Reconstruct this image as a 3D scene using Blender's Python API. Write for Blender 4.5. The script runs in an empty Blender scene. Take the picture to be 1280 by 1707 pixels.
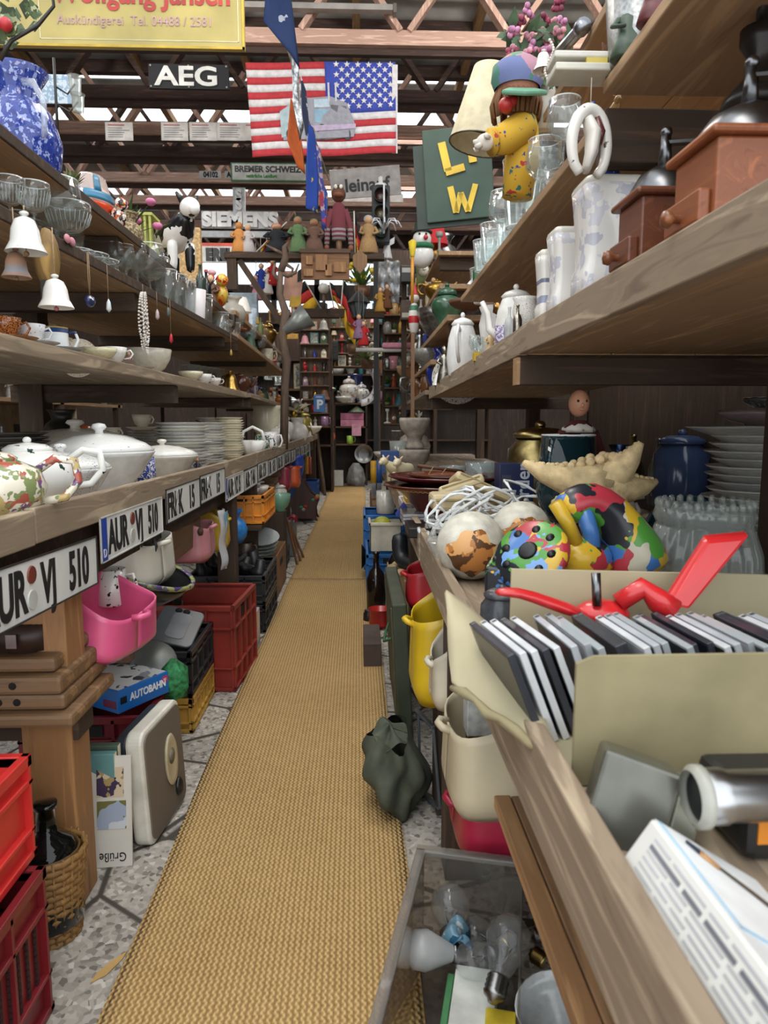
import bpy, math, random
from mathutils import Matrix, Vector, Euler
R=random.Random(7); PI=math.pi; rad=math.radians
SC=bpy.context.scene; COL=SC.collection
# ---------------------------------------------------------------- camera model (photo 1280x1707)
F=1180.0; CAM=Vector((0,0,1.1)); YAW=math.atan((640-597)/F); PIT=math.atan((853.5-703)/F)
fw=Vector((math.sin(YAW)*math.cos(PIT),math.cos(YAW)*math.cos(PIT),-math.sin(PIT)))
rt=Vector((math.cos(YAW),-math.sin(YAW),0)); up=rt.cross(fw)
def ray(u,v): return fw+rt*((u-640)/F)+up*((853.5-v)/F)
def P(u,v,X=None,Y=None,Z=None):
    d=ray(u,v)
    t=(X-CAM.x)/d.x if X is not None else (Y-CAM.y)/d.y if Y is not None else (Z-CAM.z)/d.z
    return CAM+d*t
def pr(p):
    d=Vector(p)-CAM; w=d.dot(fw); return 640+F*d.dot(rt)/w, 853.5-F*d.dot(up)/w, F/w
def pxm(p): return pr(p)[2]
# ---------------------------------------------------------------- materials
def lin(c):
    if isinstance(c,str):
        c=[int(c[i:i+2],16)/255 for i in (0,2,4)]
    return [x/12.92 if x<=.04045 else ((x+.055)/1.055)**2.4 for x in c[:3]]
MATS={}
def nn(nt,t,**k):
    n=nt.nodes.new(t)
    for a,b in k.items(): setattr(n,a,b)
    return n
def base(name):
    m=bpy.data.materials.new(name); m.use_nodes=True; nt=m.node_tree
    return m,nt,nt.nodes['Principled BSDF']
def coords(nt,scale=(1,1,1)):
    tc=nn(nt,'ShaderNodeTexCoord'); mp=nn(nt,'ShaderNodeMapping'); mp.inputs['Scale'].default_value=scale
    nt.links.new(tc.outputs['Object'],mp.inputs[0]); return mp.outputs[0]
def ramp(nt,fac,stops):
    r=nn(nt,'ShaderNodeValToRGB'); e=r.color_ramp.elements
    while len(e)<len(stops): e.new(.5)
    for i,(p,c) in enumerate(stops): e[i].position=p; e[i].color=(*lin(c),1)
    if fac is not None: nt.links.new(fac,r.inputs[0])
    return r
def bump(nt,b,h,st=.3,dist=.002):
    n=nn(nt,'ShaderNodeBump'); n.inputs['Strength'].default_value=st; n.inputs['Distance'].default_value=dist
    nt.links.new(h,n.inputs['Height']); nt.links.new(n.outputs[0],b.inputs['Normal'])
def dk(h,k):
    return ''.join('%02x'%max(0,min(255,int(int(h[i:i+2],16)*k))) for i in (0,2,4))
def C(h,rough=.45,metal=0,var=.14,sc=9,bmp=0,coat=0):
    key=('C',h,rough,metal,var,sc,bmp,coat)
    if key in MATS: return MATS[key]
    m,nt,b=base('c_'+h); n=nn(nt,'ShaderNodeTexNoise'); n.inputs['Scale'].default_value=sc; n.inputs['Detail'].default_value=5
    nt.links.new(coords(nt),n.inputs['Vector'])
    r=ramp(nt,n.outputs[0],[(.3,dk(h,1-var)),(.7,dk(h,1+var*.6))]); nt.links.new(r.outputs[0],b.inputs['Base Color'])
    b.inputs['Roughness'].default_value=rough; b.inputs['Metallic'].default_value=metal; b.inputs['Coat Weight'].default_value=coat
    if bmp:
        n2=nn(nt,'ShaderNodeTexNoise'); n2.inputs['Scale'].default_value=sc*8; nt.links.new(coords(nt),n2.inputs['Vector']); bump(nt,b,n2.outputs[0],bmp)
    MATS[key]=m; return m
def CE(h): return C(h,.14,0,.05,6)            # glazed ceramic
def PL(h): return C(h,.32,0,.1,7)             # plastic
def FA(h): return C(h,.9,0,.08,25,.15)          # fabric
def ME(h): return C(h,.28,1,.2,14)            # metal
def WOOD(a,b,ax='Y',rough=.65,sc=1.0):
    key=('W',a,b,ax,rough,sc)
    if key in MATS: return MATS[key]
    m,nt,bs=base('wood_'+a); s={'X':(1.2,14,14),'Y':(14,1.2,14),'Z':(14,14,1.2)}[ax]
    co=coords(nt,tuple(x*sc for x in s))
    n=nn(nt,'ShaderNodeTexNoise'); n.inputs['Scale'].default_value=2.2; n.inputs['Detail'].default_value=8; n.inputs['Distortion'].default_value=1.1
    nt.links.new(co,n.inputs['Vector'])
    w=nn(nt,'ShaderNodeMath',operation='MULTIPLY'); w.inputs[1].default_value=20; nt.links.new(n.outputs[0],w.inputs[0])
    sn=nn(nt,'ShaderNodeMath',operation='SINE'); nt.links.new(w.outputs[0],sn.inputs[0])
    ad=nn(nt,'ShaderNodeMath',operation='MULTIPLY_ADD'); ad.inputs[1].default_value=.07; nt.links.new(sn.outputs[0],ad.inputs[0]); nt.links.new(n.outputs[0],ad.inputs[2])
    r=ramp(nt,ad.outputs[0],[(.2,dk(b,.85)),(.42,b),(.6,a),(.85,dk(a,1.08))]); nt.links.new(r.outputs[0],bs.inputs['Base Color'])
    bs.inputs['Roughness'].default_value=rough; bump(nt,bs,ad.outputs[0],.35,.002); MATS[key]=m; return m
def GLASS(tint='ffffff',dens=.0,diff=.05,name='glass'):
    key=('G',tint,dens,diff)
    if key in MATS: return MATS[key]
    m,nt,b=base(name); nt.nodes.remove(b); out=[n for n in nt.nodes if n.type=='OUTPUT_MATERIAL'][0]
    tr=nn(nt,'ShaderNodeBsdfTransparent'); tr.inputs[0].default_value=(*lin(tint),1)
    gl=nn(nt,'ShaderNodeBsdfGlossy'); gl.inputs['Roughness'].default_value=.03; gl.inputs[0].default_value=(1,1,1,1)
    df=nn(nt,'ShaderNodeBsdfDiffuse'); df.inputs[0].default_value=(*lin('e8f0f2' if tint=='ffffff' else tint),1)
    lw=nn(nt,'ShaderNodeLayerWeight'); lw.inputs[0].default_value=.34
    p3=nn(nt,'ShaderNodeMath',operation='POWER'); p3.inputs[1].default_value=4; nt.links.new(lw.outputs['Facing'],p3.inputs[0]); lw.inputs[0].default_value=.5
    pw=nn(nt,'ShaderNodeMath',operation='MULTIPLY_ADD'); pw.inputs[1].default_value=.75; pw.inputs[2].default_value=.03; nt.links.new(p3.outputs[0],pw.inputs[0])
    m1=nn(nt,'ShaderNodeMixShader'); m1.inputs[0].default_value=diff; nt.links.new(tr.outputs[0],m1.inputs[1]); nt.links.new(df.outputs[0],m1.inputs[2])
    m2=nn(nt,'ShaderNodeMixShader'); nt.links.new(pw.outputs[0],m2.inputs[0]); nt.links.new(m1.outputs[0],m2.inputs[1]); nt.links.new(gl.outputs[0],m2.inputs[2])
    nt.links.new(m2.outputs[0],out.inputs[0]); MATS[key]=m; return m
def PATT(basec,cols,sc=14,thr=.62,rough=.16,name='patterned'):
    """glazed ground with blots of the given colours (painted decoration)"""
    key=('P',basec,tuple(cols),sc,thr,rough)
    if key in MATS: return MATS[key]
    m,nt,b=base(name); prev=None
    for i,c in enumerate(cols):
        n=nn(nt,'ShaderNodeTexNoise'); n.inputs['Scale'].default_value=sc*(1+.23*i); n.inputs['Detail'].default_value=3
        mp=nn(nt,'ShaderNodeMapping'); tc=nn(nt,'ShaderNodeTexCoord'); nt.links.new(tc.outputs['Object'],mp.inputs[0]); mp.inputs['Location'].default_value=(i*3.7,i*1.9,i*5.1)
        nt.links.new(mp.outputs[0],n.inputs['Vector'])
        g=nn(nt,'ShaderNodeMath',operation='GREATER_THAN'); g.inputs[1].default_value=thr; nt.links.new(n.outputs[0],g.inputs[0])
        mx=nn(nt,'ShaderNodeMix',data_type='RGBA'); nt.links.new(g.outputs[0],mx.inputs['Factor'])
        if prev is None: mx.inputs[6].default_value=(*lin(basec),1)
        else: nt.links.new(prev,mx.inputs[6])
        mx.inputs[7].default_value=(*lin(c),1); prev=mx.outputs[2]
    nt.links.new(prev,b.inputs['Base Color']); b.inputs['Roughness'].default_value=rough; MATS[key]=m; return m
def CELLS(cols,sc=9,rough=.3,name='patches'):
    key=('V',tuple(cols),sc)
    if key in MATS: return MATS[key]
    m,nt,b=base(name); v=nn(nt,'ShaderNodeTexVoronoi'); v.inputs['Scale'].default_value=sc; co=coords(nt); 
    nz=nn(nt,'ShaderNodeTexNoise'); nz.inputs['Scale'].default_value=sc*1.2; nt.links.new(co,nz.inputs['Vector'])
    mx=nn(nt,'ShaderNodeMix',data_type='VECTOR'); mx.inputs['Factor'].default_value=.12; nt.links.new(co,mx.inputs[4]); nt.links.new(nz.outputs['Color'],mx.inputs[5])
    nt.links.new(mx.outputs[1],v.inputs['Vector']); sp=nn(nt,'ShaderNodeSeparateColor'); nt.links.new(v.outputs['Color'],sp.inputs[0])
    r=ramp(nt,sp.outputs[0],[(i/len(cols),c) for i,c in enumerate(cols)]); r.color_ramp.interpolation='CONSTANT'
    nt.links.new(r.outputs[0],b.inputs['Base Color']); b.inputs['Roughness'].default_value=rough; MATS[key]=m; return m
def BANDS(stops,axis=2,rough=.4,scale=1.0,off=0.0,name='banded',interp='CONSTANT'):
    """colour bands along one object axis; stops (position 0..1, colour)"""
    key=('B',tuple(stops),axis,scale,off,rough,interp)
    if key in MATS: return MATS[key]
    m,nt,b=base(name); tc=nn(nt,'ShaderNodeTexCoord'); sp=nn(nt,'ShaderNodeSeparateXYZ'); nt.links.new(tc.outputs['Object'],sp.inputs[0])
    ma=nn(nt,'ShaderNodeMath',operation='MULTIPLY_ADD'); ma.inputs[1].default_value=scale; ma.inputs[2].default_value=off; nt.links.new(sp.outputs[axis],ma.inputs[0])
    r=ramp(nt,ma.outputs[0],stops); r.color_ramp.interpolation=interp
    nt.links.new(r.outputs[0],b.inputs['Base Color']); b.inputs['Roughness'].default_value=rough; MATS[key]=m; return m
# ---------------------------------------------------------------- mesh builder
class MB:
    def __init__(s): s.v=[]; s.f=[]; s.sm=[]; s.mi=[]; s.cur=0
    def add(s,vs,fs,smooth=False,M=None):
        o=len(s.v)
        if M is not None: vs=[M@Vector(v) for v in vs]
        s.v+= [tuple(v) for v in vs]; s.f+=[tuple(i+o for i in f) for f in fs]; s.sm+=[smooth]*len(fs); s.mi+=[s.cur]*len(fs); return s
    def box(s,x0,y0,z0,x1,y1,z1,M=None):
        return s.add([(x0,y0,z0),(x1,y0,z0),(x1,y1,z0),(x0,y1,z0),(x0,y0,z1),(x1,y0,z1),(x1,y1,z1),(x0,y1,z1)],
          [(0,3,2,1),(4,5,6,7),(0,1,5,4),(1,2,6,5),(2,3,7,6),(3,0,4,7)],False,M)
    def cb(s,c,d,M=None): return s.box(c[0]-d[0]/2,c[1]-d[1]/2,c[2]-d[2]/2,c[0]+d[0]/2,c[1]+d[1]/2,c[2]+d[2]/2,M)
    def bar(s,a,b,w,h,upv=(0,0,1)):
        a=Vector(a); b=Vector(b); d=(b-a); L=d.length; d.normalize(); x=d.cross(Vector(upv))
        if x.length<1e-4: x=d.cross(Vector((1,0,0)))
        x.normalize(); z=x.cross(d); M=Matrix((( x.x,d.x,z.x,a.x),(x.y,d.y,z.y,a.y),(x.z,d.z,z.z,a.z),(0,0,0,1)))
        return s.box(-w/2,0,-h/2,w/2,L,h/2,M)
    def lathe(s,prof,seg=20,M=None,smooth=True,a0=0,a1=2*PI,sx=1,sy=1,wob=None):
        full=abs(a1-a0-2*PI)<1e-6; n=seg if full else seg+1; vs=[]; idx=[]
        for k,(r,z) in enumerate(prof):
            if r<1e-6: idx.append([len(vs)]*n); vs.append((0,0,z))
            else:
                row=[]
                for i in range(n):
                    a=a0+(a1-a0)*i/seg; rr=r*(wob(a,k) if wob else 1); row.append(len(vs)); vs.append((rr*math.cos(a)*sx,rr*math.sin(a)*sy,z))
                idx.append(row)
        fs=[]
        for k in range(len(prof)-1):
            A,B=idx[k],idx[k+1]
            for i in range(seg):
                j=(i+1)%n
                f=[A[i],A[j],B[j],B[i]]; g=[]
                for q in f:
                    if q not in g: g.append(q)
                if len(g)>2: fs.append(g)
        return s.add(vs,fs,smooth,M)
    def tube(s,pts,r,seg=8,M=None,closed=False,flat=1.0):
        pts=[Vector(p) for p in pts]; n=len(pts); rs=r if isinstance(r,(list,tuple)) else [r]*n
        vs=[];fs=[]; prev=None
        for i,p in enumerate(pts):
            t=(pts[(i+1)%n]-pts[i-1]) if closed else (pts[min(i+1,n-1)]-pts[max(i-1,0)])
            t.normalize()
            if prev is None:
                x=t.cross(Vector((0,0,1)))
                if x.length<.05: x=t.cross(Vector((0,1,0)))
            else: x=prev-t*prev.dot(t)
            x.normalize(); prev=x; y=t.cross(x)
            for k in range(seg):
                a=2*PI*k/seg; vs.append(p+(x*math.cos(a)+y*math.sin(a)*flat)*rs[i])
        for i in range(n if closed else n-1):
            for k in range(seg):
                a=i*seg; b=((i+1)%n)*seg; fs.append((a+k,a+(k+1)%seg,b+(k+1)%seg,b+k))
        if not closed: fs+= [tuple(range(seg))[::-1],tuple((n-1)*seg+k for k in range(seg))]
        return s.add(vs,fs,True,M)
    def ball(s,c,rx,ry=None,rz=None,seg=14,rings=9,M=None):
        ry=ry or rx; rz=rz or rx
        T=Matrix.Translation(c)@Matrix.Diagonal((rx,ry,rz,1)); T=M@T if M is not None else T
        return s.lathe([(math.sin(PI*i/rings),-math.cos(PI*i/rings)) for i in range(rings+1)],seg,T)
    def prism(s,poly,z0,z1,M=None,smooth=False):
        n=len(poly); vs=[(x,y,z0) for x,y in poly]+[(x,y,z1) for x,y in poly]
        fs=[tuple(range(n))[::-1],tuple(range(n,2*n))]+[(i,(i+1)%n,n+(i+1)%n,n+i) for i in range(n)]
        return s.add(vs,fs,smooth,M)
    def surf(s,fn,nu,nv,smooth=True,M=None):
        vs=[fn(i/nu,j/nv) for j in range(nv+1) for i in range(nu+1)]
        fs=[(j*(nu+1)+i,j*(nu+1)+i+1,(j+1)*(nu+1)+i+1,(j+1)*(nu+1)+i) for j in range(nv) for i in range(nu)]
        return s.add(vs,fs,smooth,M)
    def mesh(s,name,mats):
        me=bpy.data.meshes.new(name); me.from_pydata(s.v,[],s.f); me.update()
        me.polygons.foreach_set('use_smooth',s.sm); me.polygons.foreach_set('material_index',s.mi)
        for m in (mats if isinstance(mats,(list,tuple)) else [mats]): me.materials.append(m)
        return me
    def go(s,name,mats,parent=None,bevel=0,solid=0,sub=0,loc=None):
        o=bpy.data.objects.new(name,s.mesh(name,mats)); COL.objects.link(o)
        if parent is not None: o.parent=parent
        if loc is not None: o.location=loc
        if solid: m=o.modifiers.new('s','SOLIDIFY'); m.thickness=solid; m.offset=0
        if bevel: m=o.modifiers.new('b','BEVEL'); m.width=bevel; m.segments=2; m.limit_method='ANGLE'; m.angle_limit=rad(40)
        if sub: m=o.modifiers.new('u','SUBSURF'); m.levels=sub; m.render_levels=sub
        return o
def T(name,label,cat,loc=(0,0,0),rot=(0,0,0),group=None,scale=None):
    o=bpy.data.objects.new(name,None); COL.objects.link(o); o.location=loc; o.rotation_euler=rot if isinstance(rot,tuple) else (0,0,rot)
    o.empty_display_size=.02
    if scale: o.scale=scale if isinstance(scale,tuple) else (scale,)*3
    return tag(o,label,cat,group)
def tag(o,label,cat,group=None):
    o['label']=label; o['category']=cat
    if group: o['group']=group
    return o
def struct(o): o['kind']='structure'; return o
KID={}
def copytree(o,parent=None):
    c=o.copy(); COL.objects.link(c); c.parent=parent
    for ch in KID.get(o.name) or list(o.children): copytree(ch,c)
    return c
def text(body,h,mat,parent,loc,rot,xs=1.0,bold=0.0,name='lettering',al='LEFT',ext=.0006,shear=0,sp=1):
    c=bpy.data.curves.new('t','FONT'); c.body=body; c.size=h/.69; c.align_x=al; c.offset=bold; c.extrude=ext; c.shear=shear; c.space_character=sp; c.resolution_u=4
    q=bpy.data.objects.new('t',c); me=bpy.data.meshes.new_from_object(q); bpy.data.objects.remove(q); bpy.data.curves.remove(c)
    me.name=name; me.materials.clear(); me.materials.append(mat); o=bpy.data.objects.new(name,me); COL.objects.link(o); o.parent=parent; o.location=loc; o.rotation_euler=rot; o.scale=(xs,1,1); return o
FX=(PI/2,0,PI/2)     # lettering that faces +X
FY=(PI/2,0,0)        # lettering that faces the camera (-Y)
def rotm(M): return M.to_euler()
# ---------------------------------------------------------------- setting
def floor_mat():
    m,nt,b=base('terrazzo_pavers'); co=coords(nt)
    v=nn(nt,'ShaderNodeTexVoronoi',feature='DISTANCE_TO_EDGE'); v.inputs['Scale'].default_value=3.3; nt.links.new(co,v.inputs['Vector'])
    vc=nn(nt,'ShaderNodeTexVoronoi'); vc.inputs['Scale'].default_value=3.3; nt.links.new(co,vc.inputs['Vector'])
    sp=nn(nt,'ShaderNodeTexVoronoi'); sp.inputs['Scale'].default_value=85; nt.links.new(co,sp.inputs['Vector'])
    se=nn(nt,'ShaderNodeSeparateColor'); nt.links.new(sp.outputs['Color'],se.inputs[0])
    r=ramp(nt,se.outputs[0],[(0,'77726a'),(.2,'a29c92'),(.5,'b3ada3'),(.72,'958f86'),(.86,'c9c4bb'),(.95,'6d6760')]); r.color_ramp.interpolation='LINEAR'
    sc=nn(nt,'ShaderNodeSeparateColor'); nt.links.new(vc.outputs['Color'],sc.inputs[0])
    mr=nn(nt,'ShaderNodeMapRange'); mr.inputs[3].default_value=.78; mr.inputs[4].default_value=1.05; nt.links.new(sc.outputs[0],mr.inputs[0])
    mu=nn(nt,'ShaderNodeMix',data_type='RGBA',blend_type='MULTIPLY'); mu.inputs['Factor'].default_value=1; nt.links.new(r.outputs[0],mu.inputs[6]); nt.links.new(mr.outputs[0],mu.inputs[7])
    j=ramp(nt,v.outputs['Distance'],[(.012,'000000'),(.028,'ffffff')])
    mx=nn(nt,'ShaderNodeMix',data_type='RGBA'); nt.links.new(j.outputs[0],mx.inputs['Factor']); mx.inputs[6].default_value=(*lin('3f3a33'),1); nt.links.new(mu.outputs[2],mx.inputs[7])
    nt.links.new(mx.outputs[2],b.inputs['Base Color']); b.inputs['Roughness'].default_value=.75; bump(nt,b,j.outputs[0],.6,.006); return m
def jute_mat():
    m,nt,b=base('jute_weave'); tc=nn(nt,'ShaderNodeTexCoord'); sx=nn(nt,'ShaderNodeSeparateXYZ'); nt.links.new(tc.outputs['Object'],sx.inputs[0])
    nz=nn(nt,'ShaderNodeTexNoise'); nz.inputs['Scale'].default_value=45; nz.inputs['Detail'].default_value=4; nt.links.new(tc.outputs['Object'],nz.inputs['Vector'])
    def mth(op,a,bv,c=None):
        n=nn(nt,'ShaderNodeMath',operation=op)
        for i,x in enumerate((a,bv,c)):
            if x is None: continue
            if isinstance(x,(int,float)): n.inputs[i].default_value=x
            else: nt.links.new(x,n.inputs[i])
        return n.outputs[0]
    jit=mth('MULTIPLY',mth('SUBTRACT',nz.outputs[0],.5),1.6)
    ky,kx=2*PI/.0175,2*PI/.0125
    py=mth('ADD',mth('MULTIPLY',sx.outputs[1],ky),jit); px_=mth('ADD',mth('MULTIPLY',sx.outputs[0],kx),jit)
    a=mth('MULTIPLY',mth('SINE',px_,None),mth('SINE',py,None)); c=mth('ABSOLUTE',mth('SINE',mth('MULTIPLY',px_,.5),None),None)
    h=mth('ADD',mth('MULTIPLY',a,.35),mth('MULTIPLY',c,.5)); h=mth('ADD',h,mth('MULTIPLY',nz.outputs[0],.35))
    big=nn(nt,'ShaderNodeTexNoise'); big.inputs['Scale'].default_value=1.6; nt.links.new(tc.outputs['Object'],big.inputs['Vector'])
    h2=mth('ADD',h,mth('MULTIPLY',mth('SUBTRACT',big.outputs[0],.5),.35))
    r=ramp(nt,h2,[(.0,'7d6038'),(.3,'a2824f'),(.6,'bb9a64'),(.95,'d0b17c')]); nt.links.new(r.outputs[0],b.inputs['Base Color'])
    b.inputs['Roughness'].default_value=.95; bump(nt,b,h,.9,.005); return m
fl=MB().box(-7,-4,-.1,7,17,0).go('floor',floor_mat()); struct(fl)
JU=jute_mat()
def runner(y0,y1,x0,x1,k,label,e=0):
    mb=MB(); n=int((y1-y0)*14)+2
    def fn(u,v):
        y=y0+(y1-y0)*v; w=.007*math.sin(y*1.7+k)+.003*math.sin(y*5.1+k*2)
        return ((x0+(x1-x0)*u)+w*(.6 if u<.5 else 1), y+.004*math.sin(u*7), .010+.003*math.sin(y*3.1+u*4)+(.006 if v>.985 and e else 0))
    mb.surf(fn,14,n); o=mb.go('jute_runner',JU,solid=.007); tag(o,label,'carpet'); return o
runner(.25,4.84,-.485,.112,0,'longest straw-coloured jute runner along the aisle, in front of the first seam',1)
runner(4.86,7.75,-.475,.105,1.3,'middle straw-coloured jute runner between the two seams in the aisle',1)
runner(7.775,11.9,-.47,.10,2.1,'last straw-coloured jute runner before the brown doormat in the aisle')
tag(MB().box(-.46,11.92,.004,.1,12.5,.018).go('doormat',C('6e5434',.95,0,.3,80,.6),bevel=.004),'narrow brown coir doormat at the end of the straw runners','mat')
DW=C('3a2a22',.8,0,.3,6); 
struct(MB().box(-7.1,-4,0,-7,17,5.5).go('wall_left',WOOD('4a382c','2f231b','Z')))
struct(MB().box(7,-4,0,7.1,17,5.5).go('wall_right',WOOD('4a382c','2f231b','Z')))
WB=MB().box(-7,17,0,7,17.1,3.62).box(-7,17,3.9,7,17.1,4.25).box(-7,17,4.75,7,17.1,5.5)
for x in range(-7,7): WB.box(x,17,3.62,x+.12,17.1,4.75)
struct(WB.go('wall_back',WOOD('5a463a','3d2f26','Z')))
for k,(z0_,z1_) in enumerate(((3.62,3.9),(4.25,4.75))): struct(MB().box(-7,17.04,z0_,7,17.05,z1_).go('window_%d'%(k+1),GLASS('f4f8fa',diff=.1)))
# corrugated roof in strips; daylight falls through the gaps between them
RM=C('b5b2ad',.6,0,.2,2)
k=0
ROOF=MB()
for (y0,y1) in ((3.0,3.6),(4.6,6.9),(7.0,9.55),(9.8,10.35),(11.35,13.2),(15.2,17)):
    ROOF.surf(lambda u,v:(-7+14*u,y0+(y1-y0)*v,5.42+.035*math.sin((y0+(y1-y0)*v)*2*PI/.36)),2,int((y1-y0)/.045),M=None)
struct(ROOF.go('ceiling',RM,solid=.01))
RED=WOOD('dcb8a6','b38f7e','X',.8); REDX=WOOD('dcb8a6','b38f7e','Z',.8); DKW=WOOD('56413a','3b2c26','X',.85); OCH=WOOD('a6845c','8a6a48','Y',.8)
def truss(Y,x0,mat,dm):
    r=bpy.data.objects.new('roof_truss',None); COL.objects.link(r); r.location=(0,Y,0); struct(r)
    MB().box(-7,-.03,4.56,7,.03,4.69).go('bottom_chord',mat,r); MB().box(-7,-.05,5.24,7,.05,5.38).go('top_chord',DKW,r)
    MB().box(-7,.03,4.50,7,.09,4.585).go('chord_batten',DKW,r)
    x=x0-6
    while x<7:
        if x>-6.9:
            for d in (-1,1): MB().bar((x+d*.04,0,4.68),(x+d*.46,0,5.26),.05,.11,(0,1,0)).go('diagonal',dm,r)
        x+=1.0
t0=P(495,105,Y=7.07).x
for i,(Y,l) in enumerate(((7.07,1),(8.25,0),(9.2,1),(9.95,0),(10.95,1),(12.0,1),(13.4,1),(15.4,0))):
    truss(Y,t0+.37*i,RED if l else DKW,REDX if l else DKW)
for x in (-5.2,-3.9,-2.6,-1.3,0,1.3,2.6,3.9,5.2):
    struct(MB().box(x-.04,2.4,5.27,x+.04,17,5.37).go('rafter',OCH))
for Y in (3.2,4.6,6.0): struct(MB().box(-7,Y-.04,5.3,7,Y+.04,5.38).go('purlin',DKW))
# ---------------------------------------------------------------- shelving
GREY=WOOD('a19079','786755','Y',.75); GREYX=WOOD('8a7358','6d5842','X',.75); TAN=WOOD('a98a68','8d7052','Y',.7); DARK=WOOD('4b3828','33261b','X',.8); DARKZ=WOOD('4b3828','33261b','Z',.8)
PINE=WOOD('a5794d','89623d','Z',.6)
class Shelf:
    def __init__(s,X,u1,v1,u2,v2,depth,side):
        a=P(u1,v1,X=X); b=P(u2,v2,X=X); s.X=X; s.side=side; s.depth=depth; s.ya,s.yb=a.y,b.y; s.za,s.zb=a.z,b.z
    def z(s,y): return s.za+(s.zb-s.za)*(y-s.ya)/(s.yb-s.ya)
    def at(s,u,back):
        x=s.X+s.side*back; v=700
        for _ in range(5):
            p=P(u,v,X=x); p.z=s.z(p.y)+.002; v=pr(p)[1]
        return p
    def board(s,par,y0,y1,th,mat,name='shelf_board',nb=1):
        for k in range(nb):
            x0=s.X+s.side*s.depth*k/nb; x1=s.X+s.side*(s.depth*(k+1)/nb-.004)
            mb=MB(); za,zb=s.z(y0),s.z(y1); lo,hi=min(x0,x1),max(x0,x1)
            mb.add([(lo,y0,za-th),(hi,y0,za-th),(hi,y1,zb-th),(lo,y1,zb-th),(lo,y0,za),(hi,y0,za),(hi,y1,zb),(lo,y1,zb)],[(0,3,2,1),(4,5,6,7),(0,1,5,4),(1,2,6,5),(2,3,7,6),(3,0,4,7)])
            mb.go(name,mat,par,bevel=.003)
def lip(par,X0,X1,y0,y1,za,zb,h,mat,name='lip_board'):
    mb=MB(); lo,hi=min(X0,X1),max(X0,X1)
    mb.add([(lo,y0,za-h),(hi,y0,za-h),(hi,y1,zb-h),(lo,y1,zb-h),(lo,y0,za),(hi,y0,za),(hi,y1,zb),(lo,y1,zb)],[(0,3,2,1),(4,5,6,7),(0,1,5,4),(1,2,6,5),(2,3,7,6),(3,0,4,7)])
    return mb.go(name,mat,par,bevel=.003)
LU=T('shelf_unit','long weathered wooden shelf unit lining the aisle, hung with white number plates','shelf')
RU=T('shelf_unit','long wooden shelf unit opposite the number plates, with the low lipped counter','shelf')
# left counter: lip top seen at (0,861)-(375,771)-(531,722)
LC=Shelf(-.60,0,861,375,771,.75,-1); LC2=Shelf(-.60,375,771,531,723,.75,-1)
yj=P(375,771,X=-.6).y; ye=P(531,723,X=-.6).y; yn=P(58,847,X=-.6).y
def zl(y): return LC.z(y) if y<yj else LC2.z(y)
lip(LU,-.60,-.625,.9,yn-.004,zl(.9)-.004,zl(yn)-.004,.066,GREY); lip(LU,-.60,-.625,yn,yj-.005,zl(yn),zl(yj),.068,GREY)
n_=3
for i in range(n_):
    a=yj+(ye-yj)*i/n_; b=yj+(ye-yj)*(i+1)/n_-.006; lip(LU,-.60,-.625,a,b,zl(a),zl(b),.072,GREY)
CT=.045   # counter surface below lip top
def lcz(y): return zl(y)-CT
for (a,b) in ((.9,yj),(yj,ye)):
    for k in range(3): lip(LU,-.625-.25*k,-.625-.25*(k+1)+.004,a,b,lcz(a),lcz(b),.025,GREY,'counter_board')
for (a,b) in ((.9,yj),(yj,ye)): lip(LU,-.64,-.67,a,b,zl(a)-.075,zl(b)-.075,.13,DARK,'plate_rail')
# left upper shelves
LCUP=Shelf(-.75,0,554,330,634,.7,-1); LGL=Shelf(-.75,88,399,330,530,.72,-1); LTOP=Shelf(-.80,0,215,228,400,.6,-1)
yb=P(412,655,X=-.75).y
LCUP.board(LU,1.0,yb,.038,GREY,nb=2); LGL.board(LU,1.0,P(395,560,X=-.75).y,.02,TAN,nb=2); LTOP.board(LU,.9,P(385,520,X=-.8).y,.022,TAN,nb=2)
lip(LU,-.745,-.758,1.0,P(395,560,X=-.75).y,LGL.z(1.0)+.012,LGL.z(P(395,560,X=-.75).y)+.012,.03,DARK,'edge_strip')
lip(LU,-.795,-.808,.9,P(385,520,X=-.8).y,LTOP.z(.9)+.01,LTOP.z(P(385,520,X=-.8).y)+.01,.03,DARK,'edge_strip')
def beam(par,x0,x1,y,z0,z1,mat=DARK,w=.06):
    lo,hi=min(x0,x1),max(x0,x1); return MB().box(lo,y-w/2,z0,hi,y+w/2,z1).go('cross_beam',mat,par,bevel=.003)
EndG=WOOD('a5835c','8a6a48','X')
def bm(S,u,par,h,th,off=.02):
    y=S.at(u,off).y; z=S.z(y)-th; beam(par,S.X+S.side*off,S.X+S.side*S.depth,y,z-h,z); return y
yc=bm(LCUP,293,LU,.072,.04); bm(LCUP,405,LU,.06,.04)
yg=bm(LGL,227,LU,.062,.022); bm(LGL,372,LU,.05,.022); yt=bm(LTOP,200,LU,.055,.024); bm(LTOP,330,LU,.05,.024)
for (y,z) in ((yc,1.9),(yg,1.9)):
    for x in (-1.36,): MB().box(x-.05,y-.05,0,x+.05,y+.05,z).go('post',DARKZ,LU,bevel=.003)
for y in (6.0,8.2,10.4): MB().box(-1.37,y-.05,0,-1.28,y+.05,.80).go('post',DARKZ,LU,bevel=.003)
# pine leg below the counter
pb=P(122,1515,Z=0); MB().box(pb.x-.09,pb.y,0,pb.x+.02,pb.y+.10,lcz(pb.y)-.15).go('front_post',PINE,LU,bevel=.004)
for y in (3.52,4.24,6.3,8.2,10.2): MB().box(-.70,y-.045,0,-.61,y+.045,lcz(y)-.03).go('front_post',DARKZ,LU,bevel=.003)
beam(LU,-.62,-1.35,pb.y+.05,.40,.46,DARK,.09)
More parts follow.
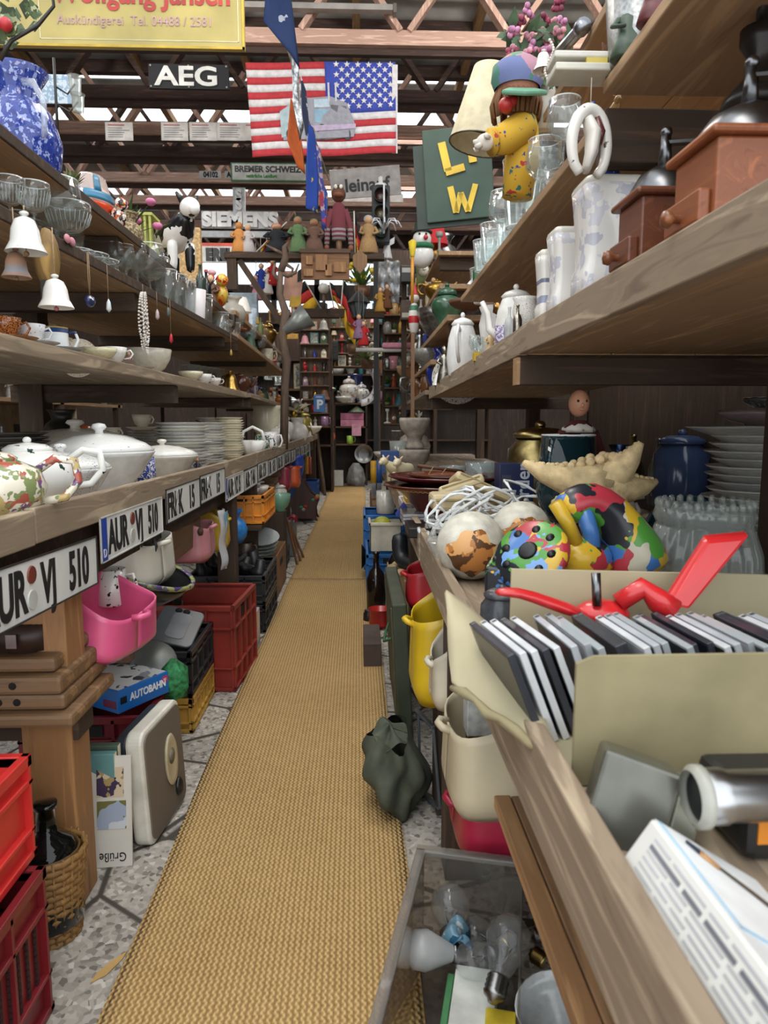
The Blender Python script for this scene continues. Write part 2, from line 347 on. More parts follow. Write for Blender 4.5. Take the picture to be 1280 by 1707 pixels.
# left low board that carries the stacked table leaves / bins
# right unit
XR=.20
RC=Shelf(XR,637,770,1029,1487,1.05,1)
yr0,yr1=.30,7.9
RCT=.035
def rcz(y): return RC.z(y)-RCT
yq=P(700,934,X=XR).y
lip(RU,XR,XR+.024,yr0,yq-.004,RC.z(yr0),RC.z(yq),.11,GREY); lip(RU,XR-.004,XR+.022,yq,yr1,RC.z(yq)+.002,RC.z(yr1),.10,GREY)
for k in range(4): lip(RU,XR+.024+.26*k,XR+.024+.26*(k+1)-.003,yr0,yr1,rcz(yr0),rcz(yr1),.025,GREY,'counter_board')
pr_=P(740,1460,Z=0); MB().box(pr_.x,pr_.y-.02,0,pr_.x+.09,pr_.y+.07,rcz(pr_.y)-.03).go('front_post',DARKZ,RU,bevel=.003)
for y in (3.15,5.82): MB().box(XR+.03,y-.045,0,XR+.12,y+.045,rcz(y)-.03).go('front_post',DARKZ,RU,bevel=.003)
# right mid shelf: near board and far board
RM1=Shelf(.45,867,544,1280,295,.75,1); RM2=Shelf(.45,715,645,862,549,.75,1)
ym=P(866,545,X=.45).y; ymf=P(715,645,X=.45).y
for S,a,b in ((RM1,.62,ym),(RM2,ym+.004,ymf)):
    lip(RU,.45,.475,a,b,S.z(a),S.z(b),.075,GREY,'shelf_front')
    for k in range(3): lip(RU,.475+.24*k,.475+.24*(k+1)-.003,a,b,S.z(a)-.045,S.z(b)-.045,.028,GREYX if 0 else TAN,'shelf_board')
def rmz(y): return (RM1 if y<ym else RM2).z(y)-.02
zb_=P(868,640,X=.45).z; beam(RU,.455,1.36,ym+.03,zb_,rmz(ym)-.06,DARK,.05); MB().box(.446,ym+.005,zb_,.4555,ym+.055,rmz(ym)-.06).go('beam_end',EndG,RU)
beam(RU,.46,1.36,ymf-.06,RM2.z(ymf)-.14,RM2.z(ymf)-.075,DARK,.06)
# right glass shelf: far part and near part
RG=Shelf(.47,770,492,948,258,.6,1); RGN=Shelf(.47,1013,147,1123,0,.72,1)
yga=P(1000,190,X=.47).y; ygf=P(768,497,X=.47).y
for k in range(2): lip(RU,.47+.3*k,.47+.3*(k+1)-.003,yga,ygf,RG.z(yga),RG.z(ygf),.024,TAN,'shelf_board')
for k in range(3): lip(RU,.47+.25*k,.47+.25*(k+1)-.003,.5,yga-.01,RGN.z(.5)+.024,RGN.z(yga)+.024,.024,TAN,'shelf_board')
beam(RU,.48,1.22,yga+.02,RG.z(yga)-.09,RG.z(yga)+.01,DARK,.05)
RT=Shelf(.52,905,190,1010,0,.6,1)
for k in range(2): lip(RU,.52+.3*k,.52+.3*(k+1)-.003,RT.at(1010,0).y,RT.at(905,0).y,RT.z(RT.at(1010,0).y),RT.z(RT.at(905,0).y),.024,TAN,'shelf_board')
for y in (.45,ym+.08,ymf-.1): MB().box(1.34,y-.05,0,1.42,y+.05,2.3).go('post',DARKZ,RU,bevel=.003)
MB().box(1.0,1.62,.72,1.1,1.72,1.30).go('post',DARKZ,RU)
MB().box(1.43,.3,.0,1.455,ymf,2.2).go('back_panel',DARKZ,RU)
# ---------------------------------------------------------------- kinds of ware, built once at unit height, then copied and scaled
KB={}; PROTO={}; OCC=[]; FOOT={}
def clash(x,y,z,r,h):
    for (a,b,c_,s,k) in OCC:
        if abs(c_-z)<max(.04,min(h,k)*.8) and (a-x)**2+(b-y)**2<(r+s)**2*.86: return True
    return False
def kind(f): KB[f.__name__]=f; return f
def put(kd,loc,h,label,cat,rz=0,group=None,name=None,wx=1,tilt=(0,0),**mats):
    key=(kd,tuple(sorted((k,(v.name if hasattr(v,'name') else str(v))) for k,v in mats.items())))
    if key not in PROTO:
        r=bpy.data.objects.new(name or kd,None); COL.objects.link(r); r.empty_display_size=.02; KB[kd](r,**mats)
        kids=[c for c in bpy.data.objects if c.parent is r]
        if len(kids)==1 and not [c for c in bpy.data.objects if c.parent is kids[0]]: bpy.data.objects.remove(r); r=kids[0]; r.parent=None; r.name=name or kd
        PROTO[key]=r; n=r
        vs=[v.co for o in [r]+[c for c in bpy.data.objects if c.parent is r] if o.type=='MESH' for v in o.data.vertices]; FOOT[key]=max((v.x*v.x+v.y*v.y)**.5 for v in vs)
        for o in [r]+[c for c in bpy.data.objects if c.parent is r]: KID[o.name]=[c for c in bpy.data.objects if c.parent is o]
    else:
        n=copytree(PROTO[key]); n.name=name or kd
        for k in ('group',):
            if k in n: del n[k]
    n.location=loc; n.rotation_euler=(tilt[0],tilt[1],rz); n.scale=(h*wx,h*wx,h)
    if not (tilt[0] or tilt[1]): OCC.append((loc[0],loc[1],loc[2],FOOT[key]*h*wx,h))
    return tag(n,label,cat,group)
def foot(kd,**mats):
    return FOOT.get(next((k for k in FOOT if k[0]==kd),None),.35)
def L(r,name,prof,mat,seg=20,**k): return MB().lathe(prof,seg,**k).go(name,mat,r)
GL=GLASS('f8fbfb',diff=.025); GLT=GLASS('fafcfc',diff=.05)
RIMG=GLASS('f0f4f4',diff=.55,name='glint_rim_glass')  # whitened glass: the bright edge glint is put into the colour
def ring(r,rad_,z,th=.012): MB().tube([(rad_*math.cos(i*PI/12),rad_*math.sin(i*PI/12),z) for i in range(24)],th,6,closed=True).go('rim',RIMG,r)
@kind
def wine_glass(r,m=None,bw=.21,bz=.45):
    m=m or GL
    L(r,'bowl',[(0,bz),(bw*.55,bz+.05),(bw*.95,bz+.2),(bw,bz+.3),(bw*.86,1),(bw*.82,1),(bw*.93,bz+.3),(bw*.5,bz+.08),(0,bz+.03)],m,16)
    L(r,'stem',[(.03,.03),(.02,.1),(.02,bz-.05),(.045,bz+.01)],m,8); L(r,'foot',[(0,0),(.19,0),(.19,.012),(.05,.03),(.03,.05),(0,.05)],m,16); ring(r,bw*.84,1,.009)
@kind
def coupe(r,m=None):
    m=m or GL
    L(r,'bowl',[(0,.5),(.2,.54),(.4,.68),(.43,.85),(.42,1),(.4,1),(.41,.85),(.37,.7),(.18,.57),(0,.54)],m,22)
    L(r,'stem',[(.05,.03),(.03,.12),(.03,.45),(.07,.51)],m,8); L(r,'foot',[(0,0),(.3,0),(.3,.015),(.06,.04),(0,.05)],m,18); ring(r,.41,1,.011); x=MB()
    for i in range(28): a=2*PI*i/28; x.tube([(.36*math.cos(a),.36*math.sin(a),.66),(.425*math.cos(a),.425*math.sin(a),.84)],.006,4)
    x.go('cut_rib',RIMG,r)
@kind
def tumbler(r,m=None,bw=.34,fl=1.12):
    m=m or GL
    L(r,'glass_body',[(0,0),(bw*.86,0),(bw*.9,.05),(bw*fl,1),(bw*fl*.95,1),(bw*.8,.09),(0,.08)],m,18,smooth=True)
    if m in (GL,GLASS('f4f8f8',diff=.06)): ring(r,bw*fl*.98,1,.011); ring(r,bw*.84,.03,.016)
@kind
def glass_bowl(r,m=None):
    m=m or GL
    L(r,'bowl',[(0,0),(.5,0),(.55,.08),(.95,.55),(1.0,1),(.96,1),(.9,.56),(.5,.14),(0,.12)],m,24,wob=lambda a,k:1+.02*math.cos(a*12)); ring(r,.98,1,.02); x=MB()
    for i in range(20): a=2*PI*i/20; x.tube([(.6*math.cos(a),.6*math.sin(a),.14),(.95*math.cos(a),.95*math.sin(a),.6)],.02,4)
    x.go('cut_rib',RIMG,r)
@kind
def plate(r,m=None):
    L(r,'plate_body',[(0,0),(.55,0),(.6,.12),(.95,.85),(1,1),(.98,1),(.6,.35),(.5,.28),(0,.26)],m or CE('e8e6e0'),28)
@kind
def bowl(r,m=None,e=.9):
    L(r,'bowl_body',[(0,0),(.36,0),(.38,.1),(.7,.3),(.92,.65),(1.0,1),(.96,1),(.86,.62),(.6,.28),(0,.16)],m or CE('e6e4de'),24)
@kind
def cup(r,m=None):
    m=m or CE('ebe9e3')
    L(r,'cup_body',[(0,0),(.32,0),(.34,.06),(.5,.25),(.62,.6),(.7,1),(.66,1),(.56,.55),(.3,.14),(0,.1)],m,20)
    MB().tube([(.60,0,.75),(.85,0,.85),(.98,0,.62),(.85,0,.35),(.52,0,.28)],.055,7).go('handle',m,r)
@kind
def mug(r,m=None):
    m=m or CE('e3dfd6')
    L(r,'cup_body',[(0,0),(.36,0),(.4,.05),(.4,1),(.36,1),(.35,.1),(0,.09)],m,20)
    MB().tube([(.37,0,.82),(.6,0,.85),(.68,0,.55),(.58,0,.25),(.37,0,.2)],.05,7).go('handle',m,r)
@kind
def teapot(r,m=None,g=None):
    m=m or CE('e9e7e1'); L(r,'body',[(0,0),(.34,0),(.36,.04),(.6,.3),(.66,.5),(.58,.72),(.36,.82),(.3,.84),(0,.84)],m,26)
    ld=L(r,'lid',[(.33,.83),(.34,.86),(.25,.92),(.06,.95),(0,.95)],m,20); MB().ball((0,0,.985),.06,.06,.05).go('knob',m,ld)
    MB().tube([(.58,0,.35),(.8,0,.45),(.9,0,.68),(1.03,0,.82)],[.13,.1,.06,.05],10).go('spout',m,r)
    MB().tube([(-.55,0,.7),(-.75,0,.84),(-.98,0,.8),(-1.02,0,.55),(-.85,0,.34),(-.6,0,.3)],.055,8).go('handle',m,r)
@kind
def coffee_pot(r,m=None,g=None):
    m=m or CE('ecebe6'); L(r,'body',[(0,0),(.26,0),(.28,.03),(.32,.3),(.28,.6),(.22,.76),(.2,.8),(0,.8)],m,24)
    ld=L(r,'lid',[(.21,.79),(.23,.82),(.17,.88),(.05,.92),(0,.93)],m,18); MB().ball((0,0,.96),.045).go('knob',m,ld)
    MB().tube([(.28,0,.25),(.42,0,.35),(.45,0,.6),(.55,0,.78)],[.08,.06,.045,.04],9).go('spout',m,r)
    MB().tube([(-.22,0,.7),(-.38,0,.76),(-.48,0,.6),(-.42,0,.35),(-.3,0,.22)],.035,8).go('handle',m,r)
@kind
def tureen(r,m=None,g=None):
    m=m or CE('e7e6e1'); L(r,'body',[(0,0),(.5,0),(.52,.05),(.75,.28),(.92,.52),(.98,.58),(.95,.6),(.85,.5),(0,.5)],m,30)
    ld=L(r,'lid',[(.95,.595),(.97,.62),(.8,.72),(.45,.82),(.15,.86),(0,.86)],g or m,30)
    L(ld,'knob',[(0,.85),(.08,.86),(.07,.9),(.14,.95),(.11,1.0),(0,1.02)],m,12)
    for s in (-1,1): MB().tube([(s*.84,-.2,.45),(s*1.1,-.17,.5),(s*1.18,0,.52),(s*1.1,.17,.5),(s*.84,.2,.45)],.05,7).go('handle',m,r)
@kind
def jar(r,m=None,l=None):
    m=m or CE('e6e4de'); L(r,'body',[(0,0),(.3,0),(.34,.04),(.36,.3),(.34,.7),(.26,.8),(.26,.84),(0,.84)],m,22)
    ld=L(r,'lid',[(.29,.83),(.3,.87),(.2,.93),(0,.95)],l or m,20); MB().ball((0,0,.97),.06,.06,.05).go('knob',l or m,ld)
@kind
def lidded_urn(r,m=None):
    m=m or CE('e3e1dc'); L(r,'body',[(0,0),(.2,0),(.22,.05),(.2,.1),(.34,.35),(.38,.5),(.32,.64),(.2,.7),(.2,.73),(0,.73)],m,24)
    ld=L(r,'lid',[(.22,.72),(.24,.75),(.2,.84),(.08,.9),(.05,.92),(0,.92)],m,20); MB().ball((0,0,.955),.055,.055,.05).go('knob',m,ld)
@kind
def vase(r,m=None,p=0):
    pf=[[(0,0),(.22,0),(.24,.03),(.34,.3),(.36,.5),(.2,.75),(.14,.85),(.22,1),(.19,1),(.11,.85),(.1,.7),(0,.6)],
        [(0,0),(.16,0),(.2,.04),(.16,.1),(.26,.4),(.3,.7),(.26,.9),(.3,1),(.27,1),(.23,.9),(.2,.5),(0,.4)],
        [(0,0),(.24,0),(.3,.12),(.3,.5),(.12,.68),(.1,.95),(.13,1),(.1,1),(.07,.9),(0,.7)],
        [(0,0),(.3,0),(.42,.2),(.46,.42),(.36,.66),(.22,.76),(.26,.9),(.34,1),(.31,1),(.2,.86),(.17,.76),(.3,.6),(0,.4)]][p]
    L(r,'vase_body',pf,m or CE('d9d5cc'),24)
@kind
def bottle(r,m=None,c=None):
    m=m or GLASS('2f4a30',diff=.2); L(r,'body',[(0,0),(.13,0),(.14,.02),(.14,.55),(.1,.68),(.045,.75),(.04,.95),(.05,.96),(.05,1),(0,1)],m,16)
    if c: L(r,'cap',[(.055,.93),(.055,1.01),(0,1.01)],c,12)
@kind
def candlestick(r,m=None):
    m=m or ME('b08a4a'); L(r,'base',[(0,0),(.28,0),(.26,.05),(.1,.1),(.06,.14)],m,18); L(r,'stem',[(.06,.13),(.05,.25),(.09,.32),(.05,.4),(.05,.7),(.08,.76),(.05,.8)],m,14)
    L(r,'cup',[(.05,.79),(.14,.84),(.13,1),(.1,1),(.1,.86),(0,.85)],m,14)
@kind
def bell(r,m=None,cl=None):
    L(r,'body',[(.5,0),(.47,.06),(.37,.25),(.33,.55),(.24,.78),(.1,.86),(0,.87),(0,.83),(.09,.82),(.21,.74),(.3,.53),(.34,.25),(.45,.05),(.5,0)],m or CE('e5e2da'),26)
    L(r,'knob',[(.05,.85),(.06,.89),(.11,.92),(.11,.97),(.05,1),(0,1)],m or CE('e5e2da'),12)
    x=MB().tube([(0,0,.75),(0,0,.02)],.012,6); x.ball((0,0,-.03),.07); x.go('clapper',cl or C('8a6a44'),r)
@kind
def figurine(r,dress=None,skin=None,hair=None):
    dress=dress or CE('a33b3b'); skin=skin or CE('d9b191'); hair=hair or C('4a3020')
    L(r,'dress',[(0,0),(.2,0),(.22,.03),(.17,.3),(.12,.5),(.14,.66),(.1,.74),(.05,.78),(0,.78)],dress,16,sy=.8)
    MB().ball((0,0,.87),.09,.09,.11).go('head',skin,r); MB().ball((0,.025,.9),.1,.095,.1).go('hair',hair,r)
    for s in (-1,1): MB().tube([(s*.12,0,.68),(s*.2,-.02,.55),(s*.1,-.14,.48)],[.05,.04,.03],7).go('arm',dress,r)
@kind
def lamp(r,sh=None,b=None):
    L(r,'base',[(0,0),(.18,0),(.2,.03),(.08,.08),(.1,.25),(.12,.32),(.06,.5),(.025,.55),(.02,.66),(0,.66)],b or ME('8d6c3c'),18)
    L(r,'lamp_shade',[(.32,.55),(.2,1),(.19,1),(.31,.55)],sh or FA('d8ccb0'),24)
@kind
def plant(r,pot=None,leaf=None,fl=None,seed=1):
    q=random.Random(seed); L(r,'pot',[(0,0),(.16,0),(.21,.26),(.19,.26),(.15,.05),(0,.05)],pot or C('a5583a'),16)
    mb=MB(); fb=MB()
    for i in range(46):
        a=q.random()*6.28; el=q.uniform(.3,1.4); l=q.uniform(.25,.7); d=Vector((math.cos(a)*math.cos(el),math.sin(a)*math.cos(el),math.sin(el)))
        b=Vector((0,0,.25)); t=b+d*l; sd=d.cross(Vector((0,0,1))).normalized()*.05; m=b+d*l*.6
        mb.add([b,m+sd,t,m-sd+Vector((0,0,.02))],[(0,1,2,3)],True)
        if fl and i%3==0: fb.ball(t,.085,.085,.06,7,5)
    mb.go('foliage',leaf or C('4c6b34',.5),r)
    if fl: fb.go('blossom',fl,r)
@kind
def clock(r,m=None,fc=None):
    m=m or WOOD('6b4427','4d2f1b','Z'); MB().prism([(-.3,0),(.3,0),(.3,.6),(.18,.85),(0,1),(-.18,.85),(-.3,.6)],-.1,.1,Matrix.Rotation(PI/2,4,'X')).go('case',m,r,bevel=.02)
    f=MB().lathe([(0,0),(.2,0),(.21,.02),(0,.02)],24,Matrix.Translation((0,-.1,.5))@Matrix.Rotation(PI/2,4,'X')).go('face',fc or C('e7e0cc'),r)
    MB().box(-.01,-.135,.5,.01,-.125,.65).box(-.01,-.135,.49,.1,-.125,.51).go('hand',C('1c1c1c'),f)
@kind
def picture_frame(r,m=None,im=None,dp=.04,ap=.75):
    w=ap/2; x=MB(); x.box(-w,-dp,0,w,0,.09).box(-w,-dp,.91,w,0,1).box(-w,-dp,.09,-w+.09,0,.91).box(w-.09,-dp,.09,w,0,.91)
    x.go('frame',m or C('8a6a3a'),r,bevel=.01); MB().box(-w+.08,-dp*.6,.08,w-.08,-.001,.92).go('picture',im or C('b9b29c'),r)
@kind
def carton(r,m=None,ap=1,dp=.6,lab=None):
    MB().box(-ap/2,-dp/2,0,ap/2,dp/2,1).go('box_body',m or C('a9855a',.8),r,bevel=.015)
    if lab: MB().box(-ap*.3,-dp/2-.008,.3,ap*.3,-dp/2,.75).go('printed_label',lab,r)
@kind
def wood_box(r,m=None,ap=1.2,dp=.8,kn=None):
    m=m or WOOD('8a5a34','6a4226','X'); MB().box(-ap/2,-dp/2,0,ap/2,dp/2,.92).go('case',m,r,bevel=.02); MB().box(-ap/2-.04,-dp/2-.04,.92,ap/2+.04,dp/2+.04,1).go('lid',m,r,bevel=.02)
    MB().ball((0,-dp/2-.03,.6),.05).go('knob',kn or ME('a88a4c'),r)
@kind
def drawer_chest(r,m=None):
    m=m or WOOD('75472a','57331d','X'); MB().box(-.4,-.25,0,.4,.25,1).go('case',m,r,bevel=.015)
    for k in range(3):
        d=MB().box(-.35,-.27,.05+.31*k,.35,-.25,.33+.31*k).go('drawer',m,r,bevel=.01); MB().ball((0,-.29,.19+.31*k),.03).go('knob',ME('a88a4c'),d)
@kind
def bird(r,m=None,b=None):
    m=m or CE('c8a06a'); x=MB(); x.ball((0,0,.45),.22,.38,.3,14,9); x.ball((0,-.28,.78),.16,.17,.17); x.tube([(0,.3,.45),(0,.65,.35)],[.14,.05],8); x.go('body',m,r)
    MB().tube([(0,-.42,.77),(0,-.55,.73)],[.05,.008],7).go('beak',b or C('d98a2a'),r); L(r,'base',[(0,0),(.2,0),(.15,.08),(.05,.2),(0,.2)],m,12)
@kind
def quadruped(r,m=None,e=None):
    m=m or CE('e8e4da'); x=MB(); x.tube([(0,.5,.55),(0,.35,.6),(0,0,.56),(0,-.3,.62),(0,-.45,.72),(0,-.58,.85)],[.12,.24,.26,.24,.17,.12],12)
    for a,b in ((-.14,-.3),(.14,-.3),(-.14,.35),(.14,.35)): x.tube([(a,b,.5),(a,b+.02,.25),(a,b,0)],[.11,.075,.08],9)
    x.ball((0,-.68,.88),.15,.2,.15); x.tube([(0,-.8,.84),(0,-.92,.8)],[.1,.085],10); x.tube([(0,.5,.6),(0,.62,.45),(0,.6,.25)],[.04,.03,.02],6); x.go('body',m,r,sub=1)
    for s in (-1,1): MB().tube([(s*.08,-.6,.98),(s*.17,-.58,1.1)],[.06,.02],7).go('ear',e or m,r)
@kind
def angel(r,m=None):
    m=m or CE('dedad0'); L(r,'robe',[(0,0),(.2,0),(.21,.03),(.14,.35),(.11,.55),(.12,.68),(.05,.75),(0,.75)],m,16); MB().ball((0,0,.85),.09,.09,.11).go('head',m,r)
    for s in (-1,1): MB().prism([(0,.45),(s*.28,.6),(s*.3,.85),(s*.1,.72)],-.02,.02,Matrix.Translation((0,.1,0))@Matrix.Rotation(PI/2,4,'X')).go('wing',m,r,bevel=.01)
@kind
def shallow_lamp(r,m=None):
    L(r,'lamp_shade',[(0,.8),(.15,.8),(.2,.7),(1,0),(.98,0),(.18,.66),(0,.75)],m or CE('dfe3dc'),28); L(r,'finial',[(.06,.78),(.05,.95),(0,1)],ME('a88a4c'),10)
@kind
def basket(r,m=None,fill=None):
    m=m or WOOD('9a7440','7b5a30','Z'); x=MB()
    for k in range(14):
        z=.02+.07*k; rr=.34+.13*z
        x.tube([(rr*(1+.03*math.cos(i*PI+k*PI))*math.cos(i*PI/12),rr*(1+.03*math.cos(i*PI+k*PI))*math.sin(i*PI/12),z) for i in range(24)],.036,6,closed=True)
    x.go('wicker_wall',m,r); L(r,'inner_floor',[(0,.02),(.28,.02),(.40,.95),(.38,.95),(.26,.05),(0,.05)],C('5d4526'),16)
    y=MB()
    for i in range(24):
        a=i*PI/12; y.tube([(.36*math.cos(a),.36*math.sin(a),0),(.48*math.cos(a),.48*math.sin(a),.98)],.018,5)
    y.go('stake',m,r)
def crate_mesh(r,m,w,d,h,ribs=4,open_=True,nrow=3,lattice=False,label=None):
    """stacking crate w(x) d(y) h: walls, rim, ribs, hand hole"""
    t=.004
    x=MB(); x.box(-w/2,-d/2,0,w/2,d/2,t*2)
    for s in (-1,1):
        x.box(s*w/2-t*(s>0)*1,-d/2,0,s*w/2+t*(s<0),d/2,h*.98); x.box(-w/2,s*d/2-t*(s>0),0,w/2,s*d/2+t*(s<0),h*.98)
    y=MB()
    for z,hh in ((h-.022,.022),(h*.72,.010),(.002,.014),(h*.26,.008)):
        for s in (-1,1):
            y.box(-w/2-.012,s*(d/2+.004)-.008,z,w/2+.012,s*(d/2+.004)+.008,z+hh); y.box(s*(w/2+.004)-.008,-d/2-.012,z,s*(w/2+.004)+.008,d/2+.012,z+hh)
    y.go('rim',m,r,bevel=.002)
    q=MB()
    for i in range(ribs+1):
        a=-w/2+w*i/ribs; b=-d/2+d*i/ribs
        for s in (-1,1): q.box(a-.004,s*d/2-.002*(s<0)-.010*(s<0),0.01,a+.004,s*d/2+.012*(s>0),h-.01); q.box(s*w/2-.012*(s<0),b-.004,.01,s*w/2+.012*(s>0),b+.004,h-.01)
    x.add(q.v,q.f); x.cur=1; g=x
    if lattice:
        for i in range(18):
            for j in range(10):
                yy=-d/2+.03+(d-.06)*i/17; zz=h*.3+h*.38*j/9; g.box(w/2+.001,yy-.004,zz-.005,w/2+.0045,yy+.004,zz+.005)
                xx=-w/2+.03+(w-.06)*i/17; g.box(xx-.004,-d/2-.0045,zz-.005,xx+.004,-d/2-.001,zz+.005)
    else:
        for s in (-1,1): g.box(-w*.16,s*(d/2+.0045)-.001,h*.78,w*.16,s*(d/2+.0045)+.001,h*.9); g.box(s*(w/2+.0045)-.001,-d*.16,h*.78,s*(w/2+.0045)+.001,d*.16,h*.9)
    x.go('body',[m,C('2a0f10' if lattice else '161211',.8)],r)
def crate(loc,w,d,h,m,label,rz=0,group=None,**k):
    t=T('plastic_crate',label,'crate',loc,rz,group); crate_mesh(t,m,w,d,h,**k); return t
# ------- rows of ware on a shelf: each one is placed by where it stands along the board
def row(S,items,zf=None,dz=.001):
    for it in items:
        kd,u,back,hp,label,cat=it[:6]; k=it[6] if len(it)>6 else {}
        p=S.at(u,back) if not zf else zf(u,back)
        k=dict(k); dzz=k.pop('dz',0); absh=k.pop('H',None)
        h=absh or hp/pxm(p)
        put(kd,(p.x,p.y,p.z+dz+dzz),h,label,cat,**k)
def bank(fn,X,side):
    """function (u,back) -> point on a surface whose height is fn(y), columns found on the plane X"""
    def g(u,back):
        x=X+side*back; v=720
        for _ in range(6):
            p=P(u,v,X=x); p.z=fn(p.y)+.003; v=pr(p)[1]
        return p
    return g
LCB=bank(lcz,-.60,-1); RCB=bank(rcz,.20,1); RMB=bank(rmz,.45,1)
RGB=bank(lambda y: RG.z(y) if y>yga else RGN.z(y)+.024,.47,1)
# ---------------------------------------------------------------- number plates on the counter
BK=C('17181a',.5); WH=C('d4d4d0',.4,0,.1,5)
def numplate(y,zc,words,label,eu=False,L=.52,seal=True,tiltz=0,xo=0,rust=False,h=.11):
    t=T('number_plate',label,'number plate',(-.601+xo,y,zc-h/2),(tiltz,0,0),'number plates along the counter')
    MB().box(0,0,0,.002,L,h).go('sheet',WH,t,bevel=.001)
    b=MB()
    for (a0,b0,a1,b1) in ((0,0,L,.003),(0,h-.003,L,h),(0,0,.003,h),(L-.003,0,L,h)): b.box(.001,a0,b0,.0045,a1,b1)
    b.go('raised_border',C('2b2b2b' if not eu else 'b9b9b4'),t)
    y0=.012
    if eu:
        MB().box(.0015,.003,.003,.0035,.042,h-.003).go('blue_band',C('1d3f9c'),t); text('D',.02,C('d8d8d8'),t,(.004,.012,.012),FX,1,name='country_letter')
        y0=.05
    for (s,yy,w) in words:
        o=text(s,.076,BK,t,(.0024,yy,.017),FX,w,.0035,ext=.0012)
    if seal:
        MB().lathe([(0,0),(.017,0),(.016,.003),(0,.003)],20,Matrix.Translation((.002,seal,h*.72))@Matrix.Rotation(PI/2,4,'Y'),False).go('seal',C('6b2f25' if rust else 'a9a9a4'),t)
        MB().lathe([(0,0),(.019,0),(.018,.002),(0,.002)],20,Matrix.Translation((.002,seal,h*.3))@Matrix.Rotation(PI/2,4,'Y'),False).go('seal',C('b9bcb6'),t)
    return t
def yx(u,v=850): return P(u,v,X=-.6).y
def zat(u,v): return P(u,v,X=-.6).z
def npl(u0,u1,vm,**k):
    a,b=yx(u0,vm),yx(u1,vm); return a,b
a,b=npl(0,163,960); numplate(b-.525,zat(163,917)-.002,[('AUR',.02,.70),('VJ',.235,.68),('510',.362,.64)],'nearest white plate reading AUR VJ 510 with a rusty round seal, no blue band',L=.52,seal=.195,rust=True,tiltz=-rad(2))
a,b=npl(166,272,910); numplate(a+.004,zat(168,906)+.006,[('AUR',.052,.66),('VJ',.262,.66),('510',.375,.58)],'white plate reading AUR VJ 510 with a blue band, second along the counter',eu=True,L=min(.52,b-a),seal=.235,rust=True,tiltz=-rad(.5),h=.108)
a,b=npl(276,333,845); numplate(a+.004,zat(276,848)+.004,[('FRI-K',.014,.76),('15',.295,.8)],'white plate reading FRI-K 15, just past the blue-banded AUR plate',L=b-a-.004,seal=.13)
a2,b2=npl(333,375,820); numplate(a2+.004,zat(334,819)+.004,[('FRI-K',.014,.72),('15',.30,.75)],'white plate reading FRI-K 15, just before the plate reading AUR VZ 15',L=b2-a2-.004,seal=.15)
names=[('AUR','VZ 15'),('AUR','T 416'),('AUR','X 25'),('FRI','G 15'),('AUR','Z 61'),('AUR','FB 15'),('FRI','L 12'),('AUR','KC 8'),('FRI','S 44'),('AUR','N 45'),('AUR','W 90')]
y=b2+.01
for i,(p,q) in enumerate(names):
    if y+.5>ye: break
    numplate(y,zl(y+.2)-.125-.004*math.sin(i*2.3),[(p,.055,.62),(q,.245,.58)],'white plate reading %s %s, %s'%(p,q,('first past the FRI-K pair' if i==0 else 'next after the plate reading %s %s'%names[i-1])),eu=(i==0),L=.5,seal=.21); y+=.515
# ---------------------------------------------------------------- counter: crockery
w1=CE('e4e3de'); blue=PATT('e4e4e0',('3a4d8f',),16,.6); floral=PATT('ddd6c4',('b5a06a','6f4f78','a8584a','7d8a5a'),3.2,.58); cream=CE('e2dccb'); bl2=PATT('e2e2de',('2e4aa0','27408c'),26,.52)
def lc(u,back): return LCB(u,back)
p=lc(-14,.10); put('teapot',p,.155,'round teapot painted with yellow and purple fruit at the near end','teapot',rz=rad(205),m=floral)
p=lc(52,.19); put('teapot',p,.165,'white teapot with green-black arrow ornament and arched handle above the nearest plate','teapot',rz=rad(190),m=PATT('e4e4df',('1f3b34',),5,.66))
p=lc(105,.17); put('tureen',p,.15,'small white lidded tureen with blue rim pattern beside the arrow-patterned teapot','tureen',rz=rad(75),m=PATT('e3e3df',('7d88b8',),30,.62),wx=.85)
p=lc(170,.20); put('tureen',p,.205,'large white lidded tureen with small blue sprigs and tulip knob','tureen',rz=rad(60),m=CE('e1e2df'),g=PATT('e3e4e1',('5b6aa8',),13,.68),wx=.82)
p=lc(130,.47); put('tureen',p,.225,'widest cream tureen with grey flower lid behind the tulip-knob tureen','tureen',rz=rad(10),m=CE('d6d1c6'),g=PATT('d8d3c8',('7e7f86',),11,.67),wx=1.1)
p=lc(228,.16); put('jar',p,.135,'squat white jar with a deep blue printed band and white lid','jar',m=bl2,l=CE('e3e2de'),wx=1.35)
p=lc(272,.17); put('tureen',p,.15,'shallow white tureen with fluted lid and gilt knob beside the blue-banded jar','tureen',rz=rad(70),m=CE('ddd9ce'),g=CE('e4e3dd'),wx=.95)
p=lc(12,.36); put('jar',p,.13,'brown lidded stoneware jar behind the fruit-painted teapot','jar',m=C('7d5a3e',.4))
pm=[CE('e6e5e0'),CE('dcdad2'),CE('e3dfd2'),CE('d4d3ce'),PATT('e4e3df',('5a6aa5',),30,.6)]
def stack(u,back,n,r,label,group,th=.014,kd='plate',z0=0,mats=None):
    p=lc(u,back)
    for k in range(n):
        m=(mats or pm)[(k*3+int(u))%len(mats or pm)]; rr=r*(1-.05*((k*7)%4)/3)
        t=put(kd,(p.x+.006*math.sin(k*5),p.y+.006*math.cos(k*3),p.z+.001+z0+k*th),.024,label,'plate',group=group,wx=rr/.024,m=m,name='dinner_plate')
stack(306,.17,15,.125,'dinner plate in the tall stack beyond the fluted tureen lid','plates stacked beyond the fluted tureen')
stack(262,.43,12,.14,'dinner plate in the rear stack under the cream teacup with red flowers','plates stacked under the teacups')
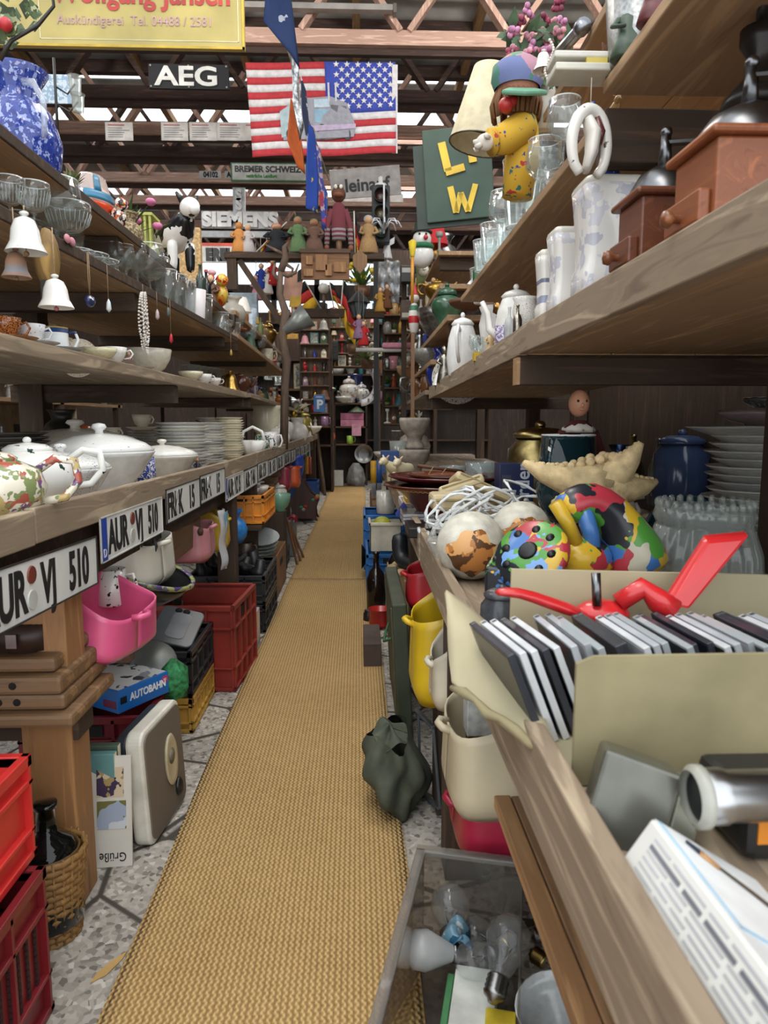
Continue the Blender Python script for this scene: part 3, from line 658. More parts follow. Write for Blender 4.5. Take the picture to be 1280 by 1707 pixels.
stack(340,.20,15,.12,'plate in the third stack along the counter, beside the plaid-clad figurine','plates in the third stack')
stack(362,.24,17,.11,'plate in the fourth stack along the counter, before the gilt-edged one','plates in the fourth stack')
stack(384,.15,17,.085,'small gilt-edged plate in the narrow stack beside the ruffled basket','gilt plates in the narrow stack',mats=[CE('ddd3b4'),CE('e6e2d6')])
stack(322,.48,10,.12,'plate in the shadowed rear stack behind the third stack','plates in the shadowed rear stack')
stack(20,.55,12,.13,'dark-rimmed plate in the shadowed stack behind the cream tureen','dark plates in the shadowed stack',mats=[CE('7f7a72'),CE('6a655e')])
stack(405,.2,6,.09,'white saucer under the ruffled porcelain basket','saucers under the ruffled basket')
stack(440,.42,8,.09,'pale blue plate in the stack behind the cream jug','pale blue plates behind the jug',mats=[CE('c4ccd2'),CE('d5d9da')])
for i in range(26): pass
p=lc(196,.42); z=p.z+.125
for (u,back,dz,m,l) in ((186,.47,.125,CE('e3dcc6'),'cream teacup without visible handle beside the red-flowered cup'),(240,.44,.185,PATT('e6dfca',('b0453f',),24,.68),'cream teacup with red flowers on top of the rear plate stack'),(150,.52,.12,CE('d9cfb6'),'cream teacup half behind the wide tureen knob')):
    p=lc(u,back); put('cup',(p.x,p.y,p.z+dz+.012),.062,l,'teacup',rz=rad(-20),m=m,wx=1.1)
    put('plate',(p.x,p.y,p.z+dz),.016,'cream saucer under the '+l.replace(' on top of the rear plate stack','').replace(' half behind the wide tureen knob',' by the tureen knob')+'','saucer',m=cream,wx=.078/.016,name='saucer')
stack(160,.47,7,.12,'plate in the stack carrying the cream teacups without flowers','plates under the plain teacups',th=.016)
p=lc(108,.6); put('vase',(p.x,p.y,p.z+.1),.17,'black curled iron-work jug standing behind the cream tureen','jug',m=C('23211f',.4),p=3)
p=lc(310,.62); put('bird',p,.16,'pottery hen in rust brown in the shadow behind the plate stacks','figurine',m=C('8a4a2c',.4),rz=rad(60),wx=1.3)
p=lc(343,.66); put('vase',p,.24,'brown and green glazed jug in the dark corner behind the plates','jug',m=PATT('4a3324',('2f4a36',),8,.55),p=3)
p=lc(372,.62); put('plate',(p.x,p.y,p.z+.01),.02,'upright mottled platter leaning behind the narrow gilt stack','platter',m=C('8d8a82'),wx=.13/.02,tilt=(rad(75),0))
p=lc(330,.06); put('figurine',(p.x,p.y,p.z),.075,'tiny figurine in dark plaid clothes at the foot of the third plate stack','figurine',dress=C('3a3242'),skin=C('c98a6a'))
p=lc(422,.1); 
t=T('porcelain_basket','white ruffled porcelain basket with gilt beads past the gilt plates','basket',p)
L(t,'bowl',[(0,0),(.05,0),(.07,.04),(.09,.10),(.085,.10),(.06,.04),(0,.02)],w1,28,wob=lambda a,k:1+.10*math.sin(a*8)*(k>1))
MB().tube([(-.08,0,.09),(-.06,0,.16),(0,0,.19),(.06,0,.16),(.08,0,.09)],.01,8).go('handle',w1,t)
p=lc(432,.22); put('bird',p,.13,'green budgerigar figurine behind the ruffled porcelain basket','figurine',m=CE('9db06a'))
row(None,[('mug',438,.07,30,'small dark-printed mug on the counter rim past the porcelain basket','mug',dict(m=PATT('d8d6d0',('3b2b22','2f5a4a'),12,.5))),
 ('mug',449,.07,32,'white mug with red speckles beside the dark-printed mug','mug',dict(m=PATT('e6e6e3',('a8352e','3a5aa0'),22,.62))),
 ('vase',446,.25,66,'tall cream jug with a looped handle, behind the speckled mug','jug',dict(m=CE('e0d9bf'),p=1,wx=1.3)),
 ('lidded_urn',470,.12,58,'round white sugar pot on a raised dark stand','sugar pot',dict(m=CE('dcd9d2'))),
 ('teapot',462,.10,34,'small white teapot below the round sugar pot','teapot',dict(m=CE('e6e3dd'),rz=2)),
 ('vase',496,.08,40,'white bird-necked jug near the far corner of the counter','jug',dict(m=CE('e4e2dc'),p=3)),
 ('candlestick',490,.15,50,'brass candlestick beside the bird-necked jug','candlestick',dict(m=ME('b79a4a'))),
 ('jar',505,.14,44,'olive and gold tin at the far corner of the counter','tin',dict(m=C('8d8236',.35,.4))),
 ('bowl',497,.22,20,'stack-topping white bowl behind the brass candlestick','bowl',dict(m=CE('d8d4c8'),wx=2)),
 ('figurine',512,.08,38,'white porcelain shepherdess past the olive tin','figurine',dict(dress=CE('e4e0da')))],zf=lc)
for i,u in enumerate((470,480,462,488)):
    p=lc(u,.30+.0*i); 
    for k in range(5): put('plate',(p.x,p.y,p.z+.001+k*.02),.03,'oval serving platter in the far stack below the driftwood','platter',group='platters below the driftwood',m=pm[k%4],wx=.15/.03,name='serving_platter')
# ---------------------------------------------------------------- cup shelf
ls=LCUP
def on(S,u,back): return S.at(u,back)
row(LCUP,[('cup',8,.10,40,'orange brown glazed cup nearest on the teacup shelf','teacup',dict(m=PATT('b5713c',('5b2f18',),20,.5),rz=.3)),
 ('cup',52,.07,34,'white teacup with a blue windmill on the teacup shelf','teacup',dict(m=PATT('e0e2e4',('34467e',),13,.66),rz=.2)),
 ('mug',93,.10,42,'white straight mug with a navy and gold rim','mug',dict(m=BANDS([(0,'e2e3e2'),(.78,'25426e'),(.95,'b79a4a')]),wx=1.25,rz=.3)),
 ('cup',190,.06,26,'plain white low teacup at the edge of the teacup shelf','teacup',dict(m=CE('dcdbd6'),wx=1.2,rz=.25)),
 ('bowl',165,.07,20,'pale yellow square-rimmed bowl between the navy mug and the white teacup','bowl',dict(m=CE('d9d3ae'),wx=1.5)),
 ('bowl',247,.16,44,'ivory lidless butter dish with gilt edge on the teacup shelf','dish',dict(m=CE('dcd5c2'),wx=.9)),
 ('bowl',318,.07,16,'yellowish shallow bowl past the ivory butter dish','bowl',dict(m=CE('d6d0b4'),wx=1.3)),
 ('cup',340,.06,16,'white low cup past the yellowish shallow bowl','teacup',dict(m=CE('dcdad4'),wx=1.2)),
 ('cup',358,.05,13,'white and red cup on its saucer before the brown oval pot','teacup',dict(m=PATT('dedcd6',('7a2a2a',),14,.6),wx=1.2)),
 ('teapot',400,.10,34,'dark brown glazed oval lidded pot near the end of the teacup shelf','pot',dict(m=CE('4a2b1f'),wx=.85)),
 ('vase',175,.4,46,'dark green glass bottle vase in the shadow of the teacup shelf','vase',dict(m=CE('36564a'),p=2)),
 ('figurine',216,.12,32,'pink and brown figurine behind the ivory butter dish','figurine',dict(dress=C('a87b74'))),
 ('bell',384,.1,34,'small brass hand bell before the brown oval pot','bell',dict(m=ME('b08f4e'))),
 ('tumbler',330,.35,42,'clear tall tumbler standing at the back of the teacup shelf','tumbler',dict(group='tumblers at the back of the teacup shelf')),
 ('tumbler',340,.35,42,'clear tall tumbler standing at the back of the teacup shelf','tumbler',dict(group='tumblers at the back of the teacup shelf')),
 ('tumbler',350,.35,42,'clear tall tumbler standing at the back of the teacup shelf','tumbler',dict(group='tumblers at the back of the teacup shelf')),
 ('tumbler',360,.35,42,'clear tall tumbler standing at the back of the teacup shelf','tumbler',dict(group='tumblers at the back of the teacup shelf')),
 ('tumbler',320,.35,42,'clear tall tumbler standing at the back of the teacup shelf','tumbler',dict(group='tumblers at the back of the teacup shelf'))])
for (u,m,l,w) in ((48,CE('dfe0df'),'white saucer under the windmill teacup',.075),(93,CE('ccd6dd'),'pale blue saucer under the navy-rimmed mug',.08),(188,CE('dedcd7'),'white saucer under the plain low teacup',.075),(12,C('b88456'),'tan saucer under the orange brown cup',.07),(225,CE('e1ded6'),'white saucer before the ivory butter dish',.07)):
    p=LCUP.at(u,.09); put('plate',(p.x,p.y,p.z+.0005),.012,l,'saucer',m=m,wx=w/.012,name='saucer')
p=LCUP.at(130,.13); put('plate',(p.x,p.y+.02,p.z+.006),.016,'upright ivory plate with orange flowers behind the navy-rimmed mug','plate',m=PATT('ddd5c0',('b5643a',),16,.6),wx=.062/.016,tilt=(rad(80),0))
# ---------------------------------------------------------------- glass shelf
def gl_row(S,lst,lab,cat,group,**k):
    for (kd,u,back,hp,wx) in lst:
        p=S.at(u,back); put(kd,(p.x,p.y,p.z+.001),hp/pxm(p),lab,cat,group=group,wx=wx,**k)
gl_row(LGL,[('coupe',20,.08,88,.68),('coupe',60,.06,92,.68),('coupe',40,.24,84,.68)],'cut coupe glass on a stem at the near end of the glass shelf','coupe glass','coupe glasses at the near end')
p=LGL.at(98,.10); put('wine_glass',p,128/pxm(p),'tallest balloon wine glass on the glass shelf','wine glass',bw=.34,bz=.38)
p=LGL.at(118,.08); put('coupe',p,94/pxm(p),'ribbed champagne coupe before the stacked glass bowls','coupe glass',wx=.9)
p=LGL.at(112,.2); put('tumbler',p,130/pxm(p),'tall clear straight vase behind the ribbed coupe','glass vase',bw=.24)
gl_row(LGL,[('tumbler',72,.24,70,1.1),('tumbler',52,.2,66,1.1),('tumbler',92,.28,66,1.1)],'clear tumbler standing behind the coupe glasses','tumbler','tumblers behind the coupes')
gl_row(LGL,[('glass_bowl',128,.11,32,.95),('glass_bowl',150,.11,36,.9),('glass_bowl',172,.10,34,.8),('glass_bowl',186,.2,34,.8),('glass_bowl',158,.24,40,.8)],'cut glass dessert bowl beside the pink ribbon bow','glass bowl','dessert bowls by the pink bow')
gl_row(LGL,[('wine_glass',194,.09,70,1),('wine_glass',203,.16,70,1),('wine_glass',212,.08,73,1),('wine_glass',222,.15,75,1),('wine_glass',231,.07,81,1),('wine_glass',238,.16,75,1),('wine_glass',214,.26,73,1),('wine_glass',228,.27,73,1),('wine_glass',206,.3,70,1),('wine_glass',240,.3,70,1)],'clear wine glass in the middle of the glass shelf','wine glass','wine glasses on the glass shelf')
gl_row(LGL,[('wine_glass',252,.06,88,1),('wine_glass',264,.1,81,1),('wine_glass',258,.22,96,1),('wine_glass',272,.16,78,1)],'round brandy balloon glass below the cow figurine','wine glass','brandy balloons below the cow',bw=.3,bz=.35)
gl_row(LGL,[('tumbler',278+8*i,.06+.1*(i%2),60,.85) for i in range(6)],'straight etched tumbler on the glass shelf before the pink glass','tumbler','etched tumblers before the pink glass')
p=LGL.at(325,.06); put('tumbler',p,52/pxm(p),'frosted glass with a pink base on the glass shelf','tumbler',m=BANDS([(0,'d8708c'),(.12,'d9d4d6')],rough=.4))
gl_row(LGL,[('tumbler',338,.08,47,1),('wine_glass',346,.08,57,1),('wine_glass',352,.16,57,1),('tumbler',360,.1,39,1),('tumbler',368,.06,36,1.1),('tumbler',374,.14,36,1.1),('wine_glass',381,.08,47,1.1),('tumbler',388,.1,34,1.1),('wine_glass',335,.2,65,1),('wine_glass',362,.22,52,1)],'small clear glass past the pink-based one on the glass shelf','glass','small glasses past the pink-based one')
p=LGL.at(333,.18); put('vase',p,40/pxm(p),'olive glass vase behind the pink-based glass','vase',m=GLASS('a9a05a',diff=.35),p=0)
# hanging bells and beads
def hang(u,v,hp,kd,label,cat,top,X=-.75,off=-.0,**k):
    b=P(u,v,X=X+.012+off); h=hp/pxm(b)
    t=put(kd,b,h,label,cat,**k); zt=top(b.y)
    MB().tube([(0,0,.98),(0,0,(zt-b.z)/h)],.02,6).go('cord',C('a58a6a',.8),t)
    return t
zg=lambda y: LGL.z(y)+.004
hang(44,421,66,'bell','white porcelain bell with a yellow flower, hung highest by the coupes','bell',zg,off=.05,m=PATT('dcdcd8',('c9b04a',),7,.72),wx=1.0)
hang(28,463,48,'bell','earthen bell with a grey-blue wave band, lowest at the near end','bell',zg,off=.02,m=BANDS([(0,'a07a62'),(.2,'8d8f95'),(.5,'a8836a'),(1,'94705a')],interp='EASE',rough=.6),wx=.98)
hang(94,513,54,'bell','white porcelain bell with cut-out hearts and a pink ribbon tail','bell',zg,off=.03,m=PATT('e3e1db',('8d8a80',),9,.74),cl=FA('b9727c'),wx=1.05)
hang(140,466,26,'bell','small plain white bell behind the navy bird pendant','bell',zg,off=-.2,m=CE('cfcac0'))
p=P(150,502,X=-.73); t=T('pendant','navy and white bird pendant hung on two brown cords','pendant',p); MB().ball((0,0,0),.013,.022,.016).go('body',PATT('2b3358',('d5d5d5',),60,.6),t)
for s in (-1,1): MB().tube([(0,0,.012),(0,s*.006,.06),(0,s*.004,zg(p.y)-p.z)],.0015,5).go('cord',C('8a6f52'),t)
p=P(238,488,X=-.735); t=T('pearl_necklace','white pearl necklaces bunched and hung from the glass shelf','necklace',p)
for s in range(5):
    mb=MB(); w_=.006+.0055*s; n=40; hh=.205-.012*s; h0=.0
    for i in range(n):
        a=i/n; x=w_*(.3+1.0*math.sin(a*PI))*(1 if s%2 else -1)*math.cos(a*PI*2*.5)
        aa=2*PI*i/n; mb.ball((.008*math.sin(s*2+i*.1),w_*math.sin(aa)*(1.1-.5*math.cos(aa)),-hh/2+hh/2*math.cos(aa)),.0042,None,None,6,4)
    mb.go('strand',CE('d6d0c8'),t)
MB().tube([(0,0,0),(0,0,zg(p.y)-p.z)],.0015,5).go('cord',C('8a6f52'),t)
for (u,v,l,c) in ((181,504,'glass drop pendant on a thread past the navy bird','cfd6d8'),(262,520,'silver and pink beaded pendant beside the pearl necklaces','b9a8a8'),(280,516,'dark feather pendant past the beaded pendant','55605e'),(285,560,'red glass drop on a long thread over the butter dish','b5283a'),(385,585,'gold bell-shaped pendant near the end of the glass shelf','b08f4e')):
    p=P(u,v,X=-.735); t=T('pendant',l,'pendant',p); mb=MB(); mb.lathe([(0,-.03),(.008,-.02),(.006,0),(0,.012)],8); mb.go('drop',C(c,.3),t); MB().tube([(0,0,0),(0,0,zg(p.y)-p.z)],.001,5).go('cord',C('8a6f52'),t)
p=P(78,430,X=-.74); t=T('wooden_bird','golden brown carved bird hung between the two highest bells','figurine',p); MB().ball((0,0,0),.03,.028,.07).go('body',WOOD('a58347','6e5530','Z'),t); MB().box(-.008,-.025,-.10,.008,.02,-.055).go('tail',C('2c2620'),t); MB().tube([(0,0,.06),(0,0,zg(p.y)-p.z)],.0015,5).go('cord',C('8a6f52'),t)
p=LGL.at(97,.02); t=T('ribbon_bow','pink ribbon bow on the edge of the glass shelf','ribbon',(p.x+.03,p.y,p.z+.006)); 
for s in (-1,1): MB().ball((0,s*.016,.008),.006,.016,.011).go('loop',FA('c98a92'),t)
# ---------------------------------------------------------------- top shelf, over the glasses
p=LTOP.at(42,.16); h=190/pxm(p); t=put('vase',(p.x,p.y,p.z),h,'big blue speckled glass jug with clear handle at the near end','jug',m=PATT('33448f',('232f78','8f9ccb','2a3a86'),14,.55,.08),p=3,wx=.72)
MB().tube([(.17,-.25,.84),(.3,-.3,.82),(.42,-.34,.66),(.4,-.3,.45),(.32,-.2,.36)],.035,8).go('handle',GLASS('e8eef6',diff=.25),t)
p=LTOP.at(8,.2); put('vase',p,.2,'clear tumbler-shaped vase beside the blue speckled jug','vase',m=GLASS('e8eef0',diff=.15),p=1)
# orange and clear packaged visor
p=LTOP.at(158,.13); t=T('face_shield','orange and clear face shield in blue-labelled packaging','face shield',(p.x,p.y,p.z+.085),(0,0,rad(-12)))
def vis(a0,a1,z0,z1,r0,r1): return lambda u,v:(math.cos(a0+(a1-a0)*u)*(r0+(r1-r0)*v)*.75+.0,math.sin(a0+(a1-a0)*u)*(r0+(r1-r0)*v)*1.1,z0+(z1-z0)*v)
MB().surf(vis(-2.4,2.4,-.075,.012,.03,.085),24,6).go('orange_visor',C('d8481f',.2),t,solid=.003); MB().surf(vis(-2.4,2.4,.014,.11,.086,.05),24,8).go('clear_shell',GLASS('f2e6e0',diff=.3),t,solid=.002)
MB().surf(vis(-1.3,.4,.02,.05,.088,.078),12,3).go('blue_label',C('2f7090',.4),t,solid=.002); MB().surf(vis(-.75,-.4,.05,.105,.079,.055),6,3).go('blue_label',C('2f7090',.4),t,solid=.002)
MB().tube([(.0,.07,.1),(.04,.09,.06),(.05,.1,-.02)],.006,7).go('strap',C('1b1b1b'),t)
row(LTOP,[('plant',118,.05,60,'small green leafy sprig before the face shield','plant',dict(pot=C('2b2b2b'),leaf=C('60703f'),seed=5)),
 ('plant',208,.12,105,'pink magnolia in a small pot behind the face shield','plant',dict(pot=C('4a5a2c'),leaf=C('3f5a2c'),fl=C('c76f9a',.5),seed=3)),
 ('bird',195,.06,62,'orange and black striped fish bird figurine below the magnolia','figurine',dict(m=PATT('d9d5cc',('c9582a','2a2724'),9,.53),rz=.8)),
 ('vase',213,.09,60,'beige stone grotto ornament before the green cage','ornament',dict(m=PATT('9a8a66',('5a4a34',),16,.5,.7),p=3)),
 ('jar',180,.2,44,'white jar with black cat print by the face shield','jar',dict(m=PATT('dcdad5',('26262a',),10,.6)))])
p=LTOP.at(243,.15); t=T('bird_cage','lime green slatted bird cage past the magnolia','cage',p); hh=92/pxm(p); gm=C('a3a84e',.4)
MB().box(-.05,-.06,0,.05,.06,.012).go('floor_tray',gm,t); MB().box(-.055,-.065,hh-.012,.055,.065,hh).go('top_panel',gm,t)
for i in range(5):
    for s in (-1,1): MB().box(-.05+.022*i,s*.055-.004,.01,-.04+.022*i,s*.055+.004,hh-.01).go('bar',gm,t)
# cow figurine and grey shade
p=LTOP.at(292,.03); t=put('quadruped',p,105/pxm(p),'black and white cow figurine sitting at the shelf edge','figurine',m=PATT('e2e0dc',('1c1c1e',),2.6,.52,.2),rz=rad(35),e=C('1c1c1e',.3))
p=LTOP.at(300,.2); t=T('lampshade','grey plastic lamp shade tipped over behind the cow figurine','lamp shade',(p.x,p.y,p.z+.05),(0,rad(35),0)); L(t,'shade',[(.12,0),(.07,.15),(.065,.15),(.115,0)],PL('5c5f63'),24); L(t,'top_disc',[(0,.148),(.067,.148),(0,.152)],PL('4c4f53'),20)
row(LTOP,[('carton',318,.12,116,'tall upright cork-coloured board box behind the cow','box',dict(m=C('b59668',.85,0,.25,30),ap=.35,dp=.12)),
 ('plant',325,.2,90,'pale green spiky plant over the cork-coloured box','plant',dict(pot=C('d2d2cc'),leaf=C('9fae72'),fl=C('d0a0a8'),seed=9)),
 ('plant',338,.1,66,'brown dried grass tuft in front of the EREI sign','plant',dict(pot=C('5a4030'),leaf=C('6a5236'),seed=12)),
 ('bottle',335,.06,58,'dark green glass bottle past the cork-coloured box','bottle',dict(m=CE('2d3a34'))),('bottle',345,.06,56,'black wine bottle with a red wax top before the devil figurine','bottle',dict(m=CE('1a1a1d'),c=C('9c2a2a'))),
 ('figurine',353,.08,60,'bronze-brown old man figurine with red hat before the parrot','figurine',dict(dress=C('5d3f2b'),hair=C('a32c2c'))),
 ('bird',366,.05,64,'red and yellow parrot figurine on the top shelf','figurine',dict(m=PATT('b8402c',('d98a2a','c9b04a'),5,.52),rz=.5)),
 ('figurine',372,.12,70,'tall red-haired doll in a dark dress behind the parrot','doll',dict(dress=C('3b2b2b'),hair=C('b03a2a'))),
 ('vase',385,.07,44,'cloudy glass ball vase past the parrot','vase',dict(m=GLASS('d6d2c8',diff=.4),p=3,wx=1.3)),
 ('lamp',400,.06,52,'small mushroom lamp with a white dome and orange stem','lamp',dict(sh=CE('e6e2da'),b=C('b5642c'),wx=1.2)),
 ('carton',408,.2,84,'pale blue upright card box behind the mushroom lamp','box',dict(m=C('a9bcc6',.6),ap=.55,dp=.2)),
 ('tumbler',412,.08,46,'pale blue frosted tall beaker before the driftwood','beaker',dict(m=C('a4b3bf',.3)))])
# ---------------------------------------------------------------- under the number plates
def LX(u,v,X=-.6): return P(u,v,X=X)
RC1=C('c62f2c',.38,0,.12,5); RC2=C('701a20',.4,0,.12,5); RC3=C('8a2f26',.42,0,.14,5); BLKP=C('26272a',.4); YEL=C('b98f3e',.45); ORG=C('d98a24',.42)
p=P(77,1688,Z=0); h1=.29
crate((p.x-.2,p.y-.3,0),.4,.6,h1,RC2,'dark red lattice-sided crate on the pavers, under the bright red crate',lattice=True,ribs=5)
q=P(48,1432,Z=h1); crate((q.x-.2,q.y-.3,h1+.003),.4,.6,.20,RC1,'bright red crate stacked on the dark red lattice crate',ribs=3)
p=P(72,1582,Z=0); p.y+=.05; b=put('basket',p,.205,'wicker basket holding a dark glass demijohn, beside the dark red crate','basket',wx=.78)
t=put('bottle',(p.x,p.y,.03),.27,'dark glass demijohn inside the wicker basket','demijohn',m=GLASS('15191a',diff=.5),wx=1.75)
# stacked table leaves
yb0=P(125,1200,X=-.61).y; zb=.463; OAK=WOOD('8a6a48','634932','X',.6)
for k,(th,dx,dy,l) in enumerate(((.032,.012,0,'bottom oak table leaf on the crossbeam, widest of the stack'),(.037,-.01,.02,'second oak table leaf with two round peg holes'),(.042,-.012,.01,'third oak table leaf with three dark peg holes'),(.034,-.03,.03,'topmost oak table leaf, under the rolled belt'))):
    t=T('table_leaf',l,'table leaf',(-.61+dx,yb0-.04+dy,zb),0)
    MB().box(-.55,0,0,0,.26,th-.002).go('board',OAK,t,bevel=.009)
    if k in (1,2):
        m=MB()
        for i in range(2 if k==1 else 3): m.lathe([(0,0),(.008,0),(.008,.012),(0,.012)],12,Matrix.Translation((-.10-.038*i,.0,th/2))@Matrix.Rotation(PI/2,4,'X')@Matrix.Translation((0,0,-.011)))
        m.go('peg_hole',C('120d0a',.9),t)
    zb+=th
t=T('rolled_belt','rolled dark brown leather belt on top of the oak table leaves','belt',(-.735,yb0+.075,zb+.001)); pts=[]
for i in range(120): a=i*.26; r_=.030+.0016*a/1.6; pts.append((r_*math.cos(a),r_*math.sin(a),0))
mb=MB(); mb.surf(lambda u,v:(pts[min(119,int(u*119+.5))][0]*1.15,pts[min(119,int(u*119+.5))][1],.058*v),119,1); mb.go('strap',C('33231c',.45,0,.2,12),t,solid=.0022)
MB().box(-.01,-.075,.015,.012,-.071,.045).go('buckle',ME('8a8a88'),t)
# magazine, books behind it
p=P(188,1447,Z=0); w=.19
t=T('magazine','white upside-down brochure with two pictures, leaning by the pine leg','magazine',(p.x-.062,p.y,.0),(rad(-7),0,rad(4)))
MB().box(-.13,0,0,.108,.008,.275).go('cover',C('cfcbc2',.5,0,.05,4),t); MB().box(.025,-.0015,.175,.09,.0,.25).go('picture',PATT('3a2b48',('a08a5a','c9b79a'),24,.54,.5),t); MB().box(.025,-.0015,.095,.095,.0,.165).go('picture',PATT('6d6a3a',('9aa6ba','c5cace'),9,.52,.5),t)
text('Grüße',.022,BK,t,(.095,-.0005,.035),(PI/2,PI,0),.8)
for i,(c,l) in enumerate((('5f8a8a','teal book standing behind the white brochure'),('4a5a4a','dark green book behind the teal book by the pine leg'))):
    t=T('book',l,'book',(p.x-.075,p.y+.03+.03*i,0),(0,0,0)); MB().box(-.1,0,0,.08,.022,.283+.008*i).go('cover',C(c,.5),t,bevel=.002); MB().box(-.098,.002,.002,.0805,.020,.281+.008*i).go('page_block',C('cfc7b0',.8),t)
# bathroom scale
a=P(250,1418,Z=0); t=T('bathroom_scale','old white bathroom scale with brown ribbed mat standing on its edge','bathroom scale',(a.x+.004,a.y,0),(0,rad(-3),rad(-6)))
def rrect(w,h,r,n=6):
    o=[]
    for (cx,cy,a0) in ((w-r,r,-PI/2),(w-r,h-r,0),(r,h-r,PI/2),(r,r,PI)):
        for i in range(n+1): o.append((cx+r*math.cos(a0+PI/2*i/n),cy+r*math.sin(a0+PI/2*i/n)))
    return o
MY=Matrix(((0,0,1,0),(1,0,0,0),(0,1,0,0),(0,0,0,1)))   # xy -> (y,z), z -> x
MB().prism(rrect(.27,.31,.035),-.045,0,MY).go('white_rim',C('d8d5c8',.3),t,bevel=.008)
MB().prism([(x+.012,y+.012) for x,y in rrect(.246,.286,.03)],0,.004,MY).go('ribbed_mat',BANDS([(0,'5a5148'),(.5,'6b6156')],2,.7,90),t)
d=MB().lathe([(0,0),(.05,0),(.055,.006),(.05,.01),(.04,.008),(0,.008)],28,Matrix.Translation((.003,.16,.17))@Matrix.Rotation(PI/2,4,'Y')@Matrix.Diagonal((1.35,.75,1,1))).go('dial',C('b5a98d',.3),t)
MB().lathe([(0,0),(.022,0),(0,.003)],18,Matrix.Translation((.011,.16,.18))@Matrix.Rotation(PI/2,4,'Y')).go('dial_face',C('6f675a',.4),d); MB().ball((.006,.2,.07),.014,.02,.026).go('knob',C('1f1f20',.3),t)
MB().prism([(x+.01,y+.01) for x,y in rrect(.25,.29,.03)],-.075,-.045,MY).go('base_plate',C('22272e',.5),t,bevel=.006)
# crate, AUTOBAHN carton
crate((-.61-.17,2.09,0),.34,.30,.275,RC2,'dark red crate carrying the blue race-track carton',ribs=4)
Lb=.19; t=T('toy_carton','blue race-track carton lettered AUTOBAHN on the dark red crate','box',(-.675,1.925,.285),(0,0,rad(-31)))
MB().box(-.25,0,0,0,Lb,.066).go('carton_body',C('1f6ab8',.35,0,.05,3),t,bevel=.002); MB().box(-.245,.006,.0662,-.006,Lb-.006,.0675).go('carton_top',PATT('c9cccb',('8a8f95','3d4048'),14,.6,.4),t)
text('AUTOBAHN',.021,C('e8e8e8'),t,(.0008,.042,.026),FX,.8,.001); MB().box(.0003,Lb-.026,.036,.0012,Lb-.004,.056).go('printed_label',C('b53a6a',.4),t); MB().box(.0003,.008,.025,.0012,.03,.045).go('printed_label',C('14181d',.4),t); text('XXL',.007,C('e8d0d8'),t,(.0014,Lb-.024,.043),FX,.8)
MB().box(-.06,-.0012,.012,-.008,-.0003,.034).go('printed_label',C('7a2a4a',.4),t)
for i,(x,y,c,l) in enumerate(((-.80,2.02,'4a2f26','dark brown clay pot behind the race-track carton'),(-.74,2.16,'7a5a44','brown wooden block beside the dark clay pot'),(-.84,1.97,'c9c5b8','round white tin behind the race-track carton'))):
    put('carton' if i==1 else 'jar',(x,y,.36),.075 if i<2 else .04,l,'pot' if i==0 else 'box',m=C(c,.6),wx=1.4 if i!=1 else .9)
t=tag(MB().lathe([(0,0),(.03,.01),(.045,.05),(.035,.1),(.01,.13),(0,.13)],14,None,True,wob=lambda a,k:1+.25*math.sin(a*5+k*2)).go('garden_netting',C('2f7d4a',.7,0,.5,60,.8),None,loc=(-.575,2.14,.24)),'crumpled green garden netting hanging beside the blue carton','netting')
p=P(250,1108,X=-.72); t=T('pan_lid','dull grey metal disc propped above the blue carton','lid',(p.x,p.y,p.z),(rad(42),rad(12),0)); L(t,'disc',[(0,-.004),(.075,-.004),(.092,.004),(.09,.008),(0,.012)],C('7c7f7b',.38,.5),32)
p=LX(262,1020,-.62); t=T('basin','black basin with a purple and green marbled rim, under the white bin','basin',(-.70,p.y+.05,.545),(rad(0),rad(20),0)); L(t,'bowl',[(0,0),(.07,0),(.13,.06),(.15,.1),(.145,.1),(.12,.06),(0,.02)],C('1e1e20',.25),32); L(t,'marbled_rim',[(.145,.09),(.158,.098),(.155,.11),(.143,.105)],PATT('5a5a62',('4c3a6d','8a8f5a'),26,.5),32)
# cut canister bins
def scoop(loc,w,d,h,m,label,rz=0,low=.45,pw=2,tilt=(0,0),n=5.0,group=None,top=.92):
    t=T('canister_bin',label,'plastic bin',loc,(tilt[0],tilt[1],rz),group)
    def fn(u,v):
        a=2*PI*u; c,s=math.cos(a),math.sin(a); k=(abs(c)**n+abs(s)**n)**(-1/n); tp=h*(1-low*max(0,.5+.5*math.cos(a))**pw+.03*math.sin(a*3))
        e=min(1,.80+.28*min(1,v*4)); r=(e-(1-top)*v)
        return (c*k*w/2*r,s*k*d/2*r,tp*v)
    x=MB(); x.surf(fn,40,10); x.prism([(fn(i/40,0)[0],fn(i/40,0)[1]) for i in range(40)],0,.004); x.go('bin_wall',m,t,solid=.004)
    y=MB(); y.tube([(w*.46,-.025,h*(1-low)*.98),(w*.56,-.02,h*(1-low)*1.02),(w*.60,0,h*(1-low)*1.03),(w*.56,.02,h*(1-low)*1.02),(w*.46,.025,h*(1-low)*.98)],.008,7); y.go('pouring_lip',m,t)
    z=MB(); z.ball((w*.42,0,h*.12),.012); z.go('moulded_stud',m,t); return t
PNK=C('d65a86',.3,0,.08,5,0,.3); WHP=C('c9c4b6',.35,0,.1,5); 
p=LX(196,1085,-.6); scoop((-.66,p.y+.06,.525),.20,.26,.165,PNK,'pink cut-open canister bin hung below the blue-banded plate',rz=rad(-14),low=.35,tilt=(0,rad(8)))
p=LX(250,1035,-.62); scoop((-.70,p.y+.12,.60),.20,.26,.175,WHP,'white cut-open canister bin beyond the pink bin',rz=rad(-10),low=.25)
p=LX(345,925,-.62); scoop((-.69,p.y+.04,.535),.17,.22,.17,C('b97a80',.35),'mauve pink canister bin behind the plastic bag',rz=0,low=.2)
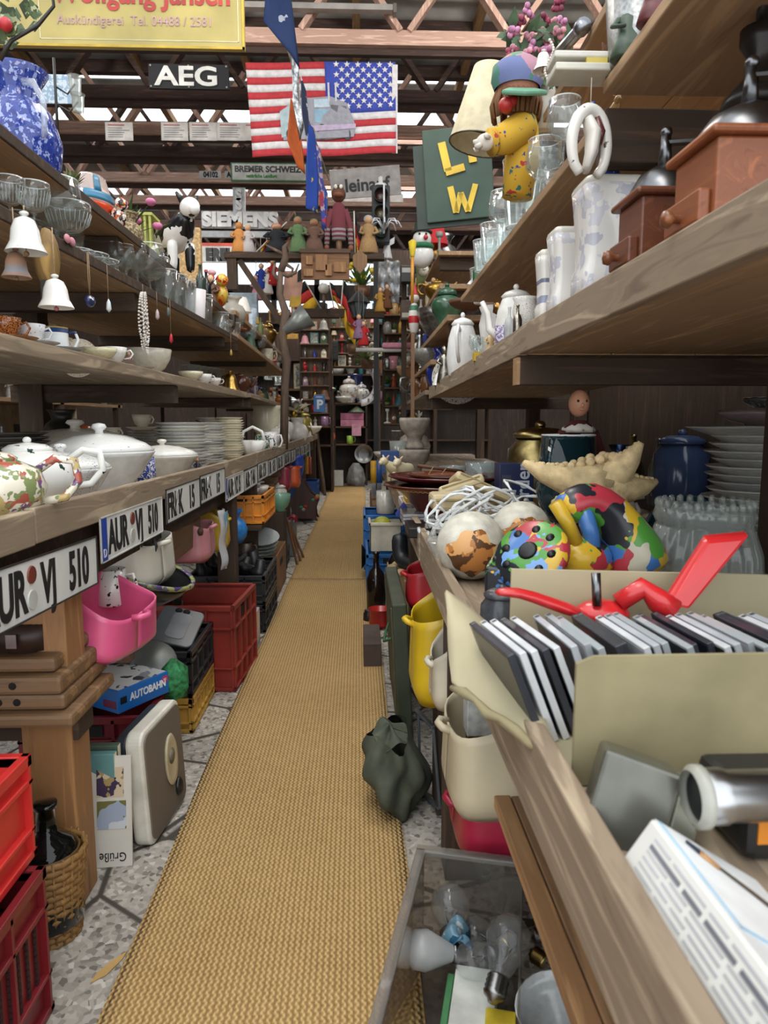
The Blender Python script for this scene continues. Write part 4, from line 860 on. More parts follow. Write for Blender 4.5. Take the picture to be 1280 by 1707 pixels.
p=LX(380,900,-.62); scoop((-.68,p.y,.50),.12,.2,.2,C('c9a52e',.35),'small yellow canister bin beside the blue can',rz=0,low=.3)
for i,(u,v,l,c) in enumerate(((175,985,'white mug printed with black strokes inside the pink bin','d6d3cb'),(215,950,'dark round tin inside the white bin','2b2a2a'))):
    p=LX(u,v,-.68); put('mug',(p.x,p.y+.05,.60 if i==0 else .67),.10,l,'mug' if i==0 else 'tin',m=PATT(c,('1b1b1b',),8,.63) if i==0 else C(c))
# black crate, yellow crate, grey tray, red-brown crate
crate((-.60-.16,2.61,0),.32,.36,.13,YEL,'yellow slatted crate under the black crate',ribs=6)
crate((-.60-.16,2.61,.134),.32,.36,.165,BLKP,'black crate on the yellow crate, with a grey tray on top',ribs=4)
t=T('cutlery_tray','grey plastic sink tray with two black holes on the black crate','tray',(-.68,2.60,.335),(rad(24),rad(14),0)); MB().prism([(x-.08,y-.1) for x,y in rrect(.16,.2,.025)],0,.012).go('tray_body',PL('55585c'),t,bevel=.004); MB().prism([(x-.03,y-.07) for x,y in rrect(.07,.14,.02)],.0125,.014).go('recess',C('6d7074',.5),t)
for s in (0,1): MB().lathe([(0,0),(.014,0),(0,.002)],14,Matrix.Translation((-.02+.03*s,.082,.0125))).go('hole',C('0d0d0d',.9),t)
crate((-.50-.21,3.03,0),.42,.40,.36,RC3,'rust-red crate jutting out furthest onto the pavers beside the runner',rz=rad(-4),ribs=4)
for i,(x,y,l,c) in enumerate(((-.80,2.98,'dark green bottle standing in the rust-red crate','22332b'),(-.68,3.08,'green-grey tube in the rust-red crate beside the bottle','5a6a62'))):
    put('bottle',(x,y,.02),.37-.05*i,l,'bottle',m=C(c,.3),tilt=(rad(6),rad(6-26*i)),wx=1.2)
for i in range(2):
    put('carton',(-.535,3.36,.003+.092*i),.09,('translucent white plastic tub on the pavers beyond the rust-red crate','upper translucent white tub beyond the rust-red crate')[i],'tub',m=GLASS('d8d4dc',diff=.6),ap=.9,dp=2.2)
crate((-.5-.19,3.90,0),.38,.52,.15,BLKP,'lower black crate past the rust-red crate',ribs=4); crate((-.5-.19,3.90,.154),.38,.52,.15,C('2b2d30',.42),'upper black crate heaped with dark machine parts',ribs=4)
for i in range(7):
    t=T('machine_part','dark metal machine part heaped in the upper black crate','machine part',(-.84+.05*i,3.78+.11*(i%3),.27+.015*(i%2)),(R.uniform(-.5,.5),R.uniform(-.5,.5),R.uniform(0,3)),'machine parts in the upper black crate')
    MB().lathe([(0,0),(.05,0),(.055,.03),(.03,.05),(.025,.09),(0,.09)],12).go('housing',C('2a2b2c',.4,.5),t); MB().bar((.03,0,.04),(.12,0,.06),.018,.018).go('lever',C('3a3b3c',.35,.6),t)
p=Vector((-.50-.02,4.62,0)); t=T('open_carton','brown open carton with a hand hole past the black crates','box',(p.x-.16,p.y,0)); w_,d_,h_=.34,.6,.27
MB().box(-w_/2,-d_/2,0,w_/2,-d_/2+.005,h_).box(-w_/2,d_/2-.005,0,w_/2,d_/2,h_).box(-w_/2,-d_/2,0,-w_/2+.005,d_/2,h_).box(w_/2-.005,-d_/2,0,w_/2,d_/2,h_).box(-w_/2,-d_/2,0,w_/2,d_/2,.005).go('carton_wall',C('8d6a48',.85),t); MB().box(w_/2+.0005,-.08,.17,w_/2+.0015,.08,.21).go('hand_hole',C('1c1511',.9),t)
p.x-=.0; p.y-=.05
for k in range(4): put('plate',(p.x-.16+.01*k,p.y+.03,.21+.035*k),.05,'grey-white folded plastic sheet piled in the brown open carton','plastic sheet',group='sheets in the brown open carton',m=CE('aeb4b2'),wx=.13/.05,tilt=(rad(6*k),rad(5)),name='plastic_sheet')
put('mug',(-.66,4.1,.30),.10,'dark brown beaker on top of the black crate before the carton','beaker',m=C('3a2c22',.4))
# wooden drawer
a=LX(206,960,-.66); b3=LX(323,950,-.66); t=T('loose_drawer','loose wooden drawer with a turned knob under the FRI-K plates','drawer',(-.66,a.y+.55,.60),(0,rad(2),0))
MB().box(-.3,0,0,0,.42,.115).go('drawer_box',WOOD('7a5d45','5d452f','Y'),t,bevel=.004); MB().lathe([(.012,0),(.01,.014),(.02,.022),(.014,.036),(0,.038)],14,Matrix.Translation((0,.30,.065))@Matrix.Rotation(PI/2,4,'Y')).go('knob',WOOD('5f4632','4a3424','X'),t)
# bag with blue label
p=LX(370,900,-.6); t=T('plastic_bag','clear plastic bag with a blue label hung beside the mauve bin','bag',(-.60,p.y,.46)); MB().surf(lambda u,v:(.02*math.sin(PI*u)+.006*math.sin(v*11),-.05+.1*u,.26*v),8,12).go('film',GLASS('e8e8ec',diff=.4),t,solid=.001); MB().box(.021,-.03,.19,.023,.03,.25).go('printed_label',C('6aa3bd',.4),t); MB().ball((.012,0,.04),.014,.03,.03).go('contents',CE('d8d8d4'),t)
# blue can, orange crate, navy case
p=LX(400,885,-.62); t=put('vase',(-.66,p.y,.47),.175,'bright blue plastic watering can with a wide mouth','watering can',m=C('2f74b5',.35),p=3,wx=1.0)
a=LX(432,868,-.6); zz=a.z
crate((-.69,a.y+.12,zz),.26,.52,.17,ORG,'orange crate on a plank, above the navy case',ribs=5)
tag(MB().box(-.95,a.y-.2,zz-.03,-.56,a.y+.45,zz-.004).go('plank',DARK),'dark plank under the orange crate','plank')
for i in range(3): put('bowl',(-.72+.04*i,a.y+.02+.12*i,zz+.12),.07,'white bowl heaped in the orange crate','bowl',group='white bowls in the orange crate',m=CE('d6cfc6'))
p=Vector((-.6,5.15,0)); t=T('barrel_case','navy barrel-topped plastic case below the orange crate','case',(-.74,p.y+.15,.145)); MB().box(-.2,-.25,0,.16,.25,.08).go('case_base',C('23305c',.3),t,bevel=.01); MB().lathe([(0,-.24),(.12,-.24),(.125,-.22),(.125,.22),(.12,.24),(0,.24)],24,Matrix.Translation((-.02,0,.1))@Matrix.Rotation(PI/2,4,'X')).go('barrel_lid',C('1f2c58',.25,0,.1,5,0,.5),t); MB().box(.155,-.26,.07,.17,.26,.085).go('clasp_strip',C('8a909c',.4),t)
crate((-.74,p.y+.15,0),.36,.5,.14,C('3a3c40',.45),'dark grey crate carrying the navy barrel case',ribs=4)
p=LX(470,880,-.55); put('bowl',(-.57,p.y+.1,.45),.13,'pale green glass fruit bowl past the navy case','bowl',m=GLASS('a9d0bc',diff=.4),wx=.6); tag(MB().box(-.68,p.y,0,-.54,p.y+.25,.445).go('wooden_stool_block',DARKZ),'dark timber block under the pale green glass bowl','block')
t=put('candlestick',(-.54,5.8,.305),.14,'dark red turned handle below the pale green bowl','handle',m=C('7a2028',.3),tilt=(rad(80),rad(10)))
t=tag(MB().box(-.64,5.72,.0,-.52,5.94,.30).go('grey_toolbox',C('6a6d70',.4),bevel=.01),'grey toolbox under the dark red turned handle','box')
for i in range(3): tag(MB().bar((-.47+.015*i,p.y+.3+.14*i,0),(-.55,p.y+.36+.14*i,.36-.05*i),.014,.014).go('walking_stick',WOOD('7a5538','5a3c26','Z')),('short brown stick leaning beneath the green glass bowl','second brown stick leaning past the green glass bowl','third brown stick, closest to the magazine rack')[i],'stick')
# magazine rack
p=P(505,872,Z=0); t=T('magazine_rack','dark wooden magazine rack with painted toy motifs, standing by the runner','magazine rack',(p.x,p.y+.1,0),rad(0),scale=.82); pf=[(-.20,0),(-.17,.07),(-.16,.16),(-.19,.26),(-.12,.40),(-.08,.52),(0,.56),(.05,.46),(.10,.38),(.15,.34),(.19,.26),(.16,.16),(.17,.07),(.20,0),(.1,.04),(-.1,.04)]
for s in (0,1): MB().prism(pf,-.012,.012,Matrix.Translation((0,.35*s,0))@Matrix.Rotation(PI/2,4,'X')).go('end_board',WOOD('4f2c1f','38201a','Z',.4),t,bevel=.004)
MB().box(-.14,0,.06,.14,.35,.08).go('bottom_board',WOOD('4f2c1f','38201a','Y',.4),t)
for (x,z,c) in ((.13,.30,'2f8a5a'),(.17,.32,'b52a2a'),(.19,.35,'c9a52e'),(-.03,.2,'2f8a5a'),(.03,.21,'b52a2a'),(.0,.17,'a9a59a')): MB().ball((x,-.016,z),.028,.008,.022,10,6).go('painted_motif',C(c,.3),t)
p=P(527,840,Z=0); crate((p.x-.16,p.y+.2,0),.34,.5,.3,C('1f4a8f',.4),'blue crate beyond the magazine rack',ribs=4)
p=LX(490,815,-.6); t=scoop((-.62,p.y,p.z+.02),.16,.25,.2,C('c9592e',.35),'orange bin under the far end of the number plates',low=.1)
p=LX(482,815,-.6); scoop((-.63,p.y-.25,p.z+.02),.14,.2,.2,C('8a2a3c',.35),'dark pink bin just before the orange bin',low=.1)
p=LX(499,800,-.58); put('vase',(-.60,p.y,p.z),.24,'cobalt blue plastic vase past the orange bin','vase',m=C('2846a5',.35),p=1)
p=LX(468,845,-.62); put('jar',(-.64,p.y,p.z),.19,'white tall pot before the dark pink bin','pot',m=CE('c9c4ba'),wx=1.1)
for i in range(4): put('carton',(-.68+.0*i,LX(445+6*i,830,-.66).y,LX(445,828,-.66).z+.03*i),.05,'brown wooden plane block heaped behind the orange crate','block',group='wooden blocks behind the orange crate',m=WOOD('8a6a4c','6a4c34','X'),ap=2.0,dp=1.5)
for i,(u,c,l) in enumerate(((513,'c98a2e','orange garden tool hanging below the last plates'),(508,'2a3a6a','blue-handled tool hanging below the last plates'),(518,'9a3a2a','red-handled tool hanging below the last plates'))):
    p=LX(u,790,-.62); t=T('hand_tool',l,'tool',(-.63,p.y,p.z)); MB().tube([(0,0,0),(0,0,.22)],[.02,.02],8).go('handle',C(c,.4),t); MB().box(-.01,-.03,.22,.01,.03,.36).go('blade',ME('7a7a7a'),t)
p=P(507,805,Z=0)
for i in range(4): tag(MB().bar((-.5-.03*i,10.6+.25*i,0),(-.62-.02*i,10.7+.25*i,.95+.1*i),.05,.02).go('timber_offcut',WOOD('6d5a48','4d3c2e','Z')),('first','second','third','fourth')[i]+' leaning timber offcut at the far end of the plate counter','timber')
leaf=tag(MB().prism([(0,0),(.012,.03),(.008,.075),(0,.095),(-.008,.06),(-.009,.025)],0,.002,Matrix.Rotation(-.5,4,'Z')).go('dry_leaf',C('b5935a',.8),loc=P(150,1640,Z=0.001)),'dry curled leaf on the pavers beside the dark red lattice crate','leaf')
# ---------------------------------------------------------------- overhead: signs and flags
Y0=4.0; a=P(-40,83,Y=Y0); b=P(408,83,Y=Y0); S_=pxm((0,Y0,2.5))
t=T('hanging_sign','yellow metal sign with red and faded lettering hung above the aisle','sign',(a.x,Y0,b.z),0); W_=b.x-a.x; 
MB().box(-.6,0,0,W_,.03,.55).go('sign_plate',C('a89a5a',.55,0,.14,3),t,bevel=.004); MB().box(-.6,-.004,0,W_,0,.012).box(W_-.012,-.004,0,W_,0,.55).go('sign_border',C('b79a2a',.4),t)
MB().box(.33,-.002,.035,W_-.03,0,.038).box(W_-.033,-.002,.035,W_-.03,0,.55).box(.33,-.002,.035,.333,0,.55).go('white_line',C('d6d0b0'),t)
def wx(u): return P(u,40,Y=Y0).x-a.x
def wz(v): return P(200,v,Y=Y0).z-b.z
text('Wolfgang Jansen',.105,C('a8312c'),t,(wx(88),-.003,wz(5)),FY,(wx(376)-wx(88))/.98,.004); text('Auskündigerei  Tel. 04488 / 2581',.046,C('b58f95'),t,(wx(95),-.003,wz(42)),FY,(wx(362)-wx(95))/.92)
def plate_sign(name,label,u0,v0,u1,v1,Y,mat,dp=.03,rot=0):
    p0=P(u0,v1,Y=Y); p1=P(u1,v0,Y=Y); t=T(name,label,'sign',(p0.x,Y,p0.z),(0,rot,0)); w,h=p1.x-p0.x,p1.z-p0.z
    MB().box(0,0,0,w,dp,h).go('sign_panel',mat,t,bevel=.004); return t,w,h
t,w,h=plate_sign('letter_sign','dark enamel sign with raised white AEG letters on the first truss',248,108,381,147,6.9,C('1c1e22',.85)); text('AEG',h*.74,C('c9c9c5',.7),t,(w*.09,-.004,h*.13),FY,w*.82/(h*2.15),.006,ext=.012)
for x in (.03,.5,.97):
    for z in (.08,.92): MB().ball((w*x,-.004,h*z),.01,.005,.01,8,5).go('rivet',C('8a8a88',.4),t)
t,w,h=plate_sign('letter_sign','grey-white raised SIEMENS lettering on a white bar',336,353,462,380,8.6,C('c5c8cb',.5)); text('SIEMENS',h*.78,C('e8e8e8',.4),t,(w*.02,-.01,h*.1),FY,w*.95/(h*4.05),.012,ext=.03)
p0=P(388,352,Y=8.6); t2=MB().box(w*.42,0,h,w*.58,.03,h*2.4).go('upright_panel',C('c5c8cb',.5),t); text('S',h*.6,C('eeeeee'),t,(w*.46,-.008,h*1.1),FY,.9,.01,ext=.02); text('S',h*.6,C('eeeeee'),t,(w*.46,-.008,h*1.65),FY,.9,.01,ext=.02)
MB().box(-w*.1,0,-.1,w*1.05,.04,-.03).go('lower_rail',C('b9bdc0',.5),t)
t,w,h=plate_sign('town_sign','white sign with green border reading BREMER SCHWEIZ',385,272,512,302,8.4,C('3f7a52',.5)); MB().box(w*.02,-.004,h*.08,w*.98,0,h*.92).go('white_field',C('d6d8d4',.5),t); text('BREMER SCHWEIZ',h*.30,C('3a3c40'),t,(w*.05,-.006,h*.5),FY,w*.72/(h*2.95),.004); text('natürliche Landlust',h*.17,C('4a9a4a'),t,(w*.2,-.006,h*.2),FY,.9,.003)
t,w,h=plate_sign('traffic_board','orange-framed board with the letters EREI behind the beam',318,405,393,437,7.6,C('cf4a2c',.45)); MB().box(w*.05,-.004,h*.0,w*.95,0,h*.82).go('white_field',C('d0cec8'),t); text('EREI',h*.55,C('202020'),t,(w*.34,-.006,h*.12),FY,.85,.014)
for i,(u,v,l,txt) in enumerate(((332,285,'white number plate 04102 nailed to the far truss','04102'),(374,285,'second white number plate nailed to the far truss beside the town sign','AUR'))):
    t,w,h=plate_sign('wall_plate',l,u,v,u+36-14*i,v+12,9.1,C('c5c8c8',.5),.01); text(txt,h*.7,BK,t,(w*.2,-.003,h*.15),FY,.8,.004)
for i,(u,w_) in enumerate(((176,45),(269,44),(316,45),(362,47),(409,12))):
    t,w,h=plate_sign('paper_notice',('first','second','third','fourth','last')[i]+' printed white paper notice on the dark truss, counting from the yellow sign',u,204,u+w_,234,8.15,C('cfccc8',.6),.004)
    MB().box(w*.1,-.002,h*.8,w*.7,0,h*.88).go('red_heading',C('b06a62'),t)
    if w>.15:
        mb=MB()
        for k in range(5): mb.box(w*.1,-.002,h*(.66-.12*k),w*R.uniform(.6,.92),0,h*(.70-.12*k))
        mb.go('printed_line',C('77777a'),t)
for i,(u0,v0,u1,v1,Y,txt,l) in enumerate(((553,285,670,333,9.0,'leinauf','grey-white tilted sign with cut dark lettering behind the traffic light'),(555,323,672,336,9.3,'','narrow white board below the tilted sign'))):
    t,w,h=plate_sign('board_sign',l,u0,v0,u1,v1,Y,C('b9b6b6',.5),.02,rad(-5 if i==0 else 0)); 
    if txt: text(txt,h*.42,C('3a3a3c'),t,(w*.2,-.004,h*.22),FY,1,.006)
# US flag with a truck print
YF=6.96; A=P(409,104,Y=YF); B=P(659,103,Y=YF); D=P(421,262,Y=YF); E=P(660,256,Y=YF)
def flag_pt(u,v,off=0):
    top=A.lerp(B,u); bot=D.lerp(E,u); p=top.lerp(bot,v); p=Vector(p); p.y+=.025*math.sin(u*9+v*3)*(.3+.7*v)-off; return p-A
t=T('banner_flag','stars and stripes flag printed with a grey truck, hung from the first truss','flag',A)
FR=FA('b8383f'); FWh=FA('d8d5d6'); FB=FA('3d4da8')
for k in range(13):
    z0,z1=k/13,(k+1)/13; uu=.525 if k<7 else 1
    MB().surf(lambda u,v:flag_pt(u*uu,z0+(z1-z0)*v),24,2).go('stripe',FWh if k%2 else FR,t,solid=.002)
MB().surf(lambda u,v:flag_pt(.525+.475*u,v*7/13),20,8).go('canton',FB,t,solid=.002)
st=MB()
for r_ in range(9):
    for c_ in range(6 if r_%2==0 else 5):
        u=.965-.0725*(c_+(.5 if r_%2 else 0))-.0; v=.03+.0545*r_
        c=flag_pt(u,v,.006); o=[]
        for i in range(10): q=.030*(1 if i%2==0 else .42); o.append((q*math.sin(i*PI/5),q*math.cos(i*PI/5)))
        st.prism(o,0,.002,Matrix.Translation(c)@Matrix.Rotation(PI/2,4,'X'))
st.go('star',FWh,t)
tk=MB()
def quad(pts,off,m,name):
    mb=MB(); mb.add([flag_pt((x-409)/250,(y-104)/157,off) for x,y in pts],[tuple(range(len(pts)))]); return mb.go(name,m,t,solid=.001)
quad([(461,186),(500,166),(548,162),(575,172),(586,200),(590,212),(586,230),(540,234),(465,236)],.010,FA('9a9aa4'),'truck_body')
quad([(461,188),(484,172),(484,225),(462,232)],.013,FA('a9bcc2'),'truck_trailer'); quad([(548,176),(575,178),(575,208),(548,206)],.013,FA('6d6a72'),'truck_grille'); quad([(520,168),(546,166),(546,180),(520,182)],.014,FA('b5c6d2'),'windscreen'); quad([(520,184),(546,184),(546,206),(520,206)],.013,FA('8fb0c4'),'truck_door')
quad([(505,212),(590,208),(590,216),(505,222)],.014,FA('b9a9c2'),'bumper')
for (x,y,q) in ((532,222,14),(575,226,10),(475,226,8)): quad([(x+q*math.cos(i*.52)*.6,y+q*math.sin(i*.52)) for i in range(12)],.016,FA('4a4a52'),'wheel')
for x in (544,556): quad([(x,140),(x+3,140),(x+3,170),(x,170)],.015,FA('c5c5cc'),'exhaust_pipe')
MB().box(B.x-A.x-.03,-.01,E.z-A.z,B.x-A.x+.02,.0,0).go('hem',FWh,t)
# long row of hanging flags seen edge-on along the aisle
def cloth(label,pts,Y,mat,name='hanging_flag',amp=.03,dy=.25,cat='flag'):
    """pts: outline (u,v) of a draped cloth hanging in depth"""
    q=[P(u,v,Y=Y) for u,v in pts]; o=q[0]; t=T(name,label,cat,o); mb=MB(); n=len(q)
    c=sum((x for x in q),Vector())/n; vs=[]; fs=[]
    rings=4
    for k in range(rings+1):
        for i,x in enumerate(q):
            w=c.lerp(x,k/rings); w=Vector(w); w.y+=dy*((w.x-c.x)/(.15+abs(c.x-o.x)))+amp*math.sin(w.z*17+i)*(k/rings); vs.append(w-o)
    for k in range(rings):
        for i in range(n): fs.append((k*n+i,k*n+(i+1)%n,(k+1)*n+(i+1)%n,(k+1)*n+i))
    mb.add(vs,fs,True); mb.go('cloth',mat,t,solid=.003); return t,c-o
t,c=cloth('dark blue flag with a white print, topmost of the hanging flags',[(449,-30),(482,-30),(490,40),(497,100),(484,88),(443,52)],4.6,PATT('23355f',('23355f','aab0bd'),7,.66,.9))
t,c=cloth('orange pennant hanging before the truck flag',[(486,170),(496,190),(503,240),(507,283),(495,276),(481,243)],5.2,FA('c9622e'))
t,c=cloth('silver foil strip hanging before the orange pennant',[(486,90),(497,95),(500,160),(506,210),(500,236),(489,180)],5.0,C('a9adb0',.2,.8,.5,30,.6))
t,c=cloth('navy and white pennant overlapping the truck flag',[(502,130),(510,150),(514,200),(512,240),(504,190)],5.4,PATT('2a3550',('c5c8cc',),12,.55,.8))
t,c=cloth('blue flag with yellow stars hanging below the truck flag',[(514,210),(524,212),(530,290),(529,355),(511,352),(512,270)],5.6,PATT('2346a0',('2346a0','c9b43a'),14,.68,.8))
t,c=cloth('red and white narrow flag beside the blue starred flag',[(526,240),(534,250),(541,330),(544,382),(536,372),(530,300)],6.0,PATT('b5a0aa',('b03a4a','3a4a9a'),12,.53,.8))
t,c=cloth('blue pennant with a red edge, lowest of the hanging flags',[(536,300),(546,320),(545,385),(537,386)],6.4,PATT('2f55a5',('c9a53a','a53a3a'),10,.62,.8))
q0=P(450,-20,Y=4.5); q1=P(548,300,Y=6.6); tag(MB().tube([q0,q0.lerp(q1,.5)+Vector((0,0,-.05)),q1],.006,6).go('flag_line',C('c9c4ba')),'thin cord carrying the hanging flags','cord')
# chalkboard, lamp shade
YC=4.3; t=T('chalk_board','dark green board with big yellow painted letters L and W, by the lamp shade','board',P(712,372,Y=YC),(0,rad(-4),rad(-8))); 
q=P(712,372,Y=YC); t.scale=(1.45,1,1.33); MB().box(0,0,0,.27,.02,.385).go('board_panel',C('2f4539',.6,0,.15,6),t,bevel=.004); MB().box(-.04,.02,-.02,.24,.035,.33).go('backing',C('24332c',.6),t)
yl=C('c9a82a',.5)
MB().bar((.075,-.006,.325),(.095,-.006,.205),.012,.03,(1,0,0)).bar((.085,-.006,.20),(.16,-.006,.215),.012,.03,(0,0,1)).go('letter_l',yl,t)
MB().bar((.1,-.006,.14),(.118,-.006,.03),.012,.024,(1,0,0)).bar((.118,-.006,.03),(.14,-.006,.11),.012,.022,(1,0,0)).bar((.14,-.006,.11),(.165,-.006,.03),.012,.022,(1,0,0)).bar((.165,-.006,.03),(.2,-.006,.14),.012,.022,(1,0,0)).go('letter_w',yl,t)
MB().bar((.185,-.006,.325),(.195,-.006,.23),.012,.03,(1,0,0)).go('letter_stroke',yl,t)
p=P(800,245,Y=3.3); t=T('lampshade','cream conical lamp shade with an open lower rim, behind the clown puppet','lamp shade',(p.x,3.3,p.z+.01),(0,rad(10),0)); sc=pxm((p.x,3.3,p.z)); hh=118/sc
L(t,'shade',[(52/sc,0),(33/sc,hh),(32/sc,hh),(51/sc,0)],FA('b5ab90'),36); MB().tube([(52/sc*math.cos(i*PI/12),52/sc*math.sin(i*PI/12),0) for i in range(24)],.0035,6,closed=True).go('rim_wire',C('4a4034'),t); MB().bar((-50/sc,0,.05),(50/sc,0,.05),.004,.004).go('carrier_wire',C('4a4034'),t)
# cross beams with dolls, far down the aisle
YB=6.2
def cz(u,v,Y=YB): return P(u,v,Y=Y)
a=cz(375,432); b=cz(640,428); t=T('beam_frame','brown timber crossbeam over the aisle carrying hand puppets','beam',(a.x,YB,a.z)); w=b.x-a.x
MB().box(0,-.05,0,w,.05,.05).go('crossbeam',DARK,t,bevel=.004); q=cz(470,540)-a; MB().bar((.12,0,-.01),(q.x,0,q.z),.05,.05,(0,1,0)).go('brace',DARKZ,t); MB().box(.02,-.04,-.25,.10,.04,0).go('post_stub',DARKZ,t)
a2=P(496,530,Y=7.4); b2=P(640,516,Y=7.4); tag(MB().box(a2.x,7.35,a2.z,b2.x,7.45,b2.z).go('timber_crossbeam',DARK,bevel=.004),'lower brown crossbeam with small German flags, further down the aisle','beam')
p=P(627,600,Y=7.3); tag(MB().box(p.x-.025,7.36,0,p.x+.025,7.41,P(627,390,Y=7.38).z).go('steel_post',C('1a1a1c',.5)),'slim black steel post beyond the traffic light','post')
def doll(u,v,hp,label,Y,dress,skin,hair,name='hand_puppet',rz=0,arms=1):
    p=P(u,v,Y=Y); return put('figurine',p,hp/pxm(p),label,'puppet',name=name,dress=FA(dress),skin=C(skin,.7),hair=FA(hair),rz=rz,wx=1.25)
ztop=a.z+.05
def bd(u,vt,label,d,s,h,w=1.25):
    p=P(u,424,Y=YB); p.z=ztop; hp=(P(u,vt,Y=YB).z-ztop); put('figurine',p,hp,label,'puppet',name='hand_puppet',dress=FA(d),skin=C(s,.7),hair=FA(h),wx=w)
bd(399,370,'orange and white spotted puppet on the crossbeam end','c98a4a','c98a4a','c9702a'); bd(414,374,'puppet with curly sandy hair and a white dress on the crossbeam','b9b2b0','d0a98a','c9a57a')
bd(462,372,'puppet in a black coat with a red cap, behind the drooping German flag','1e2026','c99a7a','a82a2e',2); bd(497,360,'green puppet with a teal cap on the crossbeam','5f7a52','a9785a','2f7a5a'); bd(524,364,'brown patterned puppet with a green cap on the crossbeam','6a4f42','a9785a','2f6a4a',1.4)
bd(482,392,'brown leopard-print puppet between the black and green puppets','6a4a38','8a5a44','4a3024'); bd(614,358,'puppet with a pale blue cap and tan robe near the traffic light','9a7a52','c9a07a','7fa9c0')
# big striped sweater puppet
p=P(565,424,Y=6.2); p.z=ztop; sc=pxm(p); t=T('striped_puppet','tall brown puppet with a red-striped sweater standing on the crossbeam','puppet',p,scale=(.72,.72,.92)); SWT=BANDS([(i/12,'6a3038' if i%2 else '8f8688') for i in range(12)],2,.9,4.2,0)
L(t,'sweater',[(0,.12),(.08,.12),(.085,.18),(.09,.36),(.06,.43),(.03,.45),(0,.45)],SWT,18,sy=.7)
MB().ball((0,0,.52),.085,.08,.07).go('head',C('5d3a28',.8),t); MB().ball((0,-.06,.5),.06,.05,.025).go('snout',C('7a4a34',.8),t); MB().lathe([(0,.55),(.07,.55),(.05,.59),(0,.6)],16).go('hat',C('3a2a22',.8),t)
for s in (-1,1): MB().tube([(s*.07,0,.38),(s*.13,0,.25),(s*.14,-.02,.08)],[.04,.035,.03],9).go('arm',SWT,t); MB().ball((s*.14,-.02,.05),.03).go('hand',C('7a4a34',.8),t); MB().ball((s*.03,-.07,.57),.02).go('eye',C('d8d2c4'),t)
MB().tube([(0,0,0),(0,0,.14)],.035,8).go('leg_block',WOOD('7a5a40','5a3f2b','Z'),t)
# flags
GB,GR,GY=FA('1c1b1e'),FA('b52f2c'),FA('d6a92a')
def gflag(base,top,L_,hgt,label,droop=.5,dx=1,rev=False):
    b,t_=Vector(base),Vector(top); o=T('mounted_flag',label,'flag',b); d=t_-b
    MB().tube([(0,0,0),d],.006,6).go('flag_stick',C('c9c4b8'),o)
    for k,m in enumerate((GB,GR,GY)):
        def fn(u,v):
            q=d*(1-hgt*(k+v)/3); return (q.x+dx*L_*u*(1-.35*droop)+.01*math.sin(u*8),q.y+.03*math.sin(u*7+k),q.z-L_*u*droop+.012*math.sin(u*9+v))
        MB().surf(fn,10,2).go('stripe',m,o,solid=.002)
    return o
gflag(P(422,425,Y=6.2),P(478,370,Y=6.2),.24,.3,'German flag on a slanting stick on the crossbeam, draped over the black coat puppet',.8,-1)
gflag(P(592,424,Y=6.2),P(590,352,Y=6.2),.11,.9,'upright German flag standing on the crossbeam beside the carved relief',1.4,1)
gflag(P(537,518,Y=7.4),P(508,468,Y=7.4),.24,.8,'German flag on a white stick, first on the lower crossbeam',.55,-1)
gflag(P(556,512,Y=7.4),P(549,470,Y=7.4),.20,.75,'German flag half hidden behind the white globe on the lower crossbeam',.8,1)
gflag(P(566,540,Y=7.36),P(572,466,Y=7.36),.24,.85,'longest German flag, hanging straight down before the lower crossbeam',1.2,1)
# carved relief, shield
a=P(502,466,Y=6.1); b=P(582,418,Y=6.1); t=T('carved_relief','carved wooden townhouse relief hung from the crossbeam','relief',(a.x,6.1,a.z)); w,h=b.x-a.x,b.z-a.z; WD=WOOD('8a623c','6a4628','X')
MB().box(0,0,0,w,.025,h).go('back_panel',WD,t,bevel=.004)
for (x,z,ww,hh) in ((.05,.1,.2,.25),(.3,.3,.25,.55),(.5,.12,.14,.4),(.68,.25,.26,.35),(.1,.5,.15,.3)): MB().box(w*x,-.02,h*z,w*(x+ww),0,h*(z+hh)).go('carved_house',WOOD('9a7248','7a5432','Z'),t,bevel=.004)
MB().box(-.01,-.015,h-.02,w+.01,.03,h+.01).go('frame_rail',WOOD('5a3d24','432c1a','X'),t)
a=P(600,458,Y=6.1); t=T('hanging_shield','plain wooden shield plaque hung beside the carved relief','plaque',a); MB().prism([(-.06,.07),(-.06,.15),(-.03,.17),(0,.2),(.03,.17),(.06,.15),(.06,.07),(0,0)],0,.02,Matrix.Rotation(PI/2,4,'X')).go('plaque_board',WOOD('8a6844','6d4e30','Z'),t,bevel=.006)
# traffic light with palm of white wire
a=P(635,405,Y=6.6); t=T('traffic_light','black traffic light head standing above the aisle','traffic light',a); hh=(P(635,308,Y=6.6).z-a.z); MB().box(-.08,0,0,.08,.12,hh).go('housing',C('1d1e20',.5),t,bevel=.012)
for k in range(3):
    MB().lathe([(.06,0),(.065,.07),(.06,.07),(.055,0)],18,Matrix.Translation((0,.0,hh*(.2+.3*k)))@Matrix.Rotation(PI/2,4,'X')).go('visor',C('141516',.5),t); MB().ball((0,0,hh*(.2+.3*k)),.052,.02,.052).go('lens',C(('22382e','4a3c20','40201e')[k],.15),t)
MB().lathe([(0,0),(.06,0),(.05,.02),(.02,.03),(.02,.08),(0,.09)],14,Matrix.Translation((0,.05,hh))).go('top_cap',PL('bdbdb8'),t)
a=P(640,385,Y=6.3); t=T('wire_palm','white wire palm ornament hung before the traffic light','ornament',a); mb=MB()
MB().tube([(0,0,-.02),(0,0,.38)],.008,6).go('stem',C('c9ccd0'),t)
